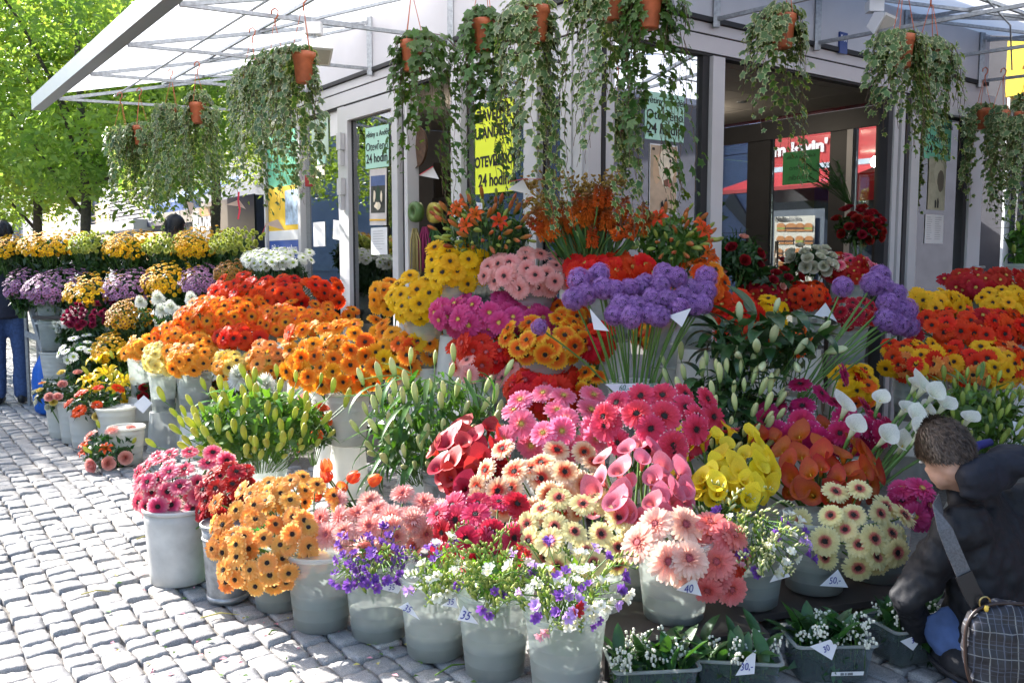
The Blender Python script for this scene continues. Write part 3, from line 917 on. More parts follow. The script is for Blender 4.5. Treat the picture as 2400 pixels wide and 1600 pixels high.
a, z = Rat(1557, 274); open_sign('R', a, z, 0.345, 0.29, 'pale mint opening hours sign above the dog poster', k=0.86)
a, z = Rat(2188, 325); open_sign('R', a, z, 0.42, 0.34, 'green opening hours sign on the right window behind the ivy', mat('green paper', (0.16, 0.48, 0.32), 0.7))
# the mirrored sign on the inner glass door
sgm = thing('window_sign', 'green sign seen from behind, its writing mirrored, on the inner door', 'sign', IN(LEN_R - 0.1, 1.9, 1.9))
mc = IN(LEN_R - 0.06, (Lat(1874, 400)[0]) * 0 + 1.72, 0)
def inner_t(px):
    u = (px - 1200) / FOC; q = C0 + DR * LEN_R
    return (q.x - u * q.y) / (0.5906 + 0.807 * u)
it = inner_t(1874); iq = IN(LEN_R, it, 0); iz = P(1874, 393, iq.y).z
GRN = mat('green paper backlit', (0.12, 0.5, 0.2), 0.7, transl=0.4)
MB().fbox(FW, it - 0.225, it + 0.225, 0.045, 0.047, iz - 0.17, iz + 0.17).build('sheet', GRN, sgm)
for txt, dz, sz in (('Květiny u Anděla', 0.11, 0.05), ('Otevřeno', 0.0, 0.07), ('24 hodin', -0.10, 0.082)):
    lettering(txt, sz, FW(it, 0.05, iz + dz), DL, (0, 0, 1), mat('dark green ink', (0.03, 0.12, 0.05), 0.7), sgm, mirror=False).rotation_quaternion = Matrix((DL, (0, 0, 1), DR)).transposed().to_quaternion()
# yellow sign
a, z = Lat(1152, 345)
ys = Sheet('window_sign', 'fluorescent yellow opening sign behind the middle ivy', 'sign', 'L', a, z, 0.44, 0.60, LIME)
for txt, y, sz in (('ZAVEĎTE', 0.36, 0.108), ('U ANDĚLA', 0.17, 0.104), ('OTEVŘENO', -0.15, 0.100), ('24 hodin', -0.36, 0.118)):
    ys.text(txt, 0, y, sz, bold=0.003, sx=0.86)
# dog poster on the right window
a, z = Rat(1556, 420)
CREAM = mat('print cream', (0.50, 0.36, 0.25), 0.6, var=0.3, vs=7)
FUR = mat('print fur', (0.80, 0.68, 0.52), 0.6, var=0.2, vs=12)
BRN = mat('print brown', (0.18, 0.08, 0.05), 0.6, var=0.4, vs=9)
PINK_P = mat('print tongue', (0.45, 0.16, 0.12), 0.6)
dp = Sheet('dog_poster', 'poster of a pale dog and two small walkers on the right window', 'poster', 'R', a, z, 0.245, 0.43, PAPER)
dp.poly('print', [(-0.48, -0.48), (0.48, -0.48), (0.48, 0.48), (-0.48, 0.48)], CREAM)
dp.blob('ear', -0.24, 0.14, 0.15, 0.22, mat('print ear', (0.6, 0.4, 0.25), 0.6, var=0.2), 16, 0.1, 1)
dp.blob('ear', 0.4, 0.18, 0.08, 0.2, mat('print ear', (0.6, 0.4, 0.25), 0.6), 16, 0.1, 2)
dp.blob('dog_head', 0.1, 0.2, 0.3, 0.25, FUR, 22, 0.05, 3)
dp.blob('muzzle', 0.12, 0.03, 0.21, 0.16, FUR, 18, 0.05, 4)
dp.blob('mouth', 0.13, -0.05, 0.16, 0.06, BRN, 16, 0.15, 5)
dp.blob('tongue', 0.2, -0.04, 0.05, 0.08, PINK_P, 12, 0.05, 6)
dp.blob('nose', 0.08, 0.12, 0.09, 0.06, BRN, 12, 0.05, 7)
dp.blob('eye', 0.22, 0.27, 0.04, 0.026, INK, 10)
for x, hh in ((-0.06, 0.16), (0.08, 0.2)):
    dp.poly('walker', [(x - 0.045, -0.46), (x - 0.035, -0.46 + hh * 0.55), (x - 0.05, -0.46 + hh * 0.8), (x - 0.02, -0.46 + hh * 0.84), (x, -0.46 + hh), (x + 0.025, -0.46 + hh * 0.84), (x + 0.05, -0.46 + hh * 0.6), (x + 0.04, -0.46)], INK)
dp.text('m', -0.38, 0.43, 0.03, bold=0.001)
# the same dog poster and a price list on the window at the far right
a, z = Rat(2190, 430)
d2 = Sheet('dog_poster', 'faded dog poster under the green sign on the far right window', 'poster', 'R', a, z, 0.27, 0.44, mat('faded print', (0.4, 0.38, 0.28), 0.6, var=0.3, vs=8))
d2.blob('dog_head', 0.1, 0.2, 0.3, 0.25, mat('faded fur', (0.5, 0.47, 0.35), 0.6, var=0.2), 20, 0.05, 3)
d2.blob('muzzle', 0.2, 0.06, 0.2, 0.2, mat('faded brown', (0.14, 0.12, 0.09), 0.6), 20, 0.1, 3)
for x, hh in ((-0.06, 0.16), (0.08, 0.2)):
    d2.poly('walker', [(x - 0.045, -0.46), (x - 0.05, -0.46 + hh * 0.8), (x, -0.46 + hh), (x + 0.05, -0.46 + hh * 0.6), (x + 0.04, -0.46)], INK)
a, z = Rat(2188, 537)
pl = Sheet('price_list', 'white printed price list taped to the far right window', 'notice', 'R', a, z, 0.29, 0.24, PAPER)
GREYINK = mat('grey ink', (0.25, 0.25, 0.27), 0.7)
def lines(sg, x0, x1, y0, y1, n, seed=1, m=None, thick=0.012):
    r_ = random.Random(seed)
    for i in range(n):
        y = y1 - (y1 - y0) * i / max(1, n - 1)
        xe = x0 + (x1 - x0) * r_.uniform(0.6, 1.0)
        sg.poly('text_line', [(x0, y), (xe, y), (xe, y + thick), (x0, y + thick)], m or GREYINK, 0.0025)
lines(pl, -0.42, -0.12, -0.35, 0.4, 11, 1); lines(pl, 0.02, 0.38, -0.35, 0.4, 11, 2)
# calendar and notice on the door
a, z = Lat(890, 462)
cal = Sheet('wall_calendar', 'curling calendar with a picture of dogs hanging on the door', 'calendar', 'L', a, z, 0.29, 0.455, mat('calendar paper', (0.6, 0.55, 0.53), 0.7), 0.002, tilt=-0.03)
cal.poly('picture', [(-0.42, -0.28), (0.42, -0.28), (0.42, 0.38), (-0.42, 0.38)], mat('print dark', (0.05, 0.05, 0.045), 0.6, var=0.6, vs=14))
cal.poly('sky_strip', [(-0.42, 0.2), (0.42, 0.2), (0.42, 0.38), (-0.42, 0.38)], mat('print sky', (0.09, 0.13, 0.28), 0.6, var=0.4))
cal.poly('walker', [(-0.1, -0.05), (0.14, -0.05), (0.1, 0.15), (0.0, 0.22), (-0.08, 0.12)], mat('print green', (0.02, 0.05, 0.03), 0.6))
for x, y, sx_, sy_ in ((-0.2, 0.02, 0.07, 0.1), (0.22, 0.0, 0.06, 0.1), (0.0, -0.15, 0.2, 0.07)):
    cal.blob('dog', x, y, sx_, sy_, FUR, 12, 0.25, int(x * 100) + 9)
cal.poly('stripe', [(-0.48, -0.42), (0.48, -0.42), (0.48, -0.39), (-0.48, -0.39)], mat('print amber', (0.7, 0.4, 0.03), 0.6))
a, z = Lat(891, 565)
no = Sheet('paper_notice', 'white typed notice under the calendar on the door', 'notice', 'L', a, z, 0.28, 0.22, PAPER, 0.002)
lines(no, -0.36, 0.36, -0.3, 0.36, 8, 5)
# papers inside the window left of the door
a, z = Lat(752, 322)
w1 = Sheet('window_sign', 'pale green sign seen at the top of the window left of the door', 'sign', 'L', a, z, 0.36, 0.34, mat('pale green paper', (0.5, 0.62, 0.52), 0.7), off=-0.0225)
w1.text('Květiny u Anděla', 0, 0.3, 0.045, m=mat('green ink', (0.05, 0.3, 0.15), 0.7))
a, z = Lat(787, 285); Sheet('paper_notice', 'white paper at the top corner of the window beside the post', 'notice', 'L', a, z, 0.2, 0.24, PAPER, off=-0.0225)
a, z = Lat(755, 364); Sheet('paper_notice', 'small green slip in the window below the pale green sign', 'notice', 'L', a, z, 0.19, 0.155, MINT, off=-0.0225)
a, z = Lat(751, 402); Sheet('paper_notice', 'small cream slip in the window, lowest of the slips', 'notice', 'L', a, z, 0.19, 0.11, mat('cream paper', (0.62, 0.6, 0.45), 0.7), off=-0.0225)
a, z = Lat(746, 549); Sheet('paper_notice', 'bluish white sheet low in the window left of the door', 'notice', 'L', a, z, 0.26, 0.225, PAPER, off=-0.0225)
a, z = Lat(792, 540); Sheet('paper_notice', 'white sheet leaning low in the window next to the door post', 'notice', 'L', a, z, 0.24, 0.17, PAPER, off=-0.0225, tilt=-0.12)
# the big information poster in the last bay
a, z = Lat(678, 490)
ip = Sheet('info_poster', 'large yellow and blue information poster in the last bay of the kiosk', 'poster', 'L', 4.57, 1.75, 0.80, 1.86, mat('poster blue', (0.03, 0.08, 0.33), 0.5), off=-0.0)
zt = lambda py: (P(678, py, LP(4.57, 0, 0).y).z - 1.75) / 1.86
ip.poly('green_field', [(-0.5, zt(437)), (0.5, zt(437)), (0.5, 0.5), (-0.5, 0.5)], mat('poster green', (0.1, 0.4, 0.25), 0.5, var=0.3))
ip.poly('yellow_field', [(-0.5, zt(540)), (0.5, zt(540)), (0.5, zt(437)), (-0.5, zt(437))], mat('poster yellow', (0.8, 0.5, 0.03), 0.5))
ip.poly('white_field', [(-0.5, zt(563)), (0.5, zt(563)), (0.5, zt(540)), (-0.5, zt(540))], PAPER)
ip.poly('photo', [(0.06, zt(528)), (0.46, zt(528)), (0.46, zt(448)), (0.06, zt(448))], mat('poster photos', (0.35, 0.45, 0.62), 0.5, var=0.7, vs=9))
lines(ip, -0.4, 0.0, zt(525), zt(465), 9, 3, thick=0.006)
lines(ip, -0.3, 0.3, zt(560), zt(545), 4, 4, thick=0.004)
ip.text('Děkujeme za podporu', 0, zt(583), 0.10, m=WPRINT, sx=0.72, bold=0.001)

# ------------------------------------------------------------- inside the shop
DARKWOOD = mat('dark shelf wood', (0.05, 0.04, 0.035), 0.6)
rk = thing('shop_shelf', 'dark shelf unit inside the kiosk behind the open gap', 'shelf', IN(0.9, 2.9, 0))
for k, z in enumerate((0.6, 1.05, 1.5, 1.95)):
    MB().fbox(LP, 1.35, 3.05, -1.25, -0.8, z, z + 0.03).build('shelf_board', DARKWOOD, rk)
for a in (1.35, 2.2, 3.03):
    MB().fbox(LP, a, a + 0.03, -1.25, -0.82, 0.02, 2.3).build('upright', DARKWOOD, rk)
MB().fbox(LP, 1.3, 3.1, -1.3, -1.27, 0.02, 2.5).build('back_panel', mat('brown panel', (0.05, 0.035, 0.03), 0.7), rk)
def hank(px, py, c, label):
    q = P(px, py, 6.95)
    b = MB(); r_ = random.Random(int(px))
    for i in range(26):
        x = r_.uniform(-0.05, 0.05); y = r_.uniform(-0.03, 0.03)
        b.tube([q + Vector((x * 0.3, y, 0.0)), q + Vector((x, y, -0.1)), q + Vector((x * 1.1, y, -0.32 + r_.uniform(-0.03, 0.03)))], 0.006, 4)
    o = b.build('raffia_hank', mat('raffia ' + label[:6], c, 0.8, var=0.2, jit=0.1), None, True, q)
    tag(o, label, 'raffia')
hank(972, 535, (0.36, 0.28, 0.12), 'straw coloured raffia hank hanging inside the shop')
hank(996, 532, (0.28, 0.03, 0.10), 'crimson raffia hank hanging inside the shop')
hank(1018, 534, (0.05, 0.16, 0.05), 'green raffia hank hanging inside the shop')
def spool(px, py, c, label):
    q = P(px, py, 6.85); F = frame_from(NL)
    b = MB(); b.lathe([(0.03, -0.03), (0.075, -0.03), (0.08, 0.0), (0.075, 0.03), (0.03, 0.03), (0.03, -0.03)], 16, q, frame=F)
    tag(b.build('ribbon_spool', mat('ribbon ' + label[:6], c, 0.5), None, True, q), label, 'spool')
spool(975, 497, (0.06, 0.12, 0.03), 'dark green ribbon spool on the inside shelf')
spool(1019, 499, (0.4, 0.33, 0.06), 'yellow ribbon spool on the inside shelf')
b = MB(); q = P(985, 345, 7.0)
b.lathe([(0.0, 0.02), (0.15, 0.02), (0.165, 0.05), (0.14, 0.03), (0.0, 0.045)], 24, q, frame=frame_from(NL))
tag(b.build('straw_disc', mat('dark wicker', (0.09, 0.05, 0.03), 0.8, var=0.4, vs=30), None, True, q), 'round brown wicker tray standing inside the shop', 'tray')
b = MB(); b.fbox(LP, 1.5, 2.0, -0.6, -0.58, P(985, 560, 6.6).z, P(985, 425, 6.6).z)
tag(b.build('paper_sheet', mat('pinkish grey paper', (0.25, 0.22, 0.23), 0.7)), 'grey wrapping paper sheet hanging in the dark shop gap', 'paper')
wb = thing('window_bench', 'low bench with red and white goods inside the left window', 'bench', LP(3.7, -0.5, 0))
MB().fbox(LP, 3.27, 4.08, -0.75, -0.2, 1.35, 1.38).build('top', WHITE, wb)
MB().fbox(LP, 3.27, 4.08, -0.75, -0.2, 1.72, 1.75).build('shelf', DARKWOOD, wb)
for a in (3.29, 4.05): MB().fbox(LP, a, a + 0.03, -0.73, -0.22, 0.02, 2.1).build('leg', DARKWOOD, wb)
for k, (px, py, c, lab) in enumerate(((735, 425, (0.3, 0.02, 0.02), 'red box on the window shelf, left one'), (770, 430, (0.35, 0.03, 0.03), 'red box on the window shelf beside the white vase'))):
    q = P(px, py, 8.55)
    tag(MB().box(q - Vector((0.07, 0.05, 0.05)), q + Vector((0.07, 0.05, 0.05))).build('gift_box', mat('red card', c, 0.5), None, False, q), lab, 'box')
for k, (px, py, lab) in enumerate(((778, 415, 'slim white vase on the window shelf'), (792, 418, 'second slim white vase next to the door post'))):
    q = P(px, py, 8.5)
    b = MB(); b.lathe([(0.03, -0.1), (0.035, -0.05), (0.02, 0.05), (0.028, 0.12), (0.024, 0.12), (0.016, 0.05)], 14, q)
    tag(b.build('vase', WHITE, None, True, q), lab, 'vase')
# menu board of the restaurant, seen through the glass
mb = thing('menu_board', 'tall white menu board with rows of burgers seen through the shop', 'sign', IN(LEN_R + 1.6, 2.2, 0))
def mb_at(px, py, o=0.0):
    S = LEN_R + 1.6
    return C0 + DR * (S - o) + DL * RLt(px, S) + Vector((0, 0, RLz(px, py, S)))
def mb_poly(name, pts, m, o):
    k = len(pts)
    MB().add([mb_at(x, y, o) for x, y in pts] + [mb_at(x, y, o + 0.004) for x, y in pts], [tuple(range(k))[::-1], tuple(range(k, 2 * k))] + [(i, (i + 1) % k, (i + 1) % k + k, i + k) for i in range(k)]).build(name, m, mb)
mb_poly('frame', [(1806, 494), (1924, 488), (1924, 760), (1806, 760)], mat('board frame', (0.14, 0.16, 0.2), 0.4), 0.0)
mb_poly('board', [(1811, 508), (1904, 505), (1904, 755), (1811, 755)], mat('board cream', (0.66, 0.62, 0.56), 0.6, var=0.05), 0.02)
BUN = mat('bun print', (0.5, 0.2, 0.06), 0.6, var=0.15); PATTY = mat('patty print', (0.10, 0.04, 0.02), 0.6); LETT = mat('salad print', (0.25, 0.3, 0.05), 0.6)
for row, (yy, xs) in enumerate(((533, (1826, 1850, 1870, 1890)), (563, (1826, 1846, 1870, 1892)), (592, (1822, 1846, 1868, 1890)), (622, (1826, 1850, 1872, 1892)))):
    for i, x in enumerate(xs):
        w = 10 if (row, i) != (0, 1) else 13
        f = (x - w, x + w)
        mb_poly('burger_picture', [(f[0], yy), (f[1], yy), (f[1] - 1, yy - 6), (x + 4, yy - 10), (x - 4, yy - 10), (f[0] + 1, yy - 6)], BUN, 0.026)
        mb_poly('burger_picture', [(f[0] + 1, yy + 5), (f[1] - 1, yy + 5), (f[1] - 1, yy), (f[0] + 1, yy)], PATTY if (row + i) % 3 else LETT, 0.026)
        mb_poly('burger_picture', [(f[0] + 1, yy + 9), (f[1] - 1, yy + 9), (f[1], yy + 5), (f[0], yy + 5)], BUN, 0.026)
lettering('Naše', 0.085, mb_at(1826, 514, 0.03), -DL, (0, 0, 1), INK, mb, bold=0.003)
lettering('nabídka', 0.085, mb_at(1852, 513, 0.03), -DL, (0, 0, 1), GREYINK, mb)

# ------------------------------------------------------------- what stands behind the right hand windows
BACKDROP = mat('dark green blocking sheet', (0.022, 0.034, 0.032), 0.6, var=0.5, vs=2)
tag(MB().fbox(RP, 1.2, 2.5, -1.36, -1.3, 0.03, 2.86).build('partition', BACKDROP), 'dark partition added to darken the view behind the dog poster window', 'partition', None, 'thing')  # dark sheet added to block the bright wall beyond
tag(MB().fbox(RP, 3.56, 4.34, -0.22, -0.19, 0.03, 2.7).build('partition', mat('dark teal partition', (0.035, 0.055, 0.058), 0.5, var=0.5, vs=2)), 'dark teal partition added to darken the far right window', 'partition', None, 'thing')  # second added sheet, keeps the view through this pane dark
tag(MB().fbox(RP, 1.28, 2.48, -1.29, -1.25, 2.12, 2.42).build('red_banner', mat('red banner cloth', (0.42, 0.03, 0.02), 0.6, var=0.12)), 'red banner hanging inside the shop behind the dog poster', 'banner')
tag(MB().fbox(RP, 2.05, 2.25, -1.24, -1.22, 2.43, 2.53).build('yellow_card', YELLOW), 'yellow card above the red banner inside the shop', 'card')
# ================================================================ flowers: shared meshes
def petal(mb, ang, r0, r1, w, c1, c2, z0=0.0, rows=(0.0, 0.35, 0.7, 0.92, 1.0), prof=(0.35, 0.8, 1.0, 0.72, 0.2), tw=0.0, groove=0.22, tscale=1.0, m=0):
    """one petal from radius r0 to r1 at this angle; rises by c1, droops by c2"""
    ca, sa = math.cos(ang), math.sin(ang)
    V, T = [], []
    for s_, p in zip(rows, prof):
        r = r0 + (r1 - r0) * s_
        z = z0 + c1 * s_ - c2 * s_ * s_
        h = w * p * 0.5
        for k, dz in ((-1, tw), (0, -groove * w * p), (1, -tw)):
            x, y = r, k * h
            V.append((x * ca - y * sa, x * sa + y * ca, z + dz * h))
            T.append(min(1.0, r * tscale))
    F = []
    for i in range(len(rows) - 1):
        for k in range(2):
            F.append((i * 3 + k, i * 3 + 3 + k, i * 3 + 4 + k, i * 3 + 1 + k))
    mb.add(V, F, m, T)

def gerbera_mesh(name, m, kind, seed):
    r_ = random.Random(seed)
    mb = MB()
    def layer(n, r0, r1, w, c1, c2, z0, jl=0.06, tw=0.25):
        off = r_.random()
        for i in range(n):
            a = 2 * PI * (i + off + r_.uniform(-0.18, 0.18)) / n
            petal(mb, a, r0, r1 * (1 + r_.uniform(-jl, jl * 0.5)), w * r_.uniform(0.85, 1.1), c1 + r_.uniform(-0.07, 0.07), c2 + r_.uniform(-0.05, 0.05), z0, tw=r_.uniform(-tw, tw))
    if kind == 'full':
        layer(24, 0.14, 1.0, 0.235, 0.12, 0.16, 0.0)
        layer(22, 0.14, 0.90, 0.22, 0.24, 0.17, 0.04)
        layer(24, 0.13, 0.50, 0.09, 0.22, 0.10, 0.06, 0.2)
        layer(20, 0.12, 0.34, 0.06, 0.18, 0.02, 0.07, 0.25)
    elif kind == 'mini':
        layer(19, 0.16, 1.0, 0.29, 0.16, 0.20, 0.0)
        layer(17, 0.16, 0.86, 0.26, 0.30, 0.2, 0.03)
        layer(22, 0.14, 0.46, 0.09, 0.26, 0.12, 0.05, 0.25)
    else:                                    # frilled
        layer(30, 0.10, 1.0, 0.15, 0.10, 0.14, 0.0, 0.12, 0.6)
        layer(30, 0.10, 0.92, 0.14, 0.24, 0.16, 0.04, 0.14, 0.6)
        layer(28, 0.10, 0.74, 0.11, 0.34, 0.16, 0.07, 0.2, 0.6)
        layer(26, 0.08, 0.48, 0.08, 0.30, 0.06, 0.09, 0.25, 0.6)
    return mb.mesh(name, m, True)
def eye_mesh(name, m, big=1.0):
    mb = MB()
    r_ = random.Random(4)
    mb.lathe([(0.20 * big, 0.05), (0.185 * big, 0.11), (0.13 * big, 0.15), (0.06 * big, 0.155), (0.0, 0.13)], 16, t=[0.2, 0.5, 0.7, 0.9, 1.0])
    for i in range(26):                      # a ring of stamens round the disc
        a = 2 * PI * i / 26
        petal(mb, a, 0.15 * big, 0.235 * big * r_.uniform(0.9, 1.12), 0.035, 0.10, 0.0, 0.09, rows=(0, 0.5, 1.0), prof=(0.6, 1.0, 0.5))
    return mb.mesh(name, m, True)

GREEN_STEM = mat('flower stem', (0.10, 0.20, 0.04), 0.5, var=0.2, transl=0.1)
EYE_DARK = mat('dark flower eye', (0.012, 0.006, 0.005), 0.7, var=0.5, vs=20, bump=0.5, bs=60)
EYE_LIGHT = mat('pale flower eye', (0.45, 0.30, 0.06), 0.7, var=0.5, vs=14, bump=0.5, bs=60)
EYE_PINK = mat('rosy flower eye', (0.30, 0.05, 0.06), 0.7, var=0.6, vs=14, bump=0.5, bs=60)
STY = {}
EYES = {'dark': eye_mesh('eye', EYE_DARK), 'light': eye_mesh('eye', EYE_LIGHT, 0.8), 'rosy': eye_mesh('eye', EYE_PINK, 0.95)}
def style(key, stops, kind='full', eye='dark', transl=0.5, streak=0.2):
    m = petal_mat('petals ' + key, stops, transl, streak)
    STY[key] = ([gerbera_mesh('petals', m, kind, 31 * len(STY) + k) for k in range(3)], EYES[eye])
style('redorange', [(0.1, (0.55, 0.02, 0.005)), (0.4, (0.78, 0.04, 0.006)), (1.0, (0.86, 0.065, 0.01))], 'mini')
style('orangeeye', [(0.12, (0.84, 0.38, 0.03)), (0.42, (0.90, 0.34, 0.02)), (0.70, (0.88, 0.145, 0.010)), (1.0, (0.92, 0.22, 0.02))], 'mini')
style('orange', [(0.1, (0.84, 0.22, 0.01)), (0.55, (0.90, 0.24, 0.01)), (0.82, (0.92, 0.36, 0.025)), (1.0, (0.94, 0.55, 0.10))], 'full')
style('tangerine', [(0.1, (0.78, 0.10, 0.006)), (0.7, (0.88, 0.11, 0.008)), (1.0, (0.92, 0.26, 0.03))], 'full')
style('amber', [(0.1, (0.86, 0.36, 0.012)), (0.7, (0.9, 0.36, 0.012)), (1.0, (0.93, 0.48, 0.05))], 'full')
style('miniamber', [(0.1, (0.88, 0.42, 0.03)), (0.6, (0.9, 0.34, 0.025)), (1.0, (0.92, 0.46, 0.06))], 'mini')
style('yellow', [(0.1, (0.86, 0.44, 0.006)), (0.5, (0.88, 0.52, 0.008)), (1.0, (0.90, 0.56, 0.012))], 'full')
style('miniyellow', [(0.1, (0.84, 0.40, 0.01)), (0.5, (0.88, 0.50, 0.012)), (1.0, (0.90, 0.54, 0.02))], 'mini')
style('lemon', [(0.1, (0.86, 0.66, 0.14)), (0.5, (0.87, 0.72, 0.22)), (1.0, (0.88, 0.78, 0.34))], 'mini', 'light')
style('lemoneye', [(0.1, (0.86, 0.60, 0.10)), (0.5, (0.87, 0.62, 0.12)), (1.0, (0.88, 0.72, 0.24))], 'mini')
style('apricot', [(0.12, (0.88, 0.52, 0.14)), (0.4, (0.86, 0.34, 0.06)), (0.65, (0.86, 0.27, 0.05)), (1.0, (0.90, 0.40, 0.10))], 'mini')
style('peach', [(0.12, (0.88, 0.62, 0.24)), (0.35, (0.88, 0.46, 0.10)), (0.7, (0.88, 0.40, 0.09)), (1.0, (0.90, 0.58, 0.22))], 'mini')
style('scarlet', [(0.1, (0.70, 0.03, 0.008)), (0.6, (0.76, 0.028, 0.008)), (1.0, (0.82, 0.05, 0.012))], 'full', 'light')
style('red', [(0.1, (0.62, 0.012, 0.008)), (0.6, (0.72, 0.013, 0.010)), (1.0, (0.78, 0.022, 0.016))], 'full', 'rosy')
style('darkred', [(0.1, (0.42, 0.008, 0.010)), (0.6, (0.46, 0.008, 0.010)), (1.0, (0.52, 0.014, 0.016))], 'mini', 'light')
style('flame', [(0.12, (0.84, 0.42, 0.02)), (0.36, (0.84, 0.13, 0.01)), (0.6, (0.85, 0.20, 0.012)), (0.82, (0.88, 0.50, 0.03)), (1.0, (0.88, 0.56, 0.05))], 'full')
style('lightpink', [(0.1, (0.80, 0.24, 0.24)), (0.4, (0.84, 0.34, 0.32)), (1.0, (0.86, 0.46, 0.44))], 'full')
style('pinkbloom', [(0.1, (0.82, 0.34, 0.2)), (0.4, (0.82, 0.16, 0.28)), (0.8, (0.84, 0.20, 0.36)), (1.0, (0.87, 0.42, 0.55))], 'full', 'light')
style('magenta', [(0.1, (0.62, 0.05, 0.18)), (0.6, (0.66, 0.045, 0.22)), (1.0, (0.70, 0.10, 0.30))], 'full', 'light')
style('coraltip', [(0.1, (0.70, 0.04, 0.08)), (0.7, (0.78, 0.055, 0.13)), (0.92, (0.80, 0.10, 0.22)), (0.97, (0.88, 0.62, 0.68)), (1.0, (0.92, 0.8, 0.82))], 'full')
style('magentatip', [(0.1, (0.50, 0.02, 0.07)), (0.7, (0.60, 0.018, 0.13)), (0.92, (0.62, 0.04, 0.18)), (0.97, (0.82, 0.45, 0.6)), (1.0, (0.9, 0.7, 0.78))], 'full')
style('crimsontip', [(0.1, (0.50, 0.015, 0.03)), (0.75, (0.60, 0.02, 0.06)), (0.93, (0.66, 0.08, 0.12)), (1.0, (0.88, 0.60, 0.55))], 'full')
style('rosecream', [(0.1, (0.60, 0.03, 0.08)), (0.5, (0.76, 0.08, 0.19)), (0.8, (0.85, 0.26, 0.34)), (1.0, (0.88, 0.66, 0.50))], 'mini')
style('crimson', [(0.12, (0.60, 0.08, 0.05)), (0.3, (0.36, 0.012, 0.02)), (0.75, (0.55, 0.014, 0.03)), (0.9, (0.62, 0.06, 0.07)), (1.0, (0.85, 0.55, 0.40))], 'mini')
style('salmonfrill', [(0.1, (0.78, 0.16, 0.12)), (0.35, (0.86, 0.34, 0.28)), (0.75, (0.90, 0.52, 0.46)), (1.0, (0.89, 0.58, 0.50))], 'frill', 'rosy')
style('peachring', [(0.12, (0.86, 0.5, 0.3)), (0.22, (0.72, 0.07, 0.04)), (0.36, (0.78, 0.11, 0.07)), (0.5, (0.87, 0.46, 0.24)), (0.75, (0.90, 0.66, 0.42)), (1.0, (0.92, 0.74, 0.60))], 'full')
style('creamring', [(0.12, (0.8, 0.4, 0.2)), (0.24, (0.62, 0.13, 0.12)), (0.36, (0.76, 0.30, 0.22)), (0.46, (0.86, 0.74, 0.34)), (1.0, (0.88, 0.82, 0.46))], 'full')
style('blush', [(0.1, (0.70, 0.14, 0.12)), (0.3, (0.86, 0.42, 0.32)), (0.7, (0.90, 0.60, 0.48)), (1.0, (0.92, 0.70, 0.58))], 'full', 'rosy')
style('coral', [(0.1, (0.74, 0.16, 0.10)), (0.4, (0.84, 0.20, 0.18)), (1.0, (0.87, 0.32, 0.30))], 'full', 'rosy')

_cam_p = Vector((0, 0, CAM_H))
def to_px(p):
    d = CP * p.y - SP * (p.z - CAM_H)
    return 1200 + FOC * p.x / d, 800 - FOC * (SP * p.y + CP * (p.z - CAM_H)) / d
RANKS = (('topmost', lambda p: p[1]), ('leftmost', lambda p: p[0]), ('rightmost', lambda p: -p[0]), ('lowest', lambda p: -p[1]), ('most central', None),
         ('second highest', lambda p: p[1]), ('second lowest', lambda p: -p[1]), ('second from left', lambda p: p[0]), ('second from right', lambda p: -p[0]))
BUNCHES = []
def label_members(roots, pts, one, many, group):
    """members at the rim of a bunch get labels of their own; the rest share one (done when all flowers stand)"""
    BUNCHES.append((roots, [to_px(p) for p in pts], one, many, group, [p.copy() for p in pts]))
def label_all(hidden):
    for roots, px, one, many, group, _p in BUNCHES:
        live = [i for i in range(len(roots)) if roots[i] not in hidden]
        used = {}
        if len(live) == 1: used[live[0]] = 'only one seen'
        elif len(live) == 2:
            a, b = sorted(live, key=lambda i: px[i][0]); used = {a: 'left one', b: 'right one'}
        elif live:
            mx = sum(px[i][0] for i in live) / len(live); my = sum(px[i][1] for i in live) / len(live)
            for word, f in RANKS:
                if word.startswith('second') and len(live) < 8: break
                f = f or (lambda p: (p[0] - mx) ** 2 + (p[1] - my) ** 2)
                o = sorted(live, key=lambda i: f(px[i]))
                i = o[1] if word.startswith('second') else o[0]
                if i not in used: used[i] = word
        for i in live:
            roots[i]['group'] = group
            roots[i]['label'] = '%s of the %s' % (used[i], many) if i in used else '%s amid the %s' % (one, many)

def stem_mesh(a, b, n_end, r=0.0034, flare=0.012, sag=0.0, m=None, bend=0.06):
    """a curved stem from a up to b, arriving along n_end"""
    a, b, n_end = Vector(a), Vector(b), Vector(n_end)
    L = (b - a).length
    c1 = a + (b - a) * 0.4 + Vector((0, 0, L * 0.12 - sag))
    c2 = b - n_end * min(bend, L * 0.4)
    pts = []
    for i in range(7):
        t = i / 6
        pts.append(a * (1 - t) ** 3 + c1 * 3 * t * (1 - t) ** 2 + c2 * 3 * t * t * (1 - t) + b * t ** 3)
    mb = MB()
    k = (b - pts[-2]).normalized()
    pts.insert(6, b - k * flare * 0.8)
    mb.tube(pts, [r] * 6 + [r * 1.3, flare], 5)
    return mb

def disc_points(n, r_, k=14):
    pts = []
    while len(pts) < n:
        best, bd = None, -1
        for _ in range(k):
            while True:
                x, y = r_.uniform(-1, 1), r_.uniform(-1, 1)
                if abs(x) ** 2.7 + abs(y) ** 2.7 <= 1: break
            d = min([(x - a) ** 2 + (y - b) ** 2 for a, b in pts] or [9])
            if d > bd: best, bd = (x, y), d
        pts.append(best)
    return pts

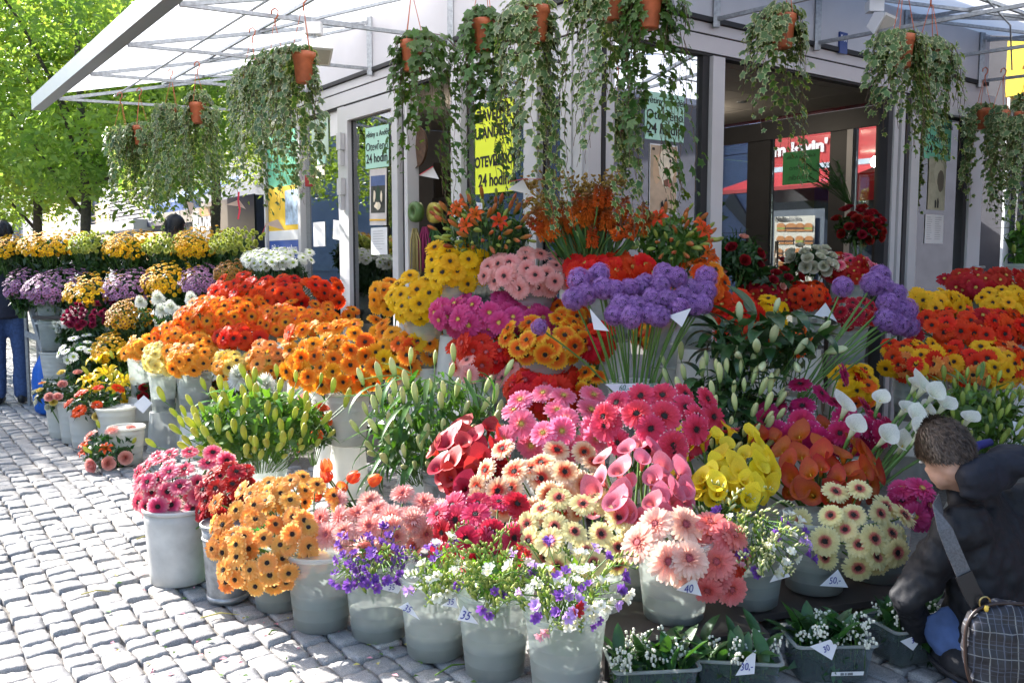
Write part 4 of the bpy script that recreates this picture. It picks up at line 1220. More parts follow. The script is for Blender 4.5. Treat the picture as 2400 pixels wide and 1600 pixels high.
def gerbera(name, pos, nrm, d, sty, base, roll=0.0):
    pos = Vector(pos); nrm = Vector(nrm).normalized()
    root = thing(name, None, 'gerbera', base)
    meshes, eye = STY[sty]
    R_ = frame_from(nrm, roll).to_quaternion()
    put('petals', meshes[int(roll * 7) % 3], root, pos, R_, d / 2)
    put('eye', eye, root, pos, R_, d / 2)
    mb = stem_mesh(base, pos - nrm * 0.006, nrm, 0.0032 * (d / 0.09) ** 0.5, d * 0.13)
    mb.build('stem', GREEN_STEM, root, True)
    return root

SHELVES = []
def dome(x0, y0, x1, y1, Y, n, seed, up=0.42, fwd=0.95, spread=0.8, jit=0.36, depth=0.75, back=0.55):
    """points and facings of a bunch that fills this window at this depth"""
    r_ = random.Random(seed)
    c = P((x0 + x1) / 2, (y0 + y1) / 2, Y)
    rx, rz = pxm((x1 - x0) / 2, Y), pxm((y1 - y0) / 2, Y)
    ry = max(0.07, min(rx, 0.22)) * depth
    out = []
    for u, v in disc_points(n, r_):
        k_ = r_.uniform(0.92, 1.12) if r_.random() > 0.12 else r_.uniform(1.12, 1.3)
        u *= k_; v *= k_
        q = math.sqrt(max(0, 1 - (u * u + v * v)))
        p = c + Vector((u * rx, -q * ry + v * ry * back + r_.uniform(-0.035, 0.03), v * rz))
        n_ = Vector((u * spread + 0.0, -fwd + v * 0.25, up + v * 0.7)) + Vector((r_.uniform(-1, 1), r_.uniform(-1, 1), r_.uniform(-1, 1))) * jit
        # a bunch seen off-axis still looks towards the open side it grows to
        out.append((p, n_.normalized(), r_.random()))
    return c, rx, ry, rz, out, r_

def gbunch(name, box, Y, n, d, styles, one, many, mouth=None, seed=None, **kw):
    """a bunch of gerberas; mouth = (centre of the bucket's rim, radius)"""
    x0, y0, x1, y1 = box
    seed = seed if seed is not None else int(x0 * 7 + y0 * 3)
    gw, gh = (x1 - x0), (y1 - y0)
    x0, x1, y1 = x0 - 0.045 * gw, x1 + 0.045 * gw, y1 + 0.07 * gh
    n = int(n * (1.55 if name == 'mini_gerbera' else 1.3)) if n > 7 else n
    mar = d * FOC / Y * 0.30
    ww = max(x1 - x0 - 2 * mar, 10); hh = max(y1 - y0 - 2 * mar, 8)
    cx, cy = (x0 + x1) / 2, (y0 + y1) / 2
    c, rx, ry, rz, pts, r_ = dome(cx - ww / 2, cy - hh / 2, cx + ww / 2, cy + hh / 2, Y, n, seed, **kw)
    if mouth is None:
        mouth = bucket_under(c, rx, ry, rz, many)
    mc, mr = mouth
    ws = [w for _s, w in styles]
    roots, ps = [], []
    for p, nn, q in pts:
        s_ = r_.choices([k for k, _w in styles], ws)[0]
        a = r_.uniform(0, 2 * PI); rr = mr * 0.75 * math.sqrt(r_.random())
        base = Vector((mc.x + math.cos(a) * rr * 0.6 + (p.x - mc.x) * 0.12, mc.y + math.sin(a) * rr * 0.6, mc.z - r_.uniform(0.08, 0.16)))
        roots.append(gerbera(name, p, nn, d * r_.uniform(0.88, 1.1), s_, base, r_.uniform(0, 6.28)))
        ps.append(p)
    label_members(roots, ps, one, many, many)
    return roots

# ---------------------------------------------------------------- buckets
BUCK = plastic_mat('frosted bucket plastic', (0.92, 0.94, 0.93), 0.70, 0.6, 0.3)
BUCKW = plastic_mat('white bucket plastic', (0.78, 0.77, 0.72), 0.05, 0.5, 0.4)
BUCKG = plastic_mat('green bucket plastic', (0.05, 0.45, 0.03), 0.05, 0.4, 0.4)
METAL = mat('weathered zinc', (0.30, 0.31, 0.32), 0.5, 0.7, var=0.3, vs=28, bump=0.1, bs=60)
OLDW = mat('scuffed white bucket', (0.62, 0.60, 0.56), 0.6, var=0.14, vs=9, transl=0.3, c2=(0.72, 0.70, 0.66))
WATER = plastic_mat('greenish bucket water', (0.06, 0.075, 0.055), 0.0, 0.12, 0.3)
BUCKETS = []
def bucket(loc, rt, rb, h, kind, label, level=0.4, group='flower buckets of the stall'):
    x, y, z = loc
    m = {'frost': BUCK, 'white': BUCKW, 'metal': METAL, 'green': BUCKG, 'old': OLDW}[kind]
    root = thing('flower_bucket', label, 'bucket', loc, group)
    th = 0.0025
    R_ = lambda f: rb + (rt - rb) * f
    b = MB()
    prof = [(0.0, 0.004), (rb - 0.006, 0.0), (rb, 0.006)]
    nr = 5
    for i in range(1, nr + 1):
        f = i / (nr + 1)
        if kind in ('frost', 'white'):
            prof += [(R_(f - 0.008), h * (f - 0.008)), (R_(f) + 0.0009, h * f), (R_(f + 0.008), h * (f + 0.008))]
        else:
            prof += [(R_(f), h * f)]
    prof += [(rt, h)]
    prof += [(rt - th, h), (R_(0.5) - th, h * 0.5), (rb - th, 0.012), (0.0, 0.012)]
    b.lathe(prof, 36, loc)
    b.build('body', m, root, True)
    l = MB()
    lw = 0.006
    l.lathe([(rt + 0.0005, h - 0.014), (rt + lw, h - 0.012), (rt + lw + 0.001, h), (rt + lw - 0.002, h + 0.005), (rt - 0.001, h + 0.005), (rt - th, h - 0.001)], 36, loc)
    if kind == 'metal':
        MB().lathe([(R_(0.82) + 0.001, h * 0.80), (R_(0.82) + 0.005, h * 0.82), (R_(0.82) + 0.001, h * 0.84)], 36, loc).build('hoop', m, root, True)
        MB().lathe([(R_(0.08) + 0.001, h * 0.02), (R_(0.08) + 0.004, h * 0.05), (R_(0.1) + 0.001, h * 0.09)], 36, loc).build('hoop', m, root, True)
    l.build('rim', m, root, True)
    if kind in ('frost', 'white'):
        w = MB(); hl = h * level
        w.lathe([(0.0, 0.014), (rb - 0.0035, 0.014), (R_(level) - 0.0035, hl), (0.0, hl)], 32, loc)
        w.build('water', WATER, root, True)
    mouth = (Vector((x, y, z + h)), rt)
    BUCKETS.append(mouth)
    return mouth
def bucket_under(c, rx, ry, rz, many, kind='frost'):
    zr = c.z - rz * 0.8 - 0.03
    rt = min(max(rx * 0.7, 0.10), 0.135)
    h = 0.29
    y = c.y + ry * 0.25
    zb = zr - h
    if zb < 0.06:
        zb = 0.0; h = max(0.2, zr)
    else:
        SHELVES.append((c.x, y, zb))
    return bucket((c.x, y, zb), rt, rt * 0.78, h, kind, 'frosted bucket holding the %s' % many, 0.35)
def bucket_at(px, py_front, rt, h, kind, label, level=0.4, z=0.0, Y=None, rb=None):
    rb = rb or rt * 0.78
    if Y is None:
        g = G(px, py_front); y = g.y + rb * 0.9; x = g.x * (y / g.y)
    else:
        y = Y; x = (px - 1200) / FOC * (y * CP + SP * CAM_H)
    return bucket((x, y, z), rt, rb, h, kind, label, level)

# ---------------------------------------------------------------- leaves and other flowers
FOL_DARK = leaf_mat('dark bunch leaves', (0.018, 0.05, 0.012), (0.04, 0.10, 0.02), 0.25, 0.4, vs=5)
FOL_MID = leaf_mat('mid bunch leaves', (0.055, 0.13, 0.018), (0.10, 0.21, 0.035), 0.35, 0.4, vs=5)
FOL_LIGHT = leaf_mat('light bunch leaves', (0.10, 0.20, 0.025), (0.18, 0.30, 0.05), 0.4, 0.4, vs=5)
def foliage(parent, c, rad, n, l0, l1, m, name='foliage', seed=1, up=0.3, top=None, lo=-1.0):
    """a mass of small leaves filling an upright drum or ball"""
    rs = np.random.RandomState(seed)
    p = rs.normal(0, 1, (n, 3)); p /= np.linalg.norm(p, axis=1, keepdims=True)
    p *= rs.uniform(0.45, 1.0, (n, 1)) ** 0.5
    p[:, 2] = np.maximum(p[:, 2], lo)
    nr = p * np.array([1, 1, 0.5]) + rs.normal(0, 0.5, (n, 3)) + np.array([0, 0, up])
    pos = p * np.array(rad) + np.array(c)
    V, I = scatter(LV * np.array([1, 1.3, 1]), LQ, pos, np_frames(nr, rs.uniform(0, 6.28, n)), rs.uniform(l0, l1, n))
    q = parent
    off = np.zeros(3)
    while q is not None:
        off += np.array(q.location); q = q.parent
    o = put(name, np_mesh(name, V - off, 4, I, m), parent, off)
    return tag(o, kind='stuff')

def mum_mesh(name, m, kind, seed):
    r_ = random.Random(seed); mb = MB()
    def ring(n, r0, r1, w, c1, c2, z0):
        o = r_.random()
        for i in range(n):
            petal(mb, 2 * PI * (i + o) / n + r_.uniform(-0.1, 0.1), r0, r1 * r_.uniform(0.88, 1.05), w, c1 + r_.uniform(-0.08, 0.08), c2, z0, rows=(0, 0.55, 1.0), prof=(0.6, 1.0, 0.45), groove=0.1)
    if kind == 'button':
        ring(12, 0.15, 1.0, 0.5, 0.25, 0.30, 0.0); ring(10, 0.12, 0.78, 0.42, 0.5, 0.30, 0.05)
        mb.lathe([(0.36, 0.16), (0.3, 0.3), (0.16, 0.38), (0.0, 0.4)], 9, m=1, t=[0, 0, 0, 0])
    elif kind == 'daisy':
        ring(16, 0.15, 1.0, 0.25, 0.12, 0.16, 0.0); ring(14, 0.15, 0.92, 0.24, 0.22, 0.18, 0.03)
        mb.lathe([(0.30, 0.05), (0.27, 0.14), (0.15, 0.19), (0.0, 0.2)], 12, m=1, t=[0, 0, 0, 0])
    elif kind == 'pompon':
        for k in range(6):
            e = k / 5
            ring(int(13 - 5 * e), 0.12, 1.0 - 0.55 * e, 0.34, 0.15 + 0.7 * e, 0.22, 0.08 * k)
    elif kind == 'spider':
        for k in range(9):
            e = k / 8
            ring(int(26 - 12 * e), 0.10, 1.05 - 0.5 * e, 0.12, 0.05 + 1.0 * e, 0.35 - 0.2 * e, 0.05 * k - 0.1)
        for k in range(2):
            ring(22, 0.10, 0.95, 0.12, -0.35 - 0.25 * k, 0.1, -0.1)
    return mb.mesh(name, m, True)
def pm(key, a, b, tr=0.35): return petal_mat('mum ' + key, [(0.2, a), (1.0, b)], tr, 0.25)
EYE_GR = mat('green daisy eye', (0.24, 0.33, 0.03), 0.7, var=0.3, vs=20)
EYE_AM = mat('amber button eye', (0.55, 0.26, 0.01), 0.7, var=0.3, vs=20)
EYE_BR = mat('brown button eye', (0.13, 0.05, 0.012), 0.7, var=0.3, vs=20)
MUM = {}
def mum(key, a, b, kind, eye=EYE_AM, tr=0.35):
    MUM[key] = [mum_mesh('blossom', [pm(key, a, b, tr), eye], kind, 50 + len(MUM) * 3 + i) for i in range(2)]
mum('gold', (0.84, 0.42, 0.008), (0.90, 0.58, 0.015), 'button')
mum('lime', (0.50, 0.56, 0.06), (0.66, 0.70, 0.20), 'pompon', EYE_GR)
mum('white', (0.72, 0.74, 0.62), (0.84, 0.84, 0.82), 'daisy', EYE_GR)
mum('mauve', (0.32, 0.10, 0.26), (0.52, 0.27, 0.46), 'daisy', EYE_BR)
mum('rust', (0.22, 0.05, 0.008), (0.62, 0.30, 0.03), 'button', EYE_BR)
mum('burgundy', (0.20, 0.006, 0.03), (0.36, 0.02, 0.08), 'pompon', EYE_BR)
mum('browneye', (0.50, 0.20, 0.01), (0.76, 0.42, 0.02), 'button', EYE_BR)
mum('spider', (0.72, 0.74, 0.60), (0.86, 0.86, 0.84), 'spider', EYE_GR)
def mumbunch(label, box, yb, Y, n_, d_, key, seed=1, fol=FOL_DARK, bk=True, up=0.8, fx=0.85, name='chrysanthemum_bunch', group='chrysanthemum bunches on the left stand', mouth=None):
    x0, y0, x1, y1 = box
    n, d = (int(n_ * 1.5), d_ * 1.12) if n_ > 30 else (int(n_ * 1.2), d_)
    c, rx, ry, rz, pts, r_ = dome(x0, y0, x1, y1, Y, n, seed * 13 + 5, up=up, fwd=0.55, spread=0.6, jit=0.25, depth=1.0, back=0.8)
    zb = P((x0 + x1) / 2, yb, Y).z
    root = thing(name, label, 'flowers', (c.x, c.y, zb - 0.1), group)
    for p, nn, q in pts:
        put('blossom', MUM[key][int(q * 97) % 2], root, p, frame_from(nn, q * 6).to_quaternion(), d / 2 * (0.8 + 0.4 * q))
    h = max(0.05, (c.z - zb))
    foliage(root, (c.x, c.y + 0.01, c.z - h * 0.5), (rx * fx, max(ry, rx * 0.6) * 0.9, h * 0.58), int(700 + 7000 * rx * h), 0.04, 0.085, fol, seed=seed)
    sm = MB(); k = 0
    for p, nn, q in pts[::3]:
        sm.tube([Vector((c.x + (p.x - c.x) * 0.2, c.y + (p.y - c.y) * 0.2, zb - 0.1)), Vector((c.x + (p.x - c.x) * 0.7, c.y + (p.y - c.y) * 0.7, (zb + p.z) / 2)), p - nn * 0.004], 0.0022, 4, cap=False)
    tag(sm.build('stems', GREEN_STEM, root, True), kind='stuff')
    if bk and mouth is None:
        zr = zb - 0.0
        rt = min(0.135, max(0.09, rx * 0.75))
        z0 = max(0.0, zr - 0.29)
        if z0 > 0.05: SHELVES.append((c.x, c.y + 0.02, z0))
        bucket((c.x, c.y + 0.02, z0), rt, rt * 0.78, max(0.15, zr - z0), 'frost', 'frosted bucket under the %s' % ' '.join(label.split()[:11]), 0.4)
    return root

def lily_leaf_mesh(name, m, L, w, curl, seed):
    r_ = random.Random(seed); mb = MB()
    V, F, T = [], [], []
    rows = 7
    for i in range(rows):
        s_ = i / (rows - 1)
        h = w / 2 * (math.sin(PI * min(1, s_ * 0.92 + 0.08)) ** 0.7) if i < rows - 1 else 0.0006
        x = L * (math.sin(curl * s_) / curl if abs(curl) > 1e-3 else s_)
        z = L * ((math.cos(curl * s_) - 1) / curl if abs(curl) > 1e-3 else 0)
        for k, dz in ((-1, 0.35), (0, 0.0), (1, 0.35)):
            V.append((x, k * h, z + dz * h)); T.append(s_)
    for i in range(rows - 1):
        for k in range(2):
            F.append((i * 3 + k, i * 3 + 3 + k, i * 3 + 4 + k, i * 3 + 1 + k))
    return mb.add(V, F, 0, T).mesh(name, m, True)
def bud_mesh(name, m, L, r):
    mb = MB()
    prof = [(0.0, 0.0), (0.35, 0.03), (0.62, 0.15), (0.85, 0.35), (1.0, 0.58), (0.86, 0.8), (0.5, 0.94), (0.12, 1.0), (0.0, 1.01)]
    mb.lathe([(a * r, b * L) for a, b in prof], 12, t=[b for a, b in prof], wob=lambda q, z: 0.14 * math.cos(3 * q))
    return mb.mesh(name, m, True)
def bud_mat(name, a, b, c, tr=0.25):
    if name in MATS: return MATS[name]
    m, nt, out = nodes_of(name)
    at = N(nt, 'Attribute', attribute_name='t')
    nz = noise_tex(nt, coords(nt), 18, 2)
    colr = ramp(nt, at.outputs['Fac'], [(0.0, a), (0.5, b), (1.0, c)])
    g = ramp(nt, nz, [(0.3, (0.82,) * 3), (0.7, (1.05,) * 3)])
    colr = hsv_jitter(nt, mixrgb(nt, colr, g, 1.0, 'MULTIPLY'), 0.012, 0.16)
    finish(nt, out, colr, 0.4, 0, 0.4, tr)
    MATS[name] = m
    return m
def open_lily_mesh(name, m, seed, r=1.0):
    """six recurved petals and stamens, unit radius"""
    r_ = random.Random(seed); mb = MB()
    for i in range(6):
        a = PI / 3 * i + r_.uniform(-0.08, 0.08)
        w = 0.46 if i % 2 else 0.36
        rows = (0, 0.2, 0.45, 0.7, 0.88, 1.0); prof = (0.3, 0.6, 0.95, 1.0, 0.65, 0.08)
        ca, sa = math.cos(a), math.sin(a)
        V, T, F = [], [], []
        for s_, p in zip(rows, prof):
            x = 0.06 + 0.94 * s_ ** 1.3; z = 0.75 * math.sin(min(1, s_ * 0.9) * PI * 0.62) - 0.45 * s_ ** 3
            for k in (-1, 0, 1):
                y = k * w * p / 2
                V.append((x * ca - y * sa, x * sa + y * ca, z + (0.08 * p if k else 0) + (0.02 if i % 2 else 0))); T.append(s_)
        for j in range(5):
            for k in range(2): F.append((j * 3 + k, j * 3 + 3 + k, j * 3 + 4 + k, j * 3 + 1 + k))
        mb.add(V, F, 0, T)
        mb.tube([(0, 0, 0.1), (0.18 * ca, 0.18 * sa, 0.55), (0.32 * ca, 0.32 * sa, 0.8)], [0.015, 0.012, 0.03], 4, 1)
    return mb.mesh(name, m, True)
LEAFS = {}
def lleaf(key, m, L, w):
    LEAFS[key] = [lily_leaf_mesh('leaf', m, L, w, c, i) for i, c in enumerate((0.3, 0.9, 1.5, 2.0))]
LL_DARK = leaf_mat('dark lily leaf', (0.014, 0.045, 0.014), (0.03, 0.085, 0.022), 0.22, 0.28, 0.6, vs=12)
LL_MID = leaf_mat('mid lily leaf', (0.06, 0.15, 0.022), (0.11, 0.24, 0.04), 0.35, 0.4, 0.45, vs=12)
lleaf('dark', LL_DARK, 0.15, 0.034); lleaf('mid', LL_MID, 0.13, 0.026); lleaf('long', leaf_mat('long lily leaf', (0.032, 0.095, 0.02), (0.07, 0.175, 0.032), 0.34, 0.42, 0.45, vs=12), 0.20, 0.023)
lleaf('broad', LL_DARK, 0.16, 0.055); lleaf('small', LL_MID, 0.07, 0.018)
BUDS = {'lime': bud_mesh('bud', bud_mat('lime bud', (0.34, 0.46, 0.06), (0.58, 0.62, 0.08), (0.56, 0.50, 0.08)), 0.082, 0.0145),
        'pale': bud_mesh('bud', bud_mat('pale green bud', (0.32, 0.45, 0.12), (0.58, 0.65, 0.28), (0.62, 0.60, 0.28)), 0.09, 0.0135),
        'white': bud_mesh('bud', bud_mat('white bud', (0.30, 0.42, 0.14), (0.56, 0.62, 0.34), (0.58, 0.62, 0.36)), 0.085, 0.015),
        'rust': bud_mesh('bud', bud_mat('rust bud', (0.24, 0.24, 0.05), (0.50, 0.16, 0.04), (0.55, 0.13, 0.04)), 0.085, 0.0125),
        'green': bud_mesh('bud', bud_mat('green bud', (0.22, 0.34, 0.05), (0.38, 0.48, 0.09), (0.32, 0.36, 0.08)), 0.075, 0.012)}
def lily_bunch(label, box, Y, nb, nl, bud, leaf, seed, group=None, up=1.2, mouth=None, fol=FOL_MID, nfol=300, spread=0.45, scale=1.0, opens=(), leafz=-0.25, bk=True, leafdroop=0.0, name='lily_bunch', fwd=0.35):
    x0, y0, x1, y1 = box
    c, rx, ry, rz, pts, r_ = dome(x0, y0, x1, y1, Y, nb, seed, up=up, fwd=fwd, spread=spread, jit=0.25, depth=1.0, back=0.9)
    ry = max(ry, rx * 0.7)
    zb = c.z - rz - 0.12
    root = thing(name, label, 'flowers', (c.x, c.y, zb), group)
    sm = MB()
    B = [BUDS[b] for b in (bud if isinstance(bud, (list, tuple)) else [bud])]
    for i, (p, nn, q) in enumerate(pts):
        L = 0.08 * scale
        put('bud', B[i % len(B)], root, p - nn * L * 0.5, frame_from(nn, q * 6).to_quaternion(), scale * (0.75 + 0.45 * q))
        sm.tube([Vector((c.x + (p.x - c.x) * 0.3, c.y + (p.y - c.y) * 0.3 + 0.02, zb)), Vector((c.x + (p.x - c.x) * 0.7, c.y + (p.y - c.y) * 0.7 + 0.01, zb + (p.z - zb) * 0.6)), p - nn * L * 0.5], 0.0022, 4, cap=False)
    for mesh_, n_, sz in opens:
        for k in range(n_):
            p, nn, q = pts[r_.randrange(len(pts))]
            nn = (nn + Vector((r_.uniform(-.5, .5), -0.6, r_.uniform(-.4, .1)))).normalized()
            put('flower', mesh_, root, p + Vector((r_.uniform(-0.03, 0.03), -0.05, r_.uniform(-0.05, 0.02))), frame_from(nn, q * 5).to_quaternion(), sz)
    M = LEAFS[leaf]
    for i in range(nl):
        a = r_.uniform(0, 2 * PI); s_ = math.sqrt(r_.random()); zz = r_.uniform(-1.0, 0.75)
        o = Vector((math.cos(a) * s_ * rx * 0.75, math.sin(a) * s_ * ry * 0.75 - 0.01, zz * rz))
        d = Vector((math.cos(a) + r_.uniform(-.4, .4), math.sin(a) + r_.uniform(-.4, .4) - 0.25, r_.uniform(0.1, 1.0) - leafdroop)).normalized()
        F = frame_from(Vector((0, 0, 1)) - d * d.z + Vector((0, 0, 0.02)))
        x = d; y = Vector((0, 0, 1)).cross(x).normalized(); z = x.cross(y)
        put('leaf', M[r_.randrange(4)], root, c + o, Matrix((x, y, z)).transposed().to_quaternion(), scale * r_.uniform(0.7, 1.2))
    if nfol:
        foliage(root, (c.x, c.y + 0.02, c.z - rz * 0.4), (rx * 0.8, ry * 0.8, rz * 0.9), nfol, 0.05, 0.10, fol, seed=seed)
    tag(sm.build('stems', GREEN_STEM, root, True), kind='stuff')
    if bk and mouth is None:
        bucket_under(c - Vector((0, 0, 0.06)), rx * 0.8, ry, rz, ' '.join(label.split()[:9]))
    return root

def calla_meshes(key, m, seed):
    res = []
    for v in range(3):
        r_ = random.Random(seed + v); mb = MB()
        nu, nv = 17, 8
        V, T, F = [], [], []
        tip = r_.uniform(0.35, 0.6); flare = r_.uniform(0.85, 1.15)
        for j in range(nv):
            w = j / (nv - 1)
            rad = 0.055 + 0.15 * w + 0.85 * flare * max(0, w - 0.5) ** 1.8
            for i in range(nu):
                u = -PI * 1.06 + 2.12 * PI * i / (nu - 1)
                cu = (1 + math.cos(u)) / 2
                spiral = 1.0 + 0.10 * (i / (nu - 1) - 0.5)
                z = w * (0.80 + 0.20 * cu ** 1.5) - 0.10 * w ** 5 + (tip * 0.30 * w ** 4 * max(0, math.cos(u)) ** 9)
                out = rad * spiral * (1 + 0.45 * w ** 3 * cu ** 3 + 0.3 * w ** 5 * max(0, math.cos(u)) ** 12)
                dz = -0.10 * w ** 6 * (1 - cu)
                V.append((out * math.cos(u), out * math.sin(u), z + dz)); T.append(w)
        for j in range(nv - 1):
            for i in range(nu - 1):
                F.append((j * nu + i, j * nu + i + 1, (j + 1) * nu + i + 1, (j + 1) * nu + i))
        mb.add(V, F, 0, T)
        res.append(mb.mesh('spathe', m, True))
    return res
_sp = MB(); _sp.tube([(0, 0, 0.1), (0.0, 0, 0.35), (0.02, 0, 0.55)], [0.035, 0.04, 0.02], 7)
SPADIX = _sp.mesh('spadix', mat('spadix', (0.6, 0.38, 0.03), 0.7), True)
SPADIXD = _sp.mesh('spadix', mat('dark spadix', (0.10, 0.03, 0.02), 0.7), True)
CAL = {}
def calla_style(key, stops, sp=SPADIX, tr=0.35):
    CAL[key] = (calla_meshes(key, petal_mat('calla ' + key, stops, tr + 0.1, 0.22, 0.45, 0.12, 0.35), 7 * len(CAL)), sp)
calla_style('red', [(0.0, (0.30, 0.04, 0.02)), (0.4, (0.40, 0.010, 0.016)), (1.0, (0.50, 0.022, 0.035))], SPADIXD)
calla_style('pink', [(0.0, (0.42, 0.22, 0.05)), (0.3, (0.62, 0.15, 0.12)), (0.75, (0.68, 0.10, 0.15)), (1.0, (0.70, 0.20, 0.28))], SPADIXD)
calla_style('yellow', [(0.0, (0.40, 0.44, 0.04)), (0.3, (0.82, 0.55, 0.01)), (1.0, (0.88, 0.66, 0.02))])
calla_style('orange', [(0.0, (0.36, 0.22, 0.03)), (0.4, (0.66, 0.17, 0.012)), (0.85, (0.50, 0.06, 0.008)), (1.0, (0.42, 0.03, 0.008))])
calla_style('white', [(0.0, (0.34, 0.46, 0.12)), (0.35, (0.72, 0.74, 0.48)), (1.0, (0.86, 0.85, 0.74))])
def calla_bunch(box, Y, n, size, key, one, many, base, seed, up=0.7, fwd=0.5, spread=0.8, jit=0.3):
    """calla lilies, each by itself, their stems meeting at base = (centre, radius)"""
    c, rx, ry, rz, pts, r_ = dome(*box, Y, n, seed, up=up, fwd=fwd, spread=spread, jit=jit, depth=1.0, back=0.7)
    meshes, sp = CAL[key]
    bc, br = base
    roots, ps = [], []
    for p, nn, q in pts:
        a = r_.uniform(0, 6.28); b0 = Vector((bc.x + math.cos(a) * br * 0.5 * q, bc.y + math.sin(a) * br * 0.5 * q, bc.z - 0.12))
        axis = (nn + Vector((0, 0, 0.35))).normalized()
        root = thing('calla_lily', None, 'calla lily', b0)
        s_ = size * r_.uniform(0.85, 1.15)
        # the open side of the trumpet faces outward and down
        x = (Vector((-nn.x, -nn.y, 0)) + Vector((r_.uniform(-.5, .5), 0.3, 0))).normalized()
        y = axis.cross(x).normalized(); x = y.cross(axis)
        Q = Matrix((x, y, axis)).transposed().to_quaternion()
        foot = p - axis * s_ * 0.5
        put('spathe', meshes[int(q * 31) % 3], root, foot, Q, s_)
        put('spadix', sp, root, foot, Q, s_)
        stem_mesh(b0, foot + axis * s_ * 0.04, axis, 0.0055, 0.007).build('stem', GREEN_STEM, root, True)
        roots.append(root); ps.append(p)
    label_members(roots, ps, one, many, many)

def allium_mesh(seed, m):
    rs = np.random.RandomState(seed)
    n = 250
    g = PI * (3 - math.sqrt(5))
    i = np.arange(n)
    z = 1 - 2 * (i + 0.5) / n
    r = np.sqrt(1 - z * z)
    d = np.stack([np.cos(g * i) * r, np.sin(g * i) * r, z], 1) + rs.normal(0, 0.06, (n, 3))
    d /= np.linalg.norm(d, axis=1, keepdims=True)
    tv, tq = [], []
    for k in range(6):
        a = PI / 3 * k; ca, sa = math.cos(a), math.sin(a)
        def rot(x, y, zz): return (x * ca - y * sa, x * sa + y * ca, zz)
        b = len(tv)
        tv += [rot(0, 0, 0), rot(0.5, -0.16, 0.12), rot(1.0, 0, 0.18), rot(0.5, 0.16, 0.12)]
        tq.append((b, b + 1, b + 2, b + 3))
    V, I = scatter(tv, tq, d * rs.uniform(0.74, 0.92, (n, 1)), np_frames(d + rs.normal(0, 0.15, d.shape), rs.uniform(0, 6, n)), rs.uniform(0.16, 0.27, n))
    me = np_mesh('flower_head', V, 4, I, m, np.linalg.norm(V, axis=1))
    return me
ALM = petal_mat('allium florets', [(0.55, (0.10, 0.03, 0.15)), (0.8, (0.27, 0.11, 0.40)), (1.0, (0.50, 0.26, 0.60))], 0.4, 0.15, jit=0.1)
ALLIUMS = [allium_mesh(k, ALM) for k in range(3)]
_c = MB(); _c.lathe([(0, -0.62), (0.4, -0.45), (0.62, 0), (0.4, 0.45), (0, 0.62)], 12)
ALCORE = _c.mesh('head_core', mat('allium core', (0.06, 0.04, 0.07), 0.9), True)
def allium(px, py, Y, d, base, label=None):
    p = P(px, py, Y)
    root = thing('allium', label, 'allium', base)
    k = rnd.random()
    put('flower_head', ALLIUMS[int(k * 30) % 3], root, p, frame_from((k - .5, -0.3, 1)).to_quaternion(), d / 2 * (0.92 + 0.2 * k))
    put('head_core', ALCORE, root, p, None, d / 2)
    dirn = (p - Vector(base)).normalized()
    stem_mesh(base, p - dirn * d * 0.3, dirn, 0.0045, 0.006).build('stem', GREEN_STEM, root, True)
    return root, p

def torch_mesh(seed):
    rs = np.random.RandomState(seed)
    n = 260
    f = rs.rand(n) ** 0.8
    z = 1.0 - 1.55 * f
    rad = 0.06 + 0.36 * np.clip(f * 1.5, 0, 1) ** 0.8
    a = np.arange(n) * 2.39996
    pos = np.stack([np.cos(a) * rad * 0.6, np.sin(a) * rad * 0.6, z], 1)
    d = np.stack([np.cos(a), np.sin(a), 0.55 - 1.5 * f], 1)
    tv = [(-0.5, 0, 0), (0, -0.5, 0), (0.5, 0, 0), (0, 0.5, 0), (-0.32, 0, 3.4), (0, -0.32, 3.4), (0.32, 0, 3.4), (0, 0.32, 3.4)]
    tq = [(0, 1, 5, 4), (1, 2, 6, 5), (2, 3, 7, 6), (3, 0, 4, 7), (4, 5, 6, 7)]
    V, I = scatter(np.array(tv) * np.array([0.09, 0.09, 0.075]), tq, pos, np_frames(d, rs.rand(n)), rs.uniform(0.7, 1.2, n))
    return np_mesh('flower_spike', V, 4, I, petal_mat('torch lily', [(0.0, (0.85, 0.16, 0.01)), (0.5, (0.80, 0.13, 0.01)), (0.8, (0.50, 0.10, 0.02)), (1.0, (0.20, 0.08, 0.02))], 0.3, 0.3), np.clip((V[:, 2] + 0.6) / 1.6, 0, 1))
TORCH = [torch_mesh(k) for k in range(2)]

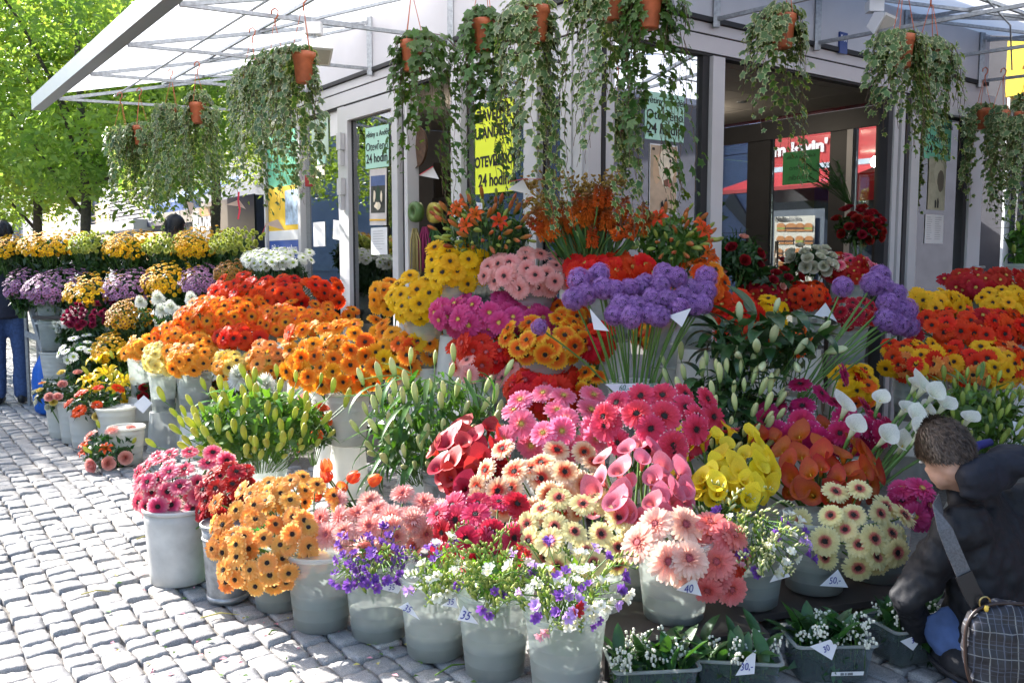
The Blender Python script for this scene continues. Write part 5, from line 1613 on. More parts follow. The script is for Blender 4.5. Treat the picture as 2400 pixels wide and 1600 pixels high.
def freesia_meshes(key, m):
    r_ = random.Random(len(key)); mb = MB()
    for i in range(6):
        a = PI / 3 * i + r_.uniform(-.1, .1)
        w = 0.62
        ca, sa = math.cos(a), math.sin(a)
        V, T, F = [], [], []
        for s_, p in zip((0, 0.3, 0.6, 0.85, 1.0), (0.25, 0.5, 0.95, 0.9, 0.35)):
            x = 0.10 + 0.25 * s_ + 0.55 * s_ ** 2.2; z = 1.15 * s_ - 0.25 * s_ ** 3
            for k in (-1, 0, 1):
                y = k * w * p / 2
                V.append((x * ca - y * sa, x * sa + y * ca, z + (0.07 * p if k else 0) + (0.05 if i % 2 else 0))); T.append(s_)
        for j in range(4):
            for k in range(2): F.append((j * 3 + k, j * 3 + 3 + k, j * 3 + 4 + k, j * 3 + 1 + k))
        mb.add(V, F, 0, T)
    return mb.mesh('blossom', m, True)
FRE = {k: freesia_meshes(k, petal_mat('freesia ' + k, st, 0.4, 0.1)) for k, st in {
    'purple': [(0.0, (0.30, 0.22, 0.28)), (0.4, (0.16, 0.05, 0.33)), (1.0, (0.23, 0.085, 0.44))],
    'lilac': [(0.0, (0.55, 0.5, 0.4)), (0.4, (0.48, 0.28, 0.66)), (1.0, (0.56, 0.36, 0.74))],
    'white': [(0.0, (0.62, 0.60, 0.20)), (0.4, (0.82, 0.80, 0.62)), (1.0, (0.86, 0.86, 0.80))],
    'pink': [(0.0, (0.7, 0.5, 0.3)), (0.5, (0.75, 0.28, 0.36)), (1.0, (0.82, 0.45, 0.50))],
    'red': [(0.0, (0.6, 0.2, 0.03)), (0.5, (0.50, 0.02, 0.02)), (1.0, (0.55, 0.03, 0.03))]}.items()}
def spray_mesh(seed, m, mb_=None):
    """an arching freesia spray of buds, longest at the foot"""
    r_ = random.Random(seed); mb = MB()
    pts = [Vector((0.0, 0, 0)), Vector((0.005, 0, 0.03)), Vector((0.022, 0, 0.055)), Vector((0.05, 0, 0.068)), Vector((0.08, 0, 0.066))]
    mb.tube(pts, 0.0014, 4, 1)
    for i in range(9):
        s_ = i / 8
        k = s_ * 4; j = min(3, int(k)); p = pts[j].lerp(pts[j + 1], k - j)
        L = 0.028 * (1 - 0.62 * s_) + 0.004; rr = 0.0055 * (1 - 0.5 * s_)
        side = 1 if i % 2 else -1
        F = frame_from((0.35, side * 0.55, 1.0))
        prof = [(0.2, 0), (0.75, 0.3), (1, 0.6), (0.7, 0.88), (0.0, 1.0)]
        mb.lathe([(a * rr, b * L) for a, b in prof], 6, p, 0, [b for a, b in prof], F)
    return mb.mesh('bud_spray', [m, GREEN_STEM], True)
SPRAYS = {'green': [spray_mesh(k, bud_mat('freesia bud', (0.16, 0.28, 0.03), (0.34, 0.44, 0.08), (0.50, 0.52, 0.16))) for k in range(2)],
          'cream': [spray_mesh(k, bud_mat('freesia cream bud', (0.20, 0.32, 0.05), (0.58, 0.58, 0.25), (0.72, 0.70, 0.42))) for k in range(2)],
          'purple': [spray_mesh(k, bud_mat('freesia purple bud', (0.16, 0.24, 0.05), (0.22, 0.10, 0.34), (0.22, 0.07, 0.42))) for k in range(2)]}
def freesia_bunch(label, box, Y, blooms, sprays, seed, mouth, nfol=120, droop=0.0):
    nb = sum(n for _k, n in blooms); ns = sum(n for _k, n in sprays)
    box = (box[0] + 12, box[1] + 22, box[2] - 12, box[3] - 6)
    c, rx, ry, rz, pts, r_ = dome(*box, Y, nb + ns, seed, up=0.7, fwd=0.5, spread=0.9, jit=0.35, depth=1.0, back=0.7)
    mc, mr = mouth
    root = thing('freesia_bunch', label, 'flowers', (mc.x, mc.y, mc.z - 0.1), 'freesia bunches in the front buckets')
    kinds = [('b', k) for k, n in blooms for _ in range(n)] + [('s', k) for k, n in sprays for _ in range(n)]
    r_.shuffle(kinds)
    sm = MB()
    for (p, nn, q), (t, k) in zip(pts, kinds):
        if t == 'b':
            put('blossom', FRE[k], root, p, frame_from(nn, q * 6).to_quaternion(), 0.0195 * (0.85 + 0.4 * q))
            put('blossom', FRE[k], root, p + Vector((r_.uniform(-.025, .025), r_.uniform(-.01, .01), r_.uniform(-.02, .02))), frame_from(nn + Vector((r_.uniform(-.6, .6), 0, r_.uniform(-.3, .5))), q * 3).to_quaternion(), 0.018 * (0.85 + 0.4 * q))
        else:
            d = Vector((nn.x, nn.y * 0.8, 0)).normalized()
            y = Vector((0, 0, 1)).cross(d)
            M_ = Matrix((d, y, Vector((0, 0, 1)))).transposed() @ Matrix.Rotation(r_.uniform(-0.5, 0.7), 3, 'Y')
            put('bud_spray', SPRAYS[k][int(q * 9) % 2], root, p - d * 0.035 - Vector((0, 0, 0.03)), M_.to_quaternion(), 0.8 + 0.5 * q)
        a = r_.uniform(0, 6.28)
        sm.tube([Vector((mc.x + math.cos(a) * mr * 0.4, mc.y + math.sin(a) * mr * 0.4, mc.z - 0.13)), Vector(((mc.x + p.x) / 2, (mc.y + p.y) / 2, (mc.z + p.z) / 2 + 0.02)), p], 0.0019, 4, cap=False)
    tag(sm.build('stems', GREEN_STEM, root, True), kind='stuff')
    if nfol: foliage(root, (c.x, c.y + 0.01, c.z - rz * 0.3), (rx * 0.85, max(ry, 0.07) * 0.8, rz * 0.8), nfol, 0.02, 0.045, FOL_LIGHT, 'buds_and_leaves', seed)
    return root

def rose_mesh(seed, m):
    r_ = random.Random(seed); mb = MB()
    for k, (n, rad, h, lean) in enumerate(((5, 1.0, 0.55, 0.5), (5, 0.82, 0.72, 0.34), (4, 0.6, 0.85, 0.18), (4, 0.4, 0.95, 0.05), (3, 0.22, 1.0, -0.05))):
        o = r_.random() * 6
        for i in range(n):
            a0 = o + 2 * PI * i / n; wd = 2 * PI / n * 0.75
            V, T, F = [], [], []
            for j in range(4):
                s_ = j / 3
                rr = rad * (0.25 + 0.75 * math.sin(s_ * PI * 0.5)) + lean * max(0, s_ - 0.6) * 0.6
                for q in range(4):
                    a = a0 + wd * (q / 3 - 0.5) * (0.5 + 0.5 * math.sin(PI * (0.25 + 0.6 * s_)))* 1.6
                    V.append((rr * math.cos(a), rr * math.sin(a), h * s_ - (0.1 if j == 3 and q in (0, 3) else 0))); T.append(s_ * (1 - 0.12 * k))
            for j in range(3):
                for q in range(3): F.append((j * 4 + q, j * 4 + q + 1, (j + 1) * 4 + q + 1, (j + 1) * 4 + q))
            mb.add(V, F, 0, T)
    return mb.mesh('rose', m, True)
ROSE = {k: rose_mesh(i, petal_mat('rose ' + k, [(0, a), (1, b)], 0.3, 0.12)) for i, (k, a, b) in enumerate((('red', (0.16, 0.004, 0.008), (0.30, 0.008, 0.014)), ('white', (0.5, 0.5, 0.32), (0.74, 0.72, 0.6)),
        ('orange', (0.7, 0.15, 0.02), (0.86, 0.16, 0.05)), ('pink', (0.7, 0.25, 0.2), (0.86, 0.42, 0.36)), ('yellow', (0.7, 0.5, 0.05), (0.85, 0.72, 0.25))))}
OPENL = {'yellow': open_lily_mesh('flower', [petal_mat('lily yellow', [(0, (0.5, 0.5, 0.05)), (0.3, (0.85, 0.55, 0.01)), (1, (0.9, 0.66, 0.03))], 0.4, 0.1), EYE_AM], 1),
         'orange': open_lily_mesh('flower', [petal_mat('lily orange', [(0, (0.7, 0.2, 0.02)), (0.5, (0.78, 0.075, 0.012)), (1, (0.82, 0.10, 0.02))], 0.4, 0.15), EYE_BR], 2)}
def bouquet(label, px, py, Y, w, h, heads, seed, leaf=True, mats=FOL_DARK, group=None, name='mixed_bouquet', nfol=140, leafkey='broad', nleaf=4):
    """heads: list of (mesh, count, size)"""
    c, rx, ry, rz, pts, r_ = dome(px - w / 2, py - h / 2, px + w / 2, py + h / 2, Y, sum(n for _m, n, _s in heads), seed, up=0.8, fwd=0.6, spread=0.7, jit=0.3, depth=1.0)
    root = thing(name, label, 'bouquet', (c.x, c.y, c.z - 0.25), group)
    hs = [(m_, s_) for m_, n, s_ in heads for _ in range(n)]
    r_.shuffle(hs)
    for (p, nn, q), (m_, s_) in zip(pts, hs):
        put(m_.name.split('.')[0] if m_.name.split('.')[0] in ('rose', 'flower', 'bud', 'blossom', 'spathe', 'petals') else 'flower', m_, root, p, frame_from(nn, q * 6).to_quaternion(), s_ * (0.85 + 0.3 * q))
    foliage(root, (c.x, c.y + 0.02, c.z - rz * 0.3), (rx * 1.1, max(ry, 0.06) * 1.05, rz * 0.9), int(nfol * 2.2), 0.035, 0.08, mats, 'greenery', seed)
    if nleaf:
        for k in range(nleaf):
            a = r_.uniform(-0.4, PI + 0.4) + PI
            d = Vector((math.cos(a), math.sin(a) * 0.7, 0.5)).normalized()
            y = Vector((0, 0, 1)).cross(d).normalized(); z = d.cross(y)
            put('leaf', LEAFS[leafkey][k % 3], root, c + d * rx * 0.5 - Vector((0, 0, rz * 0.7)), Matrix((d, y, z)).transposed().to_quaternion(), 0.9)
    sm = MB()
    for k in range(8):
        a = r_.uniform(0, 6.28)
        sm.tube([c + Vector((math.cos(a) * 0.015, math.sin(a) * 0.015, -0.27)), c + Vector((math.cos(a) * rx * 0.5, math.sin(a) * ry * 0.5, -rz))], 0.003, 4)
    tag(sm.build('stems', GREEN_STEM, root, True), kind='stuff')
    return root
# ================================================================ the front row of buckets
Bk = {}
Bk[0] = bucket_at(425, 1377, 0.148, 0.335, 'old', 'big scuffed white bucket at the left end of the front row', rb=0.128)
Bk[1] = bucket_at(535, 1418, 0.098, 0.33, 'metal', 'dented zinc bucket beside the big scuffed white one', rb=0.082)
Bk['g'] = bucket_at(603, 1383, 0.10, 0.24, 'green', 'bright green bucket half hidden behind the zinc one')
Bk[2] = bucket_at(655, 1437, 0.118, 0.29, 'frost', 'frosted bucket between the zinc bucket and the peach gerberas', 0.55)
Bk[3] = bucket_at(755, 1486, 0.133, 0.30, 'frost', 'frosted bucket right under the peach gerberas', 0.47)
Bk[4] = bucket_at(890, 1508, 0.132, 0.295, 'frost', 'frosted bucket under the purple freesias, little water in it', 0.22)
Bk[5] = bucket_at(1022, 1553, 0.132, 0.295, 'frost', 'frosted bucket with two price tags under the white freesias', 0.28)
Bk[6] = bucket_at(1160, 1600, 0.130, 0.295, 'frost', 'frosted bucket filled with the green freesia buds', 0.38)
Bk[7] = bucket_at(1325, 1668, 0.132, 0.295, 'frost', 'nearest frosted bucket, its water reaching halfway up', 0.46)
Bk[8] = bucket_at(1390, 1455, 0.115, 0.29, 'frost', 'frosted bucket behind the nearest one, under the cream gerberas', 0.3, Y=3.22, z=0.0)
Bk[9] = bucket_at(1577, 0, 0.137, 0.285, 'frost', 'frosted bucket under the blush and coral gerberas', 0.12, z=0.15, Y=3.12)
Bk[10] = bucket_at(1752, 0, 0.137, 0.285, 'frost', 'frosted bucket under the mixed freesias right of the coral gerberas', 0.5, z=0.13, Y=3.3)
Bk[11] = bucket_at(1905, 0, 0.14, 0.285, 'frost', 'frosted bucket with a large price tag under the right cream gerberas', 0.4, z=0.13, Y=3.45)
Bk[12] = bucket_at(2050, 0, 0.135, 0.285, 'frost', 'shaded frosted bucket next to the crouching man', 0.4, z=0.12, Y=3.6)
def stand(pts, z, w, label, name='low_stand'):
    """a low board on blocks carrying buckets"""
    a, b = Vector(pts[0]), Vector(pts[1])
    r = thing(name, label, 'stand', (a + b) / 2 * Vector((1, 1, 0)) if False else Vector(((a.x + b.x) / 2, (a.y + b.y) / 2, 0)))
    a.z = b.z = z - 0.0145
    MB().bar(a, b, w, 0.025).build('board', DARKWOOD, r)
    for k in (0.08, 0.5, 0.92):
        p = a.lerp(b, k); MB().box((p.x - 0.03, p.y - w * 0.4, 0), (p.x + 0.03, p.y + w * 0.4, z - 0.0275)).build('block', DARKWOOD, r)
    return r
stand([(0.30, 3.06, 0), (0.86, 3.14, 0)], 0.149, 0.34, 'low dark board under the blush gerbera bucket')
stand([(0.66, 3.32, 0), (1.70, 3.62, 0)], 0.119, 0.36, 'low dark board under the shaded buckets at right')

# ================================================================ gerberas, bunch by bunch
def S(*a): return [(a[i], a[i + 1]) for i in range(0, len(a), 2)]
# front row
gbunch('gerbera', (318, 1052, 520, 1208), 3.98, 28, 0.098, S('rosecream', 1), 'pink cream tipped gerbera', 'pink cream-tipped gerberas over the scuffed bucket', Bk[0], up=0.6)
gbunch('gerbera', (465, 1082, 605, 1240), 3.80, 19, 0.098, S('crimson', 1), 'crimson dark eyed gerbera', 'crimson gerberas right of the pink cream-tipped ones', Bk[0])
gbunch('gerbera', (500, 1130, 800, 1340), 3.52, 44, 0.091, S('peach', 3, 'apricot', 1), 'peach gerbera', 'peach gerberas over the frosted front bucket', Bk[3], depth=1.0)
gbunch('gerbera', (590, 1105, 740, 1200), 3.72, 12, 0.089, S('peach', 1), 'peach gerbera', 'peach gerberas behind, next to the orange tulips', Bk[2])
gbunch('double_gerbera', (755, 1150, 1030, 1285), 3.50, 22, 0.112, S('salmonfrill', 1), 'double salmon gerbera', 'double salmon gerberas behind the purple freesias', Bk[4], jit=0.5)
gbunch('gerbera', (1015, 1150, 1250, 1325), 3.33, 17, 0.120, S('coraltip', 3, 'crimsontip', 2), 'raspberry gerbera with white tips', 'raspberry gerberas behind the green freesia buds', Bk[6])
gbunch('gerbera', (1115, 1040, 1415, 1200), 3.68, 22, 0.120, S('peachring', 1), 'pale peach gerbera with red ring', 'pale peach gerberas with red rings', (P(1290, 1225, 3.72), 0.12))
gbunch('gerbera', (1225, 1160, 1500, 1320), 3.22, 17, 0.111, S('creamring', 1), 'cream gerbera with pink ring', 'cream gerberas with pink rings at the middle', Bk[8])
gbunch('gerbera', (1480, 1200, 1650, 1350), 3.02, 6, 0.141, S('blush', 1), 'large blush gerbera', 'large blush gerberas with dark red hearts', Bk[9])
gbunch('gerbera', (1590, 1180, 1745, 1395), 3.10, 11, 0.126, S('coral', 1), 'coral gerbera', 'coral gerberas drooping beside the blush ones', Bk[9], jit=0.45)
gbunch('gerbera', (1885, 1145, 2115, 1325), 3.36, 16, 0.112, S('creamring', 1), 'cream gerbera with pink ring', 'cream gerberas beside the crouching man', Bk[11], jit=0.4)
gbunch('gerbera', (2085, 1110, 2190, 1230), 3.62, 6, 0.128, S('magenta', 2, 'magentatip', 1), 'magenta gerbera', "magenta gerberas at the crouching man's face", Bk[12])
# second tier
gbunch('double_gerbera', (1185, 905, 1460, 1055), 4.02, 17, 0.132, S('pinkbloom', 1), 'bright pink double gerbera', 'bright pink double gerberas left of the raspberry pink ones', up=0.6)
gbunch('gerbera', (1400, 895, 1680, 1058), 3.72, 16, 0.137, S('coraltip', 1), 'raspberry pink gerbera with pale tips', 'raspberry pink gerberas under the allium bucket', (P(1480, 1075, 3.8), 0.12))
gbunch('gerbera', (1785, 930, 2085, 1050), 4.02, 20, 0.128, S('magentatip', 1), 'magenta gerbera with white tips', 'magenta gerberas behind the orange callas', (P(1930, 1060, 4.1), 0.12))
for px, py, n_, k in ((1875, 901, (-0.2, -0.35, 0.9), 0.118), (1978, 878, (0.75, -0.5, 0.3), 0.118), (1924, 922, (0.5, -0.5, 0.6), 0.11)):
    r_ = gerbera('gerbera', P(px, py, 4.1), n_, k, 'magentatip', P(1930, 1075, 4.15), px * 0.01)
    tag(r_, {1875: 'upward facing magenta gerbera standing above the other magenta ones', 1978: 'magenta gerbera seen edge on beside the yellow gerberas', 1924: 'magenta gerbera tilted right above the dense magenta bunch'}[px], group='stray magenta gerberas')
nod = gerbera('gerbera', P(1708, 1008, 3.78), (0.15, -0.25, -0.85), 0.105, 'coraltip', P(1500, 1075, 3.85), 1.0)
tag(nod, 'drooping pink gerbera hanging head down before the lilies', group='stray raspberry gerberas')
# third and upper tiers at the corner
gbunch('gerbera', (1185, 855, 1365, 965), 4.60, 15, 0.155, S('red', 1), 'big red gerbera', 'big red gerberas left of the allium bucket', depth=0.7)
gbunch('gerbera', (1345, 855, 1420, 945), 4.62, 4, 0.128, S('flame', 1), 'flame gerbera', 'yellow tipped flame gerberas by the allium bucket rim', (P(1380, 960, 4.65), 0.08))
gbunch('gerbera', (1165, 845, 1270, 925), 4.72, 6, 0.107, S('lightpink', 1), 'light pink gerbera', 'light pink gerberas between lilies and red gerberas', (P(1210, 950, 4.75), 0.08))
gbunch('gerbera', (1060, 825, 1160, 885), 4.75, 5, 0.107, S('lightpink', 1), 'light pink gerbera', 'light pink gerberas peeping over the pale lily buds', (P(1110, 910, 4.78), 0.08))
gbunch('gerbera', (1055, 765, 1215, 865), 4.85, 13, 0.128, S('red', 1), 'red gerbera', 'red gerberas under the magenta double bunch')
gbunch('gerbera', (1185, 735, 1385, 845), 4.72, 15, 0.128, S('flame', 1), 'yellow and orange flame gerbera', 'flame gerberas below the single allium')
gbunch('gerbera', (1290, 690, 1400, 770), 4.92, 7, 0.123, S('flame', 1, 'tangerine', 1), 'orange gerbera', 'orange gerberas behind the left alliums', (P(1340, 790, 4.95), 0.08))
gbunch('gerbera', (1350, 745, 1440, 850), 4.75, 8, 0.134, S('red', 1), 'red gerbera', 'red gerberas seen between the allium stems', (P(1390, 870, 4.8), 0.08))
gbunch('double_gerbera', (1010, 680, 1325, 780), 4.98, 28, 0.134, S('magenta', 1), 'double magenta pink gerbera', 'double magenta pink gerberas in the middle tier', depth=0.7)
gbunch('gerbera', (1135, 577, 1350, 690), 5.00, 20, 0.120, S('lightpink', 1), 'light pink gerbera', 'light pink gerberas under the torch lilies', depth=0.6)
gbunch('double_gerbera', (1335, 583, 1540, 680), 4.85, 18, 0.144, S('scarlet', 1), 'double scarlet gerbera', 'double scarlet gerberas behind the alliums', depth=0.6)
gbunch('gerbera', (1000, 557, 1140, 672), 5.12, 15, 0.128, S('yellow', 1), 'yellow gerbera', 'yellow gerberas left of the light pink ones', depth=0.7)
gbunch('gerbera', (915, 640, 1065, 750), 5.22, 17, 0.126, S('yellow', 1), 'yellow gerbera', 'yellow gerberas over the orange heap')
gbunch('gerbera', (868, 650, 950, 730), 5.45, 8, 0.118, S('amber', 1, 'orange', 1), 'amber gerbera', 'amber gerberas beside the kiosk door', (P(915, 745, 5.5), 0.08))
gbunch('gerbera', (1570, 595, 1705, 700), 5.02, 11, 0.126, S('tangerine', 1, 'orange', 1), 'orange gerbera', 'orange gerberas right of the double scarlet ones')
# the big orange heap
WB = bucket_at(818, 0, 0.135, 0.32, 'white', 'tall cream bucket under the big orange heap', 0.3, z=P(800, 1040, 5.35).z, Y=5.35)
WB2 = bucket_at(780, 0, 0.13, 0.32, 'white', 'cream bucket behind the left rim of the tall one', 0.3, z=P(800, 1030, 5.6).z, Y=5.62)
SHELVES += [(WB[0].x, WB[0].y, WB[0].z - 0.32), (WB2[0].x, WB2[0].y, WB2[0].z - 0.32)]
gbunch('gerbera', (680, 735, 940, 905), 5.38, 40, 0.120, S('orange', 5, 'amber', 2, 'tangerine', 1), 'orange gerbera', 'orange gerberas in the big heap over the cream bucket', WB, depth=1.0, jit=0.45)
gbunch('gerbera', (880, 725, 1060, 875), 5.32, 22, 0.126, S('orange', 3, 'tangerine', 2, 'amber', 1, 'yellow', 0.4), 'bright orange gerbera', 'bright orange gerberas above the pale lily buds', jit=0.35)
# left wing, mini gerberas
gbunch('mini_gerbera', (498, 640, 790, 720), 7.05, 40, 0.124, S('redorange', 1), 'red orange dark eyed gerbera', 'red-orange gerberas in front of the kiosk window', depth=0.7)
gbunch('mini_gerbera', (420, 690, 620, 775), 6.75, 30, 0.112, S('orangeeye', 1), 'orange dark eyed gerbera', 'orange gerberas left of centre under the red-orange row', depth=0.7)
gbunch('mini_gerbera', (590, 705, 815, 780), 6.72, 34, 0.112, S('orangeeye', 1), 'orange dark eyed gerbera', 'orange gerberas in the right half of the left wing', depth=0.7)
gbunch('mini_gerbera', (505, 752, 625, 815), 6.55, 16, 0.118, S('redorange', 1), 'red orange gerbera', 'red-orange gerberas in the low middle patch', depth=0.8)
gbunch('mini_gerbera', (368, 745, 512, 812), 6.70, 20, 0.109, S('orangeeye', 2, 'miniamber', 2), 'orange gerbera', 'orange gerberas above the pale lemon ones')
gbunch('mini_gerbera', (333, 795, 420, 875), 6.60, 11, 0.104, S('lemon', 1), 'pale lemon gerbera', 'pale lemon gerberas left of the amber ones')
gbunch('mini_gerbera', (385, 790, 515, 872), 6.45, 19, 0.109, S('miniamber', 1), 'amber gerbera', 'amber gerberas right of the pale lemon ones')
gbunch('mini_gerbera', (495, 810, 600, 885), 6.35, 12, 0.116, S('lemoneye', 2, 'miniamber', 1), 'lemon gerbera with dark eye', 'lemon gerberas with dark eyes at the left centre')
gbunch('mini_gerbera', (575, 790, 680, 890), 6.30, 16, 0.116, S('apricot', 2, 'miniamber', 1, 'lemoneye', 1), 'apricot gerbera', 'apricot gerberas left of the big orange heap')
gbunch('mini_gerbera', (290, 780, 365, 845), 6.9, 8, 0.124, S('miniamber', 1), 'golden orange gerbera', 'golden orange gerberas beside the gold chrysanthemums')
# right display in the shade
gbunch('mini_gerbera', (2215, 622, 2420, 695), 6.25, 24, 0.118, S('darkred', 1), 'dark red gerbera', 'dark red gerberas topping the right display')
gbunch('mini_gerbera', (2130, 672, 2265, 735), 5.98, 17, 0.116, S('miniyellow', 1), 'yellow gerbera', 'yellow gerberas at the left of the right display')
gbunch('mini_gerbera', (2300, 668, 2420, 738), 5.95, 13, 0.116, S('miniyellow', 1), 'yellow gerbera', 'yellow gerberas at the right picture edge')
gbunch('mini_gerbera', (2135, 715, 2420, 805), 5.75, 34, 0.120, S('redorange', 3, 'darkred', 1), 'red orange gerbera', 'red-orange gerberas across the right display')
gbunch('mini_gerbera', (2065, 790, 2240, 880), 5.5, 24, 0.116, S('redorange', 3, 'miniyellow', 2, 'apricot', 1), 'mixed red and yellow gerbera', 'mixed gerberas under the leaning alliums')
gbunch('mini_gerbera', (2200, 795, 2420, 895), 5.4, 28, 0.118, S('miniyellow', 3, 'apricot', 2, 'redorange', 2), 'mixed yellow and peach gerbera', 'mixed gerberas lowest in the right display')
# doorway
gbunch('mini_gerbera', (1845, 655, 1945, 720), 6.05, 14, 0.100, S('redorange', 1), 'orange gerbera', 'shaded orange gerberas in the doorway')
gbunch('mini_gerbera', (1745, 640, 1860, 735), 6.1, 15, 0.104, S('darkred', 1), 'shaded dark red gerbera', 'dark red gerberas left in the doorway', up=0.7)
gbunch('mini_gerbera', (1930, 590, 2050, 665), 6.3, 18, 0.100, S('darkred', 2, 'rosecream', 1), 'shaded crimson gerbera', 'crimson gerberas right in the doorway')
gbunch('mini_gerbera', (1940, 690, 2060, 765), 5.8, 12, 0.100, S('crimson', 1), 'raspberry red gerbera', 'raspberry red gerberas behind the leaning allium stems')
gbunch('double_gerbera', (1665, 678, 1790, 800), 4.95, 18, 0.134, S('scarlet', 1), 'scarlet gerbera', 'scarlet gerberas right of the allium heads', jit=0.5)
gbunch('gerbera', (1770, 690, 1855, 775), 5.0, 6, 0.107, S('yellow', 1), 'yellow gerbera', 'yellow gerberas turned aside behind the white lily buds', (P(1780, 800, 5.0), 0.08), jit=0.7)
gbunch('gerbera', (1790, 755, 1910, 830), 5.0, 7, 0.107, S('tangerine', 1), 'orange gerbera', 'orange gerberas behind the white lily buds', (P(1840, 850, 5.0), 0.09))
gbunch('gerbera', (1945, 840, 2055, 950), 4.75, 15, 0.112, S('yellow', 3, 'tangerine', 1, 'red', 0.5), 'golden yellow gerbera', 'golden yellow gerberas right of the leaning stems', jit=0.5)

# ================================================================ chrysanthemums on the left stand
mumbunch('gold chrysanthemums at the far left end of the top row', (-10, 548, 60, 600), 640, 8.65, 55, 0.036, 'gold', 1, bk=False)
mumbunch('broad bunch of gold chrysanthemums second from the left in the top row', (50, 540, 195, 598), 655, 8.6, 130, 0.036, 'gold', 2, bk=False)
mumbunch('lime green chrysanthemums between the two big gold bunches', (172, 545, 258, 590), 655, 8.55, 46, 0.046, 'lime', 3, bk=False)
mumbunch('gold chrysanthemums in the middle of the top row', (250, 540, 362, 600), 655, 8.55, 100, 0.036, 'gold', 4, bk=False)
mumbunch('lime green chrysanthemums right of the middle gold bunch', (345, 550, 442, 592), 655, 8.5, 48, 0.046, 'lime', 5, bk=False)
mumbunch('tallest gold chrysanthemums in the top row', (410, 532, 520, 600), 650, 8.5, 95, 0.037, 'gold', 6, bk=False)
mumbunch('lime green chrysanthemums at the right end of the top row', (500, 538, 606, 590), 640, 8.45, 60, 0.046, 'lime', 7, bk=False)
mumbunch('white daisy chrysanthemums before the blue information poster', (570, 580, 728, 625), 690, 8.0, 44, 0.080, 'white', 8)
mumbunch('mauve chrysanthemums at the left end of the second row', (18, 628, 80, 695), 720, 8.3, 55, 0.038, 'mauve', 9, bk=False)
mumbunch('large mauve bunch beside the steel ladder', (65, 630, 190, 705), 735, 8.2, 120, 0.040, 'mauve', 10, bk=False)
mumbunch('gold button chrysanthemums between the two mauve bunches', (160, 640, 275, 710), 740, 8.05, 62, 0.042, 'gold', 11, bk=False)
mumbunch('mauve chrysanthemums in the middle of the second row', (245, 630, 365, 700), 735, 8.1, 100, 0.038, 'mauve', 12, bk=False)
mumbunch('gold button chrysanthemums with one tall stem in the second row', (340, 612, 448, 685), 735, 8.1, 78, 0.039, 'gold', 13, bk=False)
mumbunch('mauve chrysanthemums left of the rust ones', (425, 620, 530, 685), 720, 8.1, 90, 0.038, 'mauve', 14, bk=False)
mumbunch('rust and gold chrysanthemums under the white daisies', (505, 610, 590, 660), 700, 7.9, 60, 0.036, 'rust', 15)
mumbunch('burgundy chrysanthemums in the third row', (162, 708, 265, 762), 800, 7.75, 26, 0.066, 'burgundy', 16)
mumbunch('brown eyed gold chrysanthemums in the third row', (258, 698, 362, 765), 805, 7.6, 72, 0.038, 'browneye', 17)
mumbunch('gold button chrysanthemums beside the green eyed daisies', (222, 778, 305, 845), 880, 7.4, 45, 0.040, 'gold', 18)
mumbunch('white daisies with green eyes on tall dark leaves', (148, 785, 240, 842), 905, 7.35, 11, 0.084, 'white', 19, fx=0.75)
mumbunch('white feathery chrysanthemums behind the burgundy ones, left', (136, 735, 172, 778), 800, 7.8, 5, 0.07, 'spider', 20, bk=False)
mumbunch('white feathery chrysanthemums right of the burgundy ones', (250, 755, 285, 795), 810, 7.7, 4, 0.07, 'spider', 21, bk=False)
for px, py, Y, d, lab in ((329, 708, 7.4, 0.10, 'white feathery chrysanthemum ball among brown eyed gold blossoms'), (370, 699, 7.5, 0.12, 'white feathery chrysanthemum right above the brown eyed gold ones'),
                          (400, 720, 7.3, 0.11, 'white feathery chrysanthemum left of the orange gerberas'), (378, 728, 7.35, 0.11, 'creamy feathery chrysanthemum lowest of its white cluster'), (420, 735, 7.25, 0.11, 'pinkish white feathery chrysanthemum touching the orange gerberas'),
                          (448, 700, 7.3, 0.11, 'white feathery chrysanthemum below the mauve bunch'), (560, 885, 6.2, 0.165, 'large white feathery chrysanthemum, left of the pair above the lime lily buds'), (624, 905, 6.0, 0.165, 'large white feathery chrysanthemum, right of the pair above the lime lily buds')):
    p = P(px, py, Y)
    root = thing('chrysanthemum', lab, 'flower', p - Vector((0, -0.03, 0.25)), 'white feathery chrysanthemums')
    put('blossom', MUM['spider'][px % 2], root, p, frame_from((0.1, -0.6, 0.6)).to_quaternion(), d / 2)
    stem_mesh(p - Vector((0, -0.03, 0.25)), p, Vector((0, -0.5, 0.7)), 0.003, 0.008).build('stem', GREEN_STEM, root, True)
    foliage(root, p + Vector((0, 0.03, -0.13)), (0.06, 0.05, 0.1), 50, 0.04, 0.07, FOL_DARK, 'leaves', px)

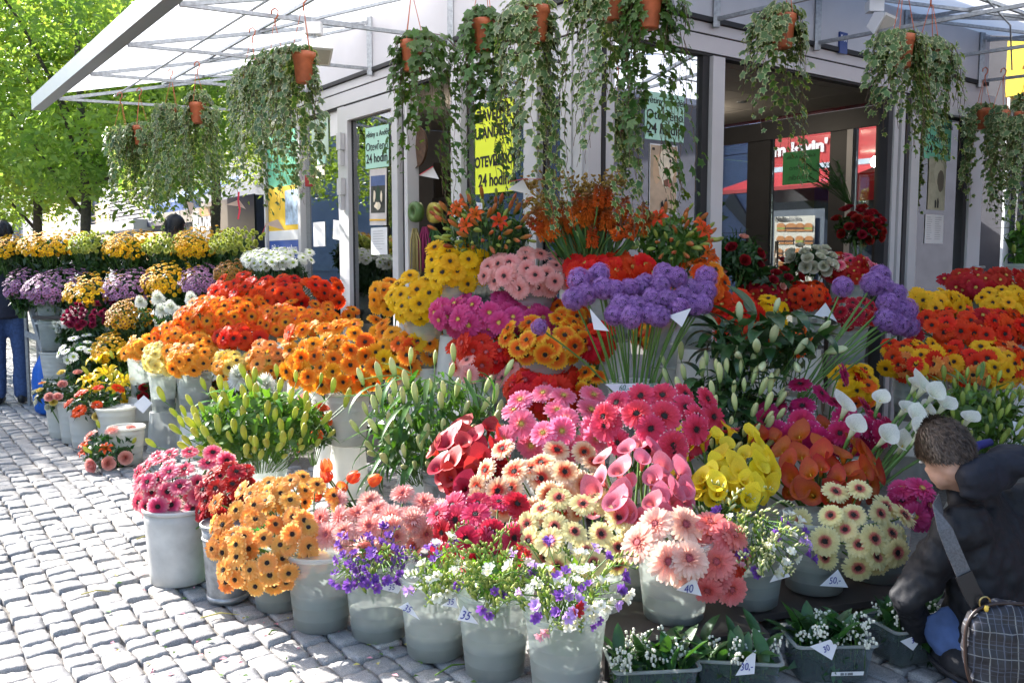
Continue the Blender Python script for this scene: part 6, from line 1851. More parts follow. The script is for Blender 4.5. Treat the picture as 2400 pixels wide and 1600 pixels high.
fr_ = thing('flower_rack', 'stepped plank rack carrying the two upper chrysanthemum rows', 'rack', (P(300, 650, 8.5).x, 8.5, 0))
for x0, x1, py, Y in ((100, 590, 660, 8.52), (95, 560, 742, 8.12)):
    a, b = P(x0, py, Y), P(x1, py, Y); b.z = a.z
    MB().bar(a, b, 0.28, 0.025).build('plank', DARKWOOD, fr_)
    for k in (0.3, 0.62, 0.95):
        q = a.lerp(b, k); MB().box((q.x - 0.03, q.y + 0.06, 0), (q.x + 0.03, q.y + 0.12, a.z - 0.014)).build('leg', DARKWOOD, fr_)
for px, pt, pb, kind, lab, lv in ((124, 705, 752, 'frost', 'frosted bucket with the large mauve bunch, topmost of the pile by the ladder', 0.35), (130, 752, 822, 'frost', 'bucket with yellowish water, second of the pile by the ladder', 0.75), (134, 824, 886, 'white', 'white bucket, third from the top of the pile by the ladder', 0.3), (140, 888, 955, 'white', 'white bucket at the foot of the pile by the ladder', 0.3)):
    a, b = P(px, pt, 8.15), P(px, pb, 8.15)
    bucket((b.x, 8.15, max(0, b.z)), 0.135, 0.11, a.z - max(0, b.z), kind, lab, lv)
# ================================================================ lilies
lily_bunch('dense bunch of lime yellow lily buds behind the pink gerberas', (405, 885, 800, 1050), 4.55, 74, 60, 'lime', 'mid', 5, nfol=900, scale=1.0, up=1.0, fol=FOL_MID, spread=0.5)
lily_bunch('tall bunch of pale green lily buds with long narrow leaves', (835, 835, 1175, 1080), 4.35, 50, 110, 'pale', 'long', 6, nfol=420, scale=1.05, up=1.1, leafdroop=0.75, mouth=0, spread=0.4)
ZB = bucket((P(1060, 1100, 4.25).x, 4.25, 0.12), 0.145, 0.12, 0.30, 'metal', 'old copper coloured metal bucket under the pale lily buds', 0.3)
lily_bunch('green lily buds with dark leaves right of the allium bucket', (1560, 830, 1830, 1040), 4.15, 52, 80, 'pale', 'broad', 7, nfol=420, fol=FOL_DARK, scale=0.95, up=1.2)
lily_bunch('fat white lily buds on dark broad leaves behind the alliums', (1620, 715, 1960, 850), 4.3, 11, 48, 'white', 'broad', 8, nfol=300, fol=FOL_DARK, scale=1.2, up=0.6, spread=0.9, mouth=0)
lily_bunch('lush green lily buds at the right edge above the crouching man', (2150, 870, 2430, 1040), 4.85, 60, 60, 'green', 'mid', 9, nfol=700, fol=FOL_MID, up=1.0)
lily_bunch('orange lilies with rust buds at the left of the torch lilies', (1020, 452, 1265, 590), 5.25, 66, 90, ('rust', 'green', 'rust'), 'small', 10, nfol=420, up=0.5, spread=1.0, fwd=0.5, fol=FOL_DARK, scale=0.95, opens=((OPENL['orange'], 5, 0.055),))
lily_bunch('orange lilies with rust buds right of the torch lilies', (1475, 485, 1675, 610), 5.15, 46, 70, ('rust', 'green'), 'small', 11, nfol=420, up=0.4, spread=1.0, fwd=0.5, fol=FOL_MID, scale=0.95, opens=((OPENL['orange'], 5, 0.06),))
bouquet('open yellow lilies in a bunch at the left front', 275, 895, 7.1, 130, 110, [(OPENL['yellow'], 9, 0.10), (BUDS['lime'], 7, 1.0)], 12, mats=FOL_MID, name='lily_bunch', nleaf=6, leafkey='mid')
lily_bunch('leafy green plant at the right edge behind the red gerberas', (2365, 500, 2430, 600), 6.6, 8, 26, 'green', 'mid', 13, nfol=200, up=1.2)

# ================================================================ torch lilies at the corner
tl_base = Vector((0.42, 4.98, P(1385, 640, 4.98).z))
tp = []
r_ = random.Random(21)
for px, py in ((1262, 530), (1285, 548), (1310, 512), (1325, 495), (1335, 522), (1347, 505), (1270, 545), (1362, 535), (1378, 490), (1388, 512), (1402, 465), (1395, 535), (1420, 520), (1422, 470), (1436, 500), (1448, 522), (1460, 490), (1468, 512), (1480, 540), (1495, 520), (1410, 542), (1345, 540), (1510, 530), (1300, 490), (1278, 508), (1318, 560), (1372, 515), (1432, 538), (1455, 545), (1352, 478), (1415, 490), (1500, 505), (1292, 535), (1388, 560)):
    p = P(px, py, 4.95 + r_.uniform(-0.12, 0.12))
    b0 = tl_base + Vector((r_.uniform(-0.06, 0.06), r_.uniform(-0.03, 0.03), -0.1))
    root = thing('torch_lily', None, 'torch lily', b0)
    ax = Vector(((px - 1385) / 260, -0.15 + r_.uniform(-.2, .2), 1)).normalized()
    if r_.random() < 0.3: ax = Vector((ax.x * 2 + 0.3, -0.3, 0.3)).normalized()
    put('flower_spike', TORCH[px % 2], root, p, frame_from(ax, px).to_quaternion(), 0.072 * r_.uniform(0.85, 1.15))
    stem_mesh(b0, p - ax * 0.03, ax, 0.0045, 0.006, bend=0.12).build('stem', GREEN_STEM, root, True)
    tp.append((root, p))
label_members([a for a, _p in tp], [p for _a, p in tp], 'orange torch lily', 'orange torch lilies at the kiosk corner', 'torch lilies at the kiosk corner')
bucket((tl_base.x, tl_base.y, tl_base.z - 0.3), 0.12, 0.095, 0.29, 'frost', 'frosted bucket holding the torch lilies at the corner', 0.4)
SHELVES.append((tl_base.x, tl_base.y, tl_base.z - 0.3))
dry = thing('dried_sprig_bunch', 'ochre dried sprigs rising above the torch lilies', 'flowers', tl_base)
r_ = random.Random(8); DRY = mat('ochre sprig', (0.32, 0.20, 0.04), 0.7, var=0.4, vs=20, transl=0.2, jit=0.1)
for k in range(40):
    px, py = r_.uniform(1230, 1500), r_.uniform(405, 490)
    p = P(px, py, 5.02 + r_.uniform(-0.08, 0.08))
    b = MB(); b.tube([tl_base, (tl_base + p) / 2 + Vector((0, 0, 0.06)), p], 0.0018, 4)
    for j in range(14):
        q = p + Vector((r_.uniform(-.045, .045), r_.uniform(-.03, .03), r_.uniform(-.07, .03)))
        F = frame_from((r_.uniform(-1, 1), r_.uniform(-1, 0.3), r_.uniform(-0.2, 1)))
        b.lathe([(0.0, 0.0), (0.007, 0.009), (0.005, 0.022), (0.0, 0.028)], 5, q, frame=F)
        b.tube([p + (q - p) * 0.1 - Vector((0, 0, 0.02)), q], 0.0009, 3, cap=False)
    b.build('sprig', DRY, dry, True)

tlf = thing('foliage_bunch', 'narrow green leaves among the torch lily stems', 'foliage', tl_base); r_ = random.Random(4)
for k in range(60):
    a = tl_base + Vector((r_.uniform(-.1, .1), r_.uniform(-.05, .05), -0.05)); L_ = r_.uniform(0.7, 1.3)
    d = Vector((r_.uniform(-1, 1), r_.uniform(-.5, .1), r_.uniform(1.0, 2.2))).normalized(); y = Vector((0.05, -1, 0.3)).cross(d).normalized()
    put('leaf', LEAFS['long'][r_.randrange(3)], tlf, a + d * r_.uniform(0.02, 0.2), Matrix((d, y, d.cross(y))).transposed().to_quaternion(), L_)
# ================================================================ alliums
AB = bucket_at(1478, 0, 0.118, 0.30, 'frost', 'frosted bucket with a price tag full of allium stems', 0.35, z=P(1478, 1040, 4.28).z, Y=4.3)
SHELVES.append((AB[0].x, AB[0].y, AB[0].z - 0.3))
al = []
for px, py, dY in ((1357, 655, 0), (1372, 690, -.04), (1345, 700, -.05), (1405, 640, .04), (1412, 675, -.02), (1398, 652, .1), (1440, 678, -.02), (1475, 675, 0), (1500, 672, .03), (1455, 715, -.05), (1490, 718, -.05), (1440, 738, -.06), (1480, 742, -.08), (1520, 735, -.06),
                   (1530, 700, -.02), (1555, 640, .04), (1550, 665, .0), (1585, 650, .03), (1565, 700, -.03), (1600, 695, 0), (1620, 680, .05), (1590, 720, -.04), (1655, 650, .06), (1655, 682, .02), (1648, 712, .0), (1545, 742, -.07), (1515, 668, .08), (1625, 715, .0)):
    q = (px - 1478) / 170
    b0 = Vector((AB[0].x + q * 0.085 + rnd.uniform(-.02, .02), AB[0].y + rnd.uniform(-.06, .06), AB[0].z - 0.12))
    al.append(allium(px, py, 4.22 + dY * 1.6, 0.112, b0))
label_members([a for a, _p in al], [p for _a, p in al], 'purple allium', 'purple alliums in the middle bucket', 'purple alliums in the middle bucket')
allium(1264, 766, 4.1, 0.088, AB[0] + Vector((-0.07, -0.03, -0.08)), 'single small allium leaning far out to the left')[0]['group'] = 'single alliums'
A2 = P(1855, 930, 4.45)
allium(1975, 672, 4.55, 0.118, A2 + Vector((0, 0, -0.1)), 'single round allium left of the leaning cluster')[0]['group'] = 'single alliums'
al = []
for px, py, dY in ((2045, 665, 0), (2070, 672, .05), (2062, 645, .1), (2080, 710, -.04), (2098, 690, .08), (2108, 728, .04), (2075, 748, -.06), (2100, 760, -.04), (2115, 745, .06), (2125, 725, .1), (2130, 765, .08), (2088, 735, .0)):
    al.append(allium(px, py, 4.55 + dY, 0.118, A2 + Vector((rnd.uniform(-.04, .04), rnd.uniform(-.03, .03), -0.1 + rnd.uniform(-.03, .03)))))
label_members([a for a, _p in al], [p for _a, p in al], 'leaning purple allium', 'leaning purple alliums on the right', 'leaning purple alliums on the right')
A2B = bucket((A2.x, A2.y, A2.z - 0.28), 0.12, 0.095, 0.26, 'frost', 'frosted bucket from which the right alliums lean', 0.4)
SHELVES.append((A2.x, A2.y, A2.z - 0.28))

# ================================================================ calla lilies
calla_bunch((1020, 1015, 1185, 1135), 3.95, 32, 0.090, 'red', 'red calla', 'red callas under the pale lily buds', (P(1130, 1160, 4.0), 0.1), 31)
calla_bunch((1385, 1065, 1610, 1210), 3.38, 34, 0.085, 'pink', 'pink calla', 'pink callas before the yellow callas', (P(1490, 1245, 3.42), 0.1), 32)
calla_bunch((1575, 1028, 1805, 1150), 3.60, 42, 0.078, 'yellow', 'yellow calla', 'yellow callas between pink and orange ones', (P(1660, 1190, 3.65), 0.1), 33)
calla_bunch((1775, 1020, 2045, 1145), 3.78, 36, 0.082, 'orange', 'burnt orange calla', 'burnt orange callas left of the white callas', (P(1930, 1190, 3.8), 0.11), 34)
def callas_at(pts, key, size, base, one, many, ax0=(0.35, -0.3, 0.9)):
    roots, ps = [], []
    meshes, sp = CAL[key]
    r_ = random.Random(3)
    for px, py, Y in pts:
        p = P(px, py, Y)
        axis = (Vector(ax0) + Vector((r_.uniform(-.25, .25), r_.uniform(-.2, .2), 0))).normalized()
        b0 = base + Vector((r_.uniform(-.04, .04), r_.uniform(-.04, .04), r_.uniform(-.05, .02)))
        root = thing('calla_lily', None, 'calla lily', b0)
        x = (Vector((r_.uniform(-.6, 1.0), 0.8, 0))).normalized(); y = axis.cross(x).normalized(); x = y.cross(axis)
        foot = p - axis * size * 0.5
        Q = Matrix((x, y, axis)).transposed().to_quaternion()
        put('spathe', meshes[r_.randrange(3)], root, foot, Q, size * r_.uniform(0.9, 1.15))
        put('spadix', sp, root, foot, Q, size)
        stem_mesh(b0, foot + axis * 0.005, axis, 0.007, 0.009, bend=0.15).build('stem', GREEN_STEM, root, True)
        roots.append(root); ps.append(p)
    label_members(roots, ps, one, many, many)
callas_at([(1980, 960, 3.85), (2000, 1008, 3.75), (2062, 940, 3.95), (2072, 1030, 3.75), (2120, 960, 3.9), (2145, 985, 3.85), (2160, 915, 4.0), (2185, 930, 3.95), (2145, 905, 4.05), (2210, 955, 3.95), (2150, 1025, 3.75), (2115, 1045, 3.8), (2165, 1000, 3.95), (2268, 985, 4.1), (2175, 965, 4.05)],
          'white', 0.096, P(2010, 1190, 3.75), 'white calla', 'white callas behind the crouching man')
for nm, q, lab in (('a', P(1130, 1175, 4.0), 'frosted bucket under the red callas'), ('b', P(1490, 1250, 3.42), 'frosted bucket with a price tag under the pink callas'), ('c', P(1660, 1215, 3.65), 'frosted bucket under the yellow callas'), ('d', P(1930, 1205, 3.8), 'frosted bucket shared by the orange and white callas')):
    if nm == 'a': continue
    zb = max(0.0, q.z - 0.28)
    if zb > 0.04: SHELVES.append((q.x, q.y + 0.03, zb))
    bucket((q.x, q.y + 0.03, zb), 0.115, 0.09, q.z - zb, 'frost', lab, 0.35)

# ================================================================ tulips
tb_m = []
for k in range(2):
    mb = MB(); r2 = random.Random(k)
    for i in range(6):
        a0 = PI / 3 * i; rr0 = 0.42 if i % 2 else 0.36
        V, T, F = [], [], []
        for j, (rr, z, w) in enumerate(((0.1, 0, 0.5), (0.42, 0.18, 0.9), (0.48, 0.5, 1.0), (0.40, 0.8, 0.8), (0.30, 1.0, 0.25))):
            for q in (-1, 0, 1):
                a = a0 + q * 0.55 * w; r3 = rr * (0.95 if i % 2 else 0.85) * (1 if q else 1.06)
                V.append((r3 * math.cos(a), r3 * math.sin(a), z)); T.append(z)
        for j in range(4):
            for q in range(2): F.append((j * 3 + q, j * 3 + q + 1, (j + 1) * 3 + q + 1, (j + 1) * 3 + q))
        mb.add(V, F, 0, T)
    tb_m.append(mb.mesh('bloom', petal_mat('tulip', [(0, (0.75, 0.30, 0.04)), (0.3, (0.80, 0.10, 0.03)), (1, (0.85, 0.15, 0.05))], 0.4, 0.15), True))
tr, tps = [], []
for k, (px, py, ax) in enumerate(((765, 1115, (-0.3, -0.4, 0.8)), (800, 1142, (0.1, -0.7, 0.5)), (828, 1118, (0.5, -0.3, 0.4)), (878, 1125, (0.6, -0.4, 0.5)), (748, 1142, (-0.6, -0.4, 0.3)), (765, 1092, (-0.2, 0, 1)), (740, 1160, (-0.4, -0.6, 0.2)))):
    p = P(px, py, 3.85); b0 = P(850, 1230, 4.0)
    ax = Vector(ax).normalized()
    root = thing('tulip', None, 'tulip', b0)
    put('bloom', tb_m[k % 2], root, p - ax * 0.03, frame_from(ax, k).to_quaternion(), 0.062)
    stem_mesh(b0, p - ax * 0.03, ax, 0.004, 0.006).build('stem', GREEN_STEM, root, True)
    d = (p - b0).normalized(); y = Vector((0, -0.3, 1)).cross(d).normalized()
    put('leaf', LEAFS['mid'][k % 3], root, b0 + d * 0.05, Matrix((d, y, d.cross(y))).transposed().to_quaternion(), 1.3)
    tr.append(root); tps.append(p)
label_members(tr, tps, 'orange red tulip', 'orange red tulips behind the peach gerberas', 'orange red tulips')
bucket((P(850, 1230, 4.0).x, 4.0, 0.0), 0.115, 0.09, max(0.1, P(850, 1210, 4.0).z), 'white', 'white bucket with the orange tulips', 0.3)

# ================================================================ freesias
freesia_bunch('purple freesias hanging over the frosted bucket rim', (775, 1240, 975, 1355), 3.22, [('purple', 26)], [('purple', 8), ('green', 5)], 41, Bk[4], 60)
freesia_bunch('white freesias with a purple fringe left of the green buds', (955, 1262, 1110, 1385), 3.05, [('white', 9), ('purple', 4), ('lilac', 1)], [('green', 14)], 42, Bk[5], 100)
freesia_bunch('mostly unopened green freesia buds in the front', (1060, 1255, 1250, 1400), 2.93, [('white', 2), ('purple', 3), ('red', 1)], [('green', 34)], 43, Bk[6], 160)
freesia_bunch('white and lilac freesias in the nearest bucket', (1180, 1280, 1470, 1420), 2.80, [('white', 17), ('lilac', 9), ('purple', 10), ('red', 1), ('pink', 1)], [('green', 16)], 44, Bk[7], 140)
freesia_bunch('mixed white and violet freesias right of the coral gerberas', (1640, 1155, 1890, 1320), 3.22, [('white', 11), ('purple', 7), ('pink', 2), ('red', 2), ('lilac', 2)], [('cream', 24), ('green', 8)], 45, Bk[10], 160)

# ================================================================ bouquets at the left front, roses
BW_ = {}
for k, (px, py, kind, lab, rt) in enumerate(((150, 1028, 'white', 'white bucket nearest the blue bag', 0.13), (178, 1040, 'white', 'white bucket second from the blue bag', 0.125), (205, 1052, 'white', 'white bucket third from the blue bag, under the orange bouquet', 0.13),
                                              (275, 1062, 'white', 'empty looking white bucket right of the orange bouquet', 0.14), (352, 1014, 'frost', 'grey frosted bucket with price cards under the yellow lilies', 0.145), (398, 1014, 'white', 'white bucket right of the grey one at the left', 0.125), (615, 1010, 'frost', 'frosted bucket under the large white chrysanthemums', 0.13))):
    BW_[k] = bucket_at(px, py, rt, 0.33 if k < 4 else 0.29, kind, lab, 0.4)
gm_ = lambda s_: STY[s_][0][0]
bouquet('pastel bouquet in the white bucket nearest the blue bag', 140, 912, 7.0, 100, 70, [(ROSE['pink'], 4, 0.035), (ROSE['yellow'], 3, 0.03), (ROSE['white'], 4, 0.03), (gm_('orange'), 2, 0.035)], 51, nleaf=3)
bouquet('bouquet of orange red gerberas at the left front', 222, 940, 6.7, 105, 70, [(gm_('redorange'), 7, 0.052), (ROSE['yellow'], 1, 0.03)], 52, nleaf=5)
bouquet('pink and orange bouquet with a dark leaf lying low at the left', 255, 1040, 6.1, 110, 85, [(ROSE['pink'], 4, 0.042), (OPENL['orange'], 3, 0.05), (gm_('salmonfrill'), 2, 0.05), (BUDS['lime'], 3, 0.9)], 53, nleaf=7)
bucket_at(300, 1110, 0.12, 0.26, 'white', 'white bucket under the low pink bouquet', 0.3, Y=6.2)
bouquet('small posy with red roses left of the white bucket', 345, 905, 6.9, 60, 50, [(ROSE['red'], 3, 0.035), (ROSE['yellow'], 2, 0.028)], 54, nleaf=3)
bouquet('small posy with one red rose and white filler', 412, 898, 6.8, 55, 50, [(ROSE['red'], 2, 0.035), (ROSE['white'], 5, 0.018)], 55, nleaf=2)
bouquet('small posy with two red roses beside the price card', 480, 905, 6.6, 65, 45, [(ROSE['red'], 4, 0.037), (ROSE['white'], 3, 0.016)], 56, nleaf=3)
bouquet('bouquet of orange roses and cream buds beside the cream bucket', 732, 985, 5.25, 85, 120, [(ROSE['orange'], 6, 0.04), (ROSE['white'], 4, 0.03), (ROSE['pink'], 1, 0.035)], 57, nleaf=3)
bouquet('dark red roses standing in the doorway at the right', 2015, 525, 6.6, 95, 75, [(ROSE['red'], 26, 0.034)], 58, nleaf=6, nfol=200)
bouquet('white roses in the shade of the doorway', 1905, 605, 6.2, 95, 60, [(ROSE['white'], 16, 0.036)], 59, nleaf=5, nfol=200)
bouquet('dark arrangement of roses and grasses at the left of the doorway', 1725, 590, 6.1, 110, 90, [(ROSE['red'], 4, 0.035), (ROSE['pink'], 2, 0.032)], 60, nfol=420)
bouquet('dark red roses low in the doorway below the white roses', 1800, 645, 6.2, 140, 55, [(ROSE['red'], 12, 0.034), (ROSE['pink'], 2, 0.03)], 61, nfol=260)
gr = thing('grass_tuft', 'arching grass blades in the dark doorway arrangement', 'plant', P(1730, 600, 6.2)); r_ = random.Random(2)
for k in range(16):
    a = P(1730, 600, 6.2); e = P(1730 + r_.uniform(-70, 70), 545 + r_.uniform(-25, 25), 6.2 + r_.uniform(-.1, .1))
    MB().tube([a, a.lerp(e, 0.6) + Vector((0, 0, 0.06)), e], [0.004, 0.003, 0.0008], 3).build('blade', FOL_DARK, gr)
dsb = thing('dried_stem_bundle', 'bundle of dark dried stems leaning in the doorway', 'bundle', P(1995, 490, 6.5)); r_ = random.Random(5)
for k in range(22):
    a = P(1992 + r_.uniform(-6, 6), 478, 6.5); e = P(1895 + r_.uniform(-8, 75), 395 + r_.uniform(-18, 35), 6.4 + r_.uniform(-.1, .1))
    b = MB().tube([a, a.lerp(e, 0.5) + Vector((0, 0, 0.02)), e], 0.0035, 4)
    for j in range(8):
        q = a.lerp(e, r_.uniform(0.6, 1.0)); b.tube([q, q + Vector((r_.uniform(-.05, .03), r_.uniform(-.03, .03), r_.uniform(-.01, .05)))], [0.003, 0.001], 4)
    b.build('stem', FOL_DARK, dsb)

for k, (px, py, Y, w, h, lab) in enumerate(((1470, 500, 6.6, 0.30, 0.45, 'dark leafy plant inside the window left of the dog poster'), (1612, 500, 6.75, 0.22, 0.5, 'dark leafy plant inside the window right of the dog poster'), (1290, 380, 6.6, 0.2, 0.6, 'dark leafy plant inside the narrow corner pane'))):
    q = P(px, py, Y)
    rt_ = thing('potted_plant', lab, 'plant', (q.x, Y, q.z - h * 1.2), 'plants inside the shop')
    foliage(rt_, (q.x, Y, q.z), (w, w * 0.7, h), 420, 0.09, 0.2, FOL_DARK, 'leaves', 300 + k)
    MB().lathe([(0.0, 0), (0.10, 0), (0.13, 0.22), (0.12, 0.22), (0.0, 0.2)], 20, (q.x, Y, q.z - h * 1.2)).build('pot', mat('dark pot', (0.05, 0.04, 0.04), 0.5), rt_, True)
    MB().box((q.x - 0.15, Y - 0.15, 0.03), (q.x + 0.15, Y + 0.15, q.z - h * 1.2)).build('plinth', DARKWOOD, rt_)
# ================================================================ upturned buckets that carry the raised ones
n_sup = 0
for x, y, z in SHELVES:
    if z < 0.05: continue
    k = max(1, int(math.ceil(z / 0.33)))
    h = z / k
    for j in range(k):
        root = thing('upturned_bucket', 'upturned pale bucket propping up a raised flower bucket', 'bucket', (x, y, j * h), 'upturned buckets under the raised rows')
        b = MB(); rb = 0.125
        b.lathe([(rb, 0.0), (rb + 0.006, 0.002), (rb + 0.006, 0.014), (rb, 0.016), (rb * 0.8, h - 0.006), (rb * 0.78, h - 0.001), (0.0, h - 0.001)], 28, (x, y, j * h))
        b.build('body', BUCKW if (n_sup + j) % 3 else BUCK, root, True)
    n_sup += 1
# ================================================================ hanging ivy
IV_V = np.array([(-0.10, 0, 0.0), (0.30, 0, -0.03), (0.65, 0, -0.03), (1.0, 0, -0.12),
                 (-0.12, 0.46, -0.10), (0.18, 0.33, 0.03), (0.55, 0.55, -0.09), (0.60, 0.20, 0.02),
                 (-0.12, -0.46, -0.10), (0.18, -0.33, 0.03), (0.55, -0.55, -0.09), (0.60, -0.20, 0.02)])
IV_Q = [(0, 1, 5, 4), (1, 7, 6, 5), (1, 2, 3, 7), (0, 8, 9, 1), (1, 9, 10, 11), (1, 11, 3, 2)]
IV_T = np.array([0.2, 0.1, 0.2, 1.0, 1.0, 0.72, 1.0, 0.75, 1.0, 0.72, 1.0, 0.75])
IVY = {'varieg': leaf_mat('variegated ivy', (0.045, 0.105, 0.032), (0.105, 0.19, 0.055), 0.4, 0.38, 0.5, vs=9, edge=(0.50, 0.52, 0.30), tfac=(1.6, 1.6, 0.5)),
       'plain': leaf_mat('green ivy', (0.038, 0.10, 0.020), (0.085, 0.165, 0.034), 0.4, 0.38, 0.5, vs=9, edge=(0.10, 0.17, 0.06), tfac=(1.6, 1.6, 0.5))}
IVL = {k: np_mesh('leaf', IV_V, 4, IV_Q, m, IV_T) for k, m in IVY.items()}
VINE = mat('ivy stem', (0.10, 0.06, 0.035), 0.7, var=0.2)
TERRA = mat('terracotta plastic', (0.46, 0.125, 0.055), 0.5, var=0.28, vs=16, spec=0.4)
SOIL = mat('potting soil', (0.03, 0.02, 0.015), 0.95)
def ivy_pot(px, py, Y, x0, x1, yt, yb, kind, label, seed, n=30, hook=0.34, pot=True, longs=4, tail=0.3, leaf=0.045, bare=None):
    r_ = random.Random(seed); rs = np.random.RandomState(seed)
    c = P(px, py, Y)
    root = thing('hanging_ivy', label, 'hanging plant', c, 'ivy pots hanging from the awnings')
    if pot:
        b = MB(); h = 0.165; R0, R1 = 0.048, 0.063
        z0 = c.z - h / 2
        b.lathe([(0.0, 0.0), (R0 - 0.004, 0.0), (R0, 0.004), (R1 - 0.003, h * 0.78), (R1 + 0.003, h * 0.80), (R1 + 0.005, h), (R1 + 0.001, h + 0.002), (R1 - 0.001, h - 0.012), (R1 - 0.004, h - 0.02)], 28, (c.x, c.y, z0))
        b.build('pot', TERRA, root, True)
        s_ = MB(); s_.lathe([(R1 - 0.003, h - 0.018), (0.0, h - 0.012)], 20, (c.x, c.y, z0)); s_.build('soil', SOIL, root)
        top = c + Vector((r_.uniform(-.01, .01), 0, h / 2 + hook))
        for k in range(3):
            a = 2 * PI * k / 3 + seed
            MB().tube([(c.x + math.cos(a) * (R1 + 0.003), c.y + math.sin(a) * (R1 + 0.003), c.z + h / 2), (c.x + math.cos(a) * 0.01, c.y + math.sin(a) * 0.01, top.z - 0.07), top - Vector((0, 0, 0.06))], 0.0022, 5).build('cord', TERRA, root)
        hk = MB()
        hk.tube([top - Vector((0, 0, 0.07)), top - Vector((0, 0, 0.03)), top + Vector((0.016, 0, -0.01)), top + Vector((0.02, 0, 0.018)), top + Vector((0.0, 0, 0.036)), top + Vector((-0.02, 0, 0.022)), top + Vector((-0.022, 0, 0.0))], 0.0048, 6)
        hk.build('hook', TERRA, root, True)
    hw0, hw1 = pxm(px - x0, Y), pxm(x1 - px, Y)
    ztop = P(px, yt, Y).z; zbot = P(px, yb, Y).z
    zr = c.z + 0.085
    L = max(0.12, zr - zbot)
    objs = 0
    for i in range(n):
        a = 2 * PI * (i + r_.random() * 0.8) / n
        if bare and abs((a - bare[0] + PI) % (2 * PI) - PI) < bare[1]: continue
        side = math.cos(a)
        rad = (hw1 if side > 0 else hw0) * (0.55 + 0.45 * r_.random())
        rad = max(rad, 0.05)
        rr = Vector((side * rad, math.sin(a) * min(rad, 0.16) * r_.uniform(0.6, 1.1), 0))
        Ls = L * (0.22 + 0.78 * r_.random() ** 1.4) if i >= longs else L * (1 + tail * r_.random())
        rise = max(0.0, ztop - zr) * r_.uniform(0.4, 1.0)
        pts = [Vector((c.x, c.y, zr - 0.02)), Vector((c.x, c.y, zr)) + rr * 0.35 + Vector((0, 0, rise)), Vector((c.x, c.y, zr)) + rr * 0.75 + Vector((0, 0, rise * 0.7 - 0.01))]
        q = Vector((c.x, c.y, zr)) + rr * 0.95 + Vector((0, 0, -0.04))
        z = 0.04
        while z < Ls:
            pts.append(q.copy())
            st = 0.035
            q = q + Vector((r_.uniform(-0.012, 0.012) + side * 0.0015, r_.uniform(-0.012, 0.010), -st)); z += st
        stem = MB(); stem.tube(pts, 0.0014, 4, 1, cap=False)
        vine = stem.build('vine', [VINE, VINE], root)
        PP, NN, SS = [], [], []
        for j in range(1, len(pts)):
            m_ = 2 if z > 0 and j < 7 else 1
            if j > len(pts) - 3 and r_.random() < 0.3: continue
            for _ in range(m_):
                o = Vector((r_.uniform(-1, 1), r_.uniform(-1, 0.8), r_.uniform(-0.4, 0.3)))
                out = Vector((pts[j].x - c.x, pts[j].y - c.y, 0))
                out = out.normalized() if out.length > 1e-4 else Vector((0, -1, 0))
                nn = out * 0.8 + Vector((0, -0.35, 0.45)) + Vector((r_.uniform(-1, 1), r_.uniform(-1, 1), r_.uniform(-.6, .6))) * 0.5
                s_ = leaf * r_.uniform(0.62, 1.18) * (1.0 if j < len(pts) - 3 else 0.7)
                PP.append(pts[j] + o * 0.026); NN.append(nn); SS.append(s_)
        if not PP: continue
        NN = np.array([tuple(v) for v in NN]); PA = np.array([tuple(v) for v in PP]); SA = np.array(SS)
        # the leaf tips hang down: roll so that local x points downward
        FR = np_frames(NN, np.zeros(len(NN)) - PI / 2 + rs.normal(0, 0.55, len(NN)))
        front = [j for j in range(len(PA)) if r_.random() < 0.30] if math.sin(a) < 0.35 else []
        keep = np.array([j not in set(front) for j in range(len(PA))])
        if keep.any():
            V, I = scatter(IV_V, IV_Q, PA[keep], FR[keep], SA[keep])
            vo = np.array(vine.location) + np.array(root.location)
            # leaves join their vine as one part
            me = np_mesh('vine_leaves', V - vo, 4, I, IVY[kind], np.tile(IV_T, keep.sum()))
            lo = put('vine_leaves', me, vine, vo); tag(lo, kind='stuff')
        for j in front:
            put('leaf', IVL[kind], vine, PP[j], Matrix(FR[j].tolist()).to_quaternion(), SS[j])
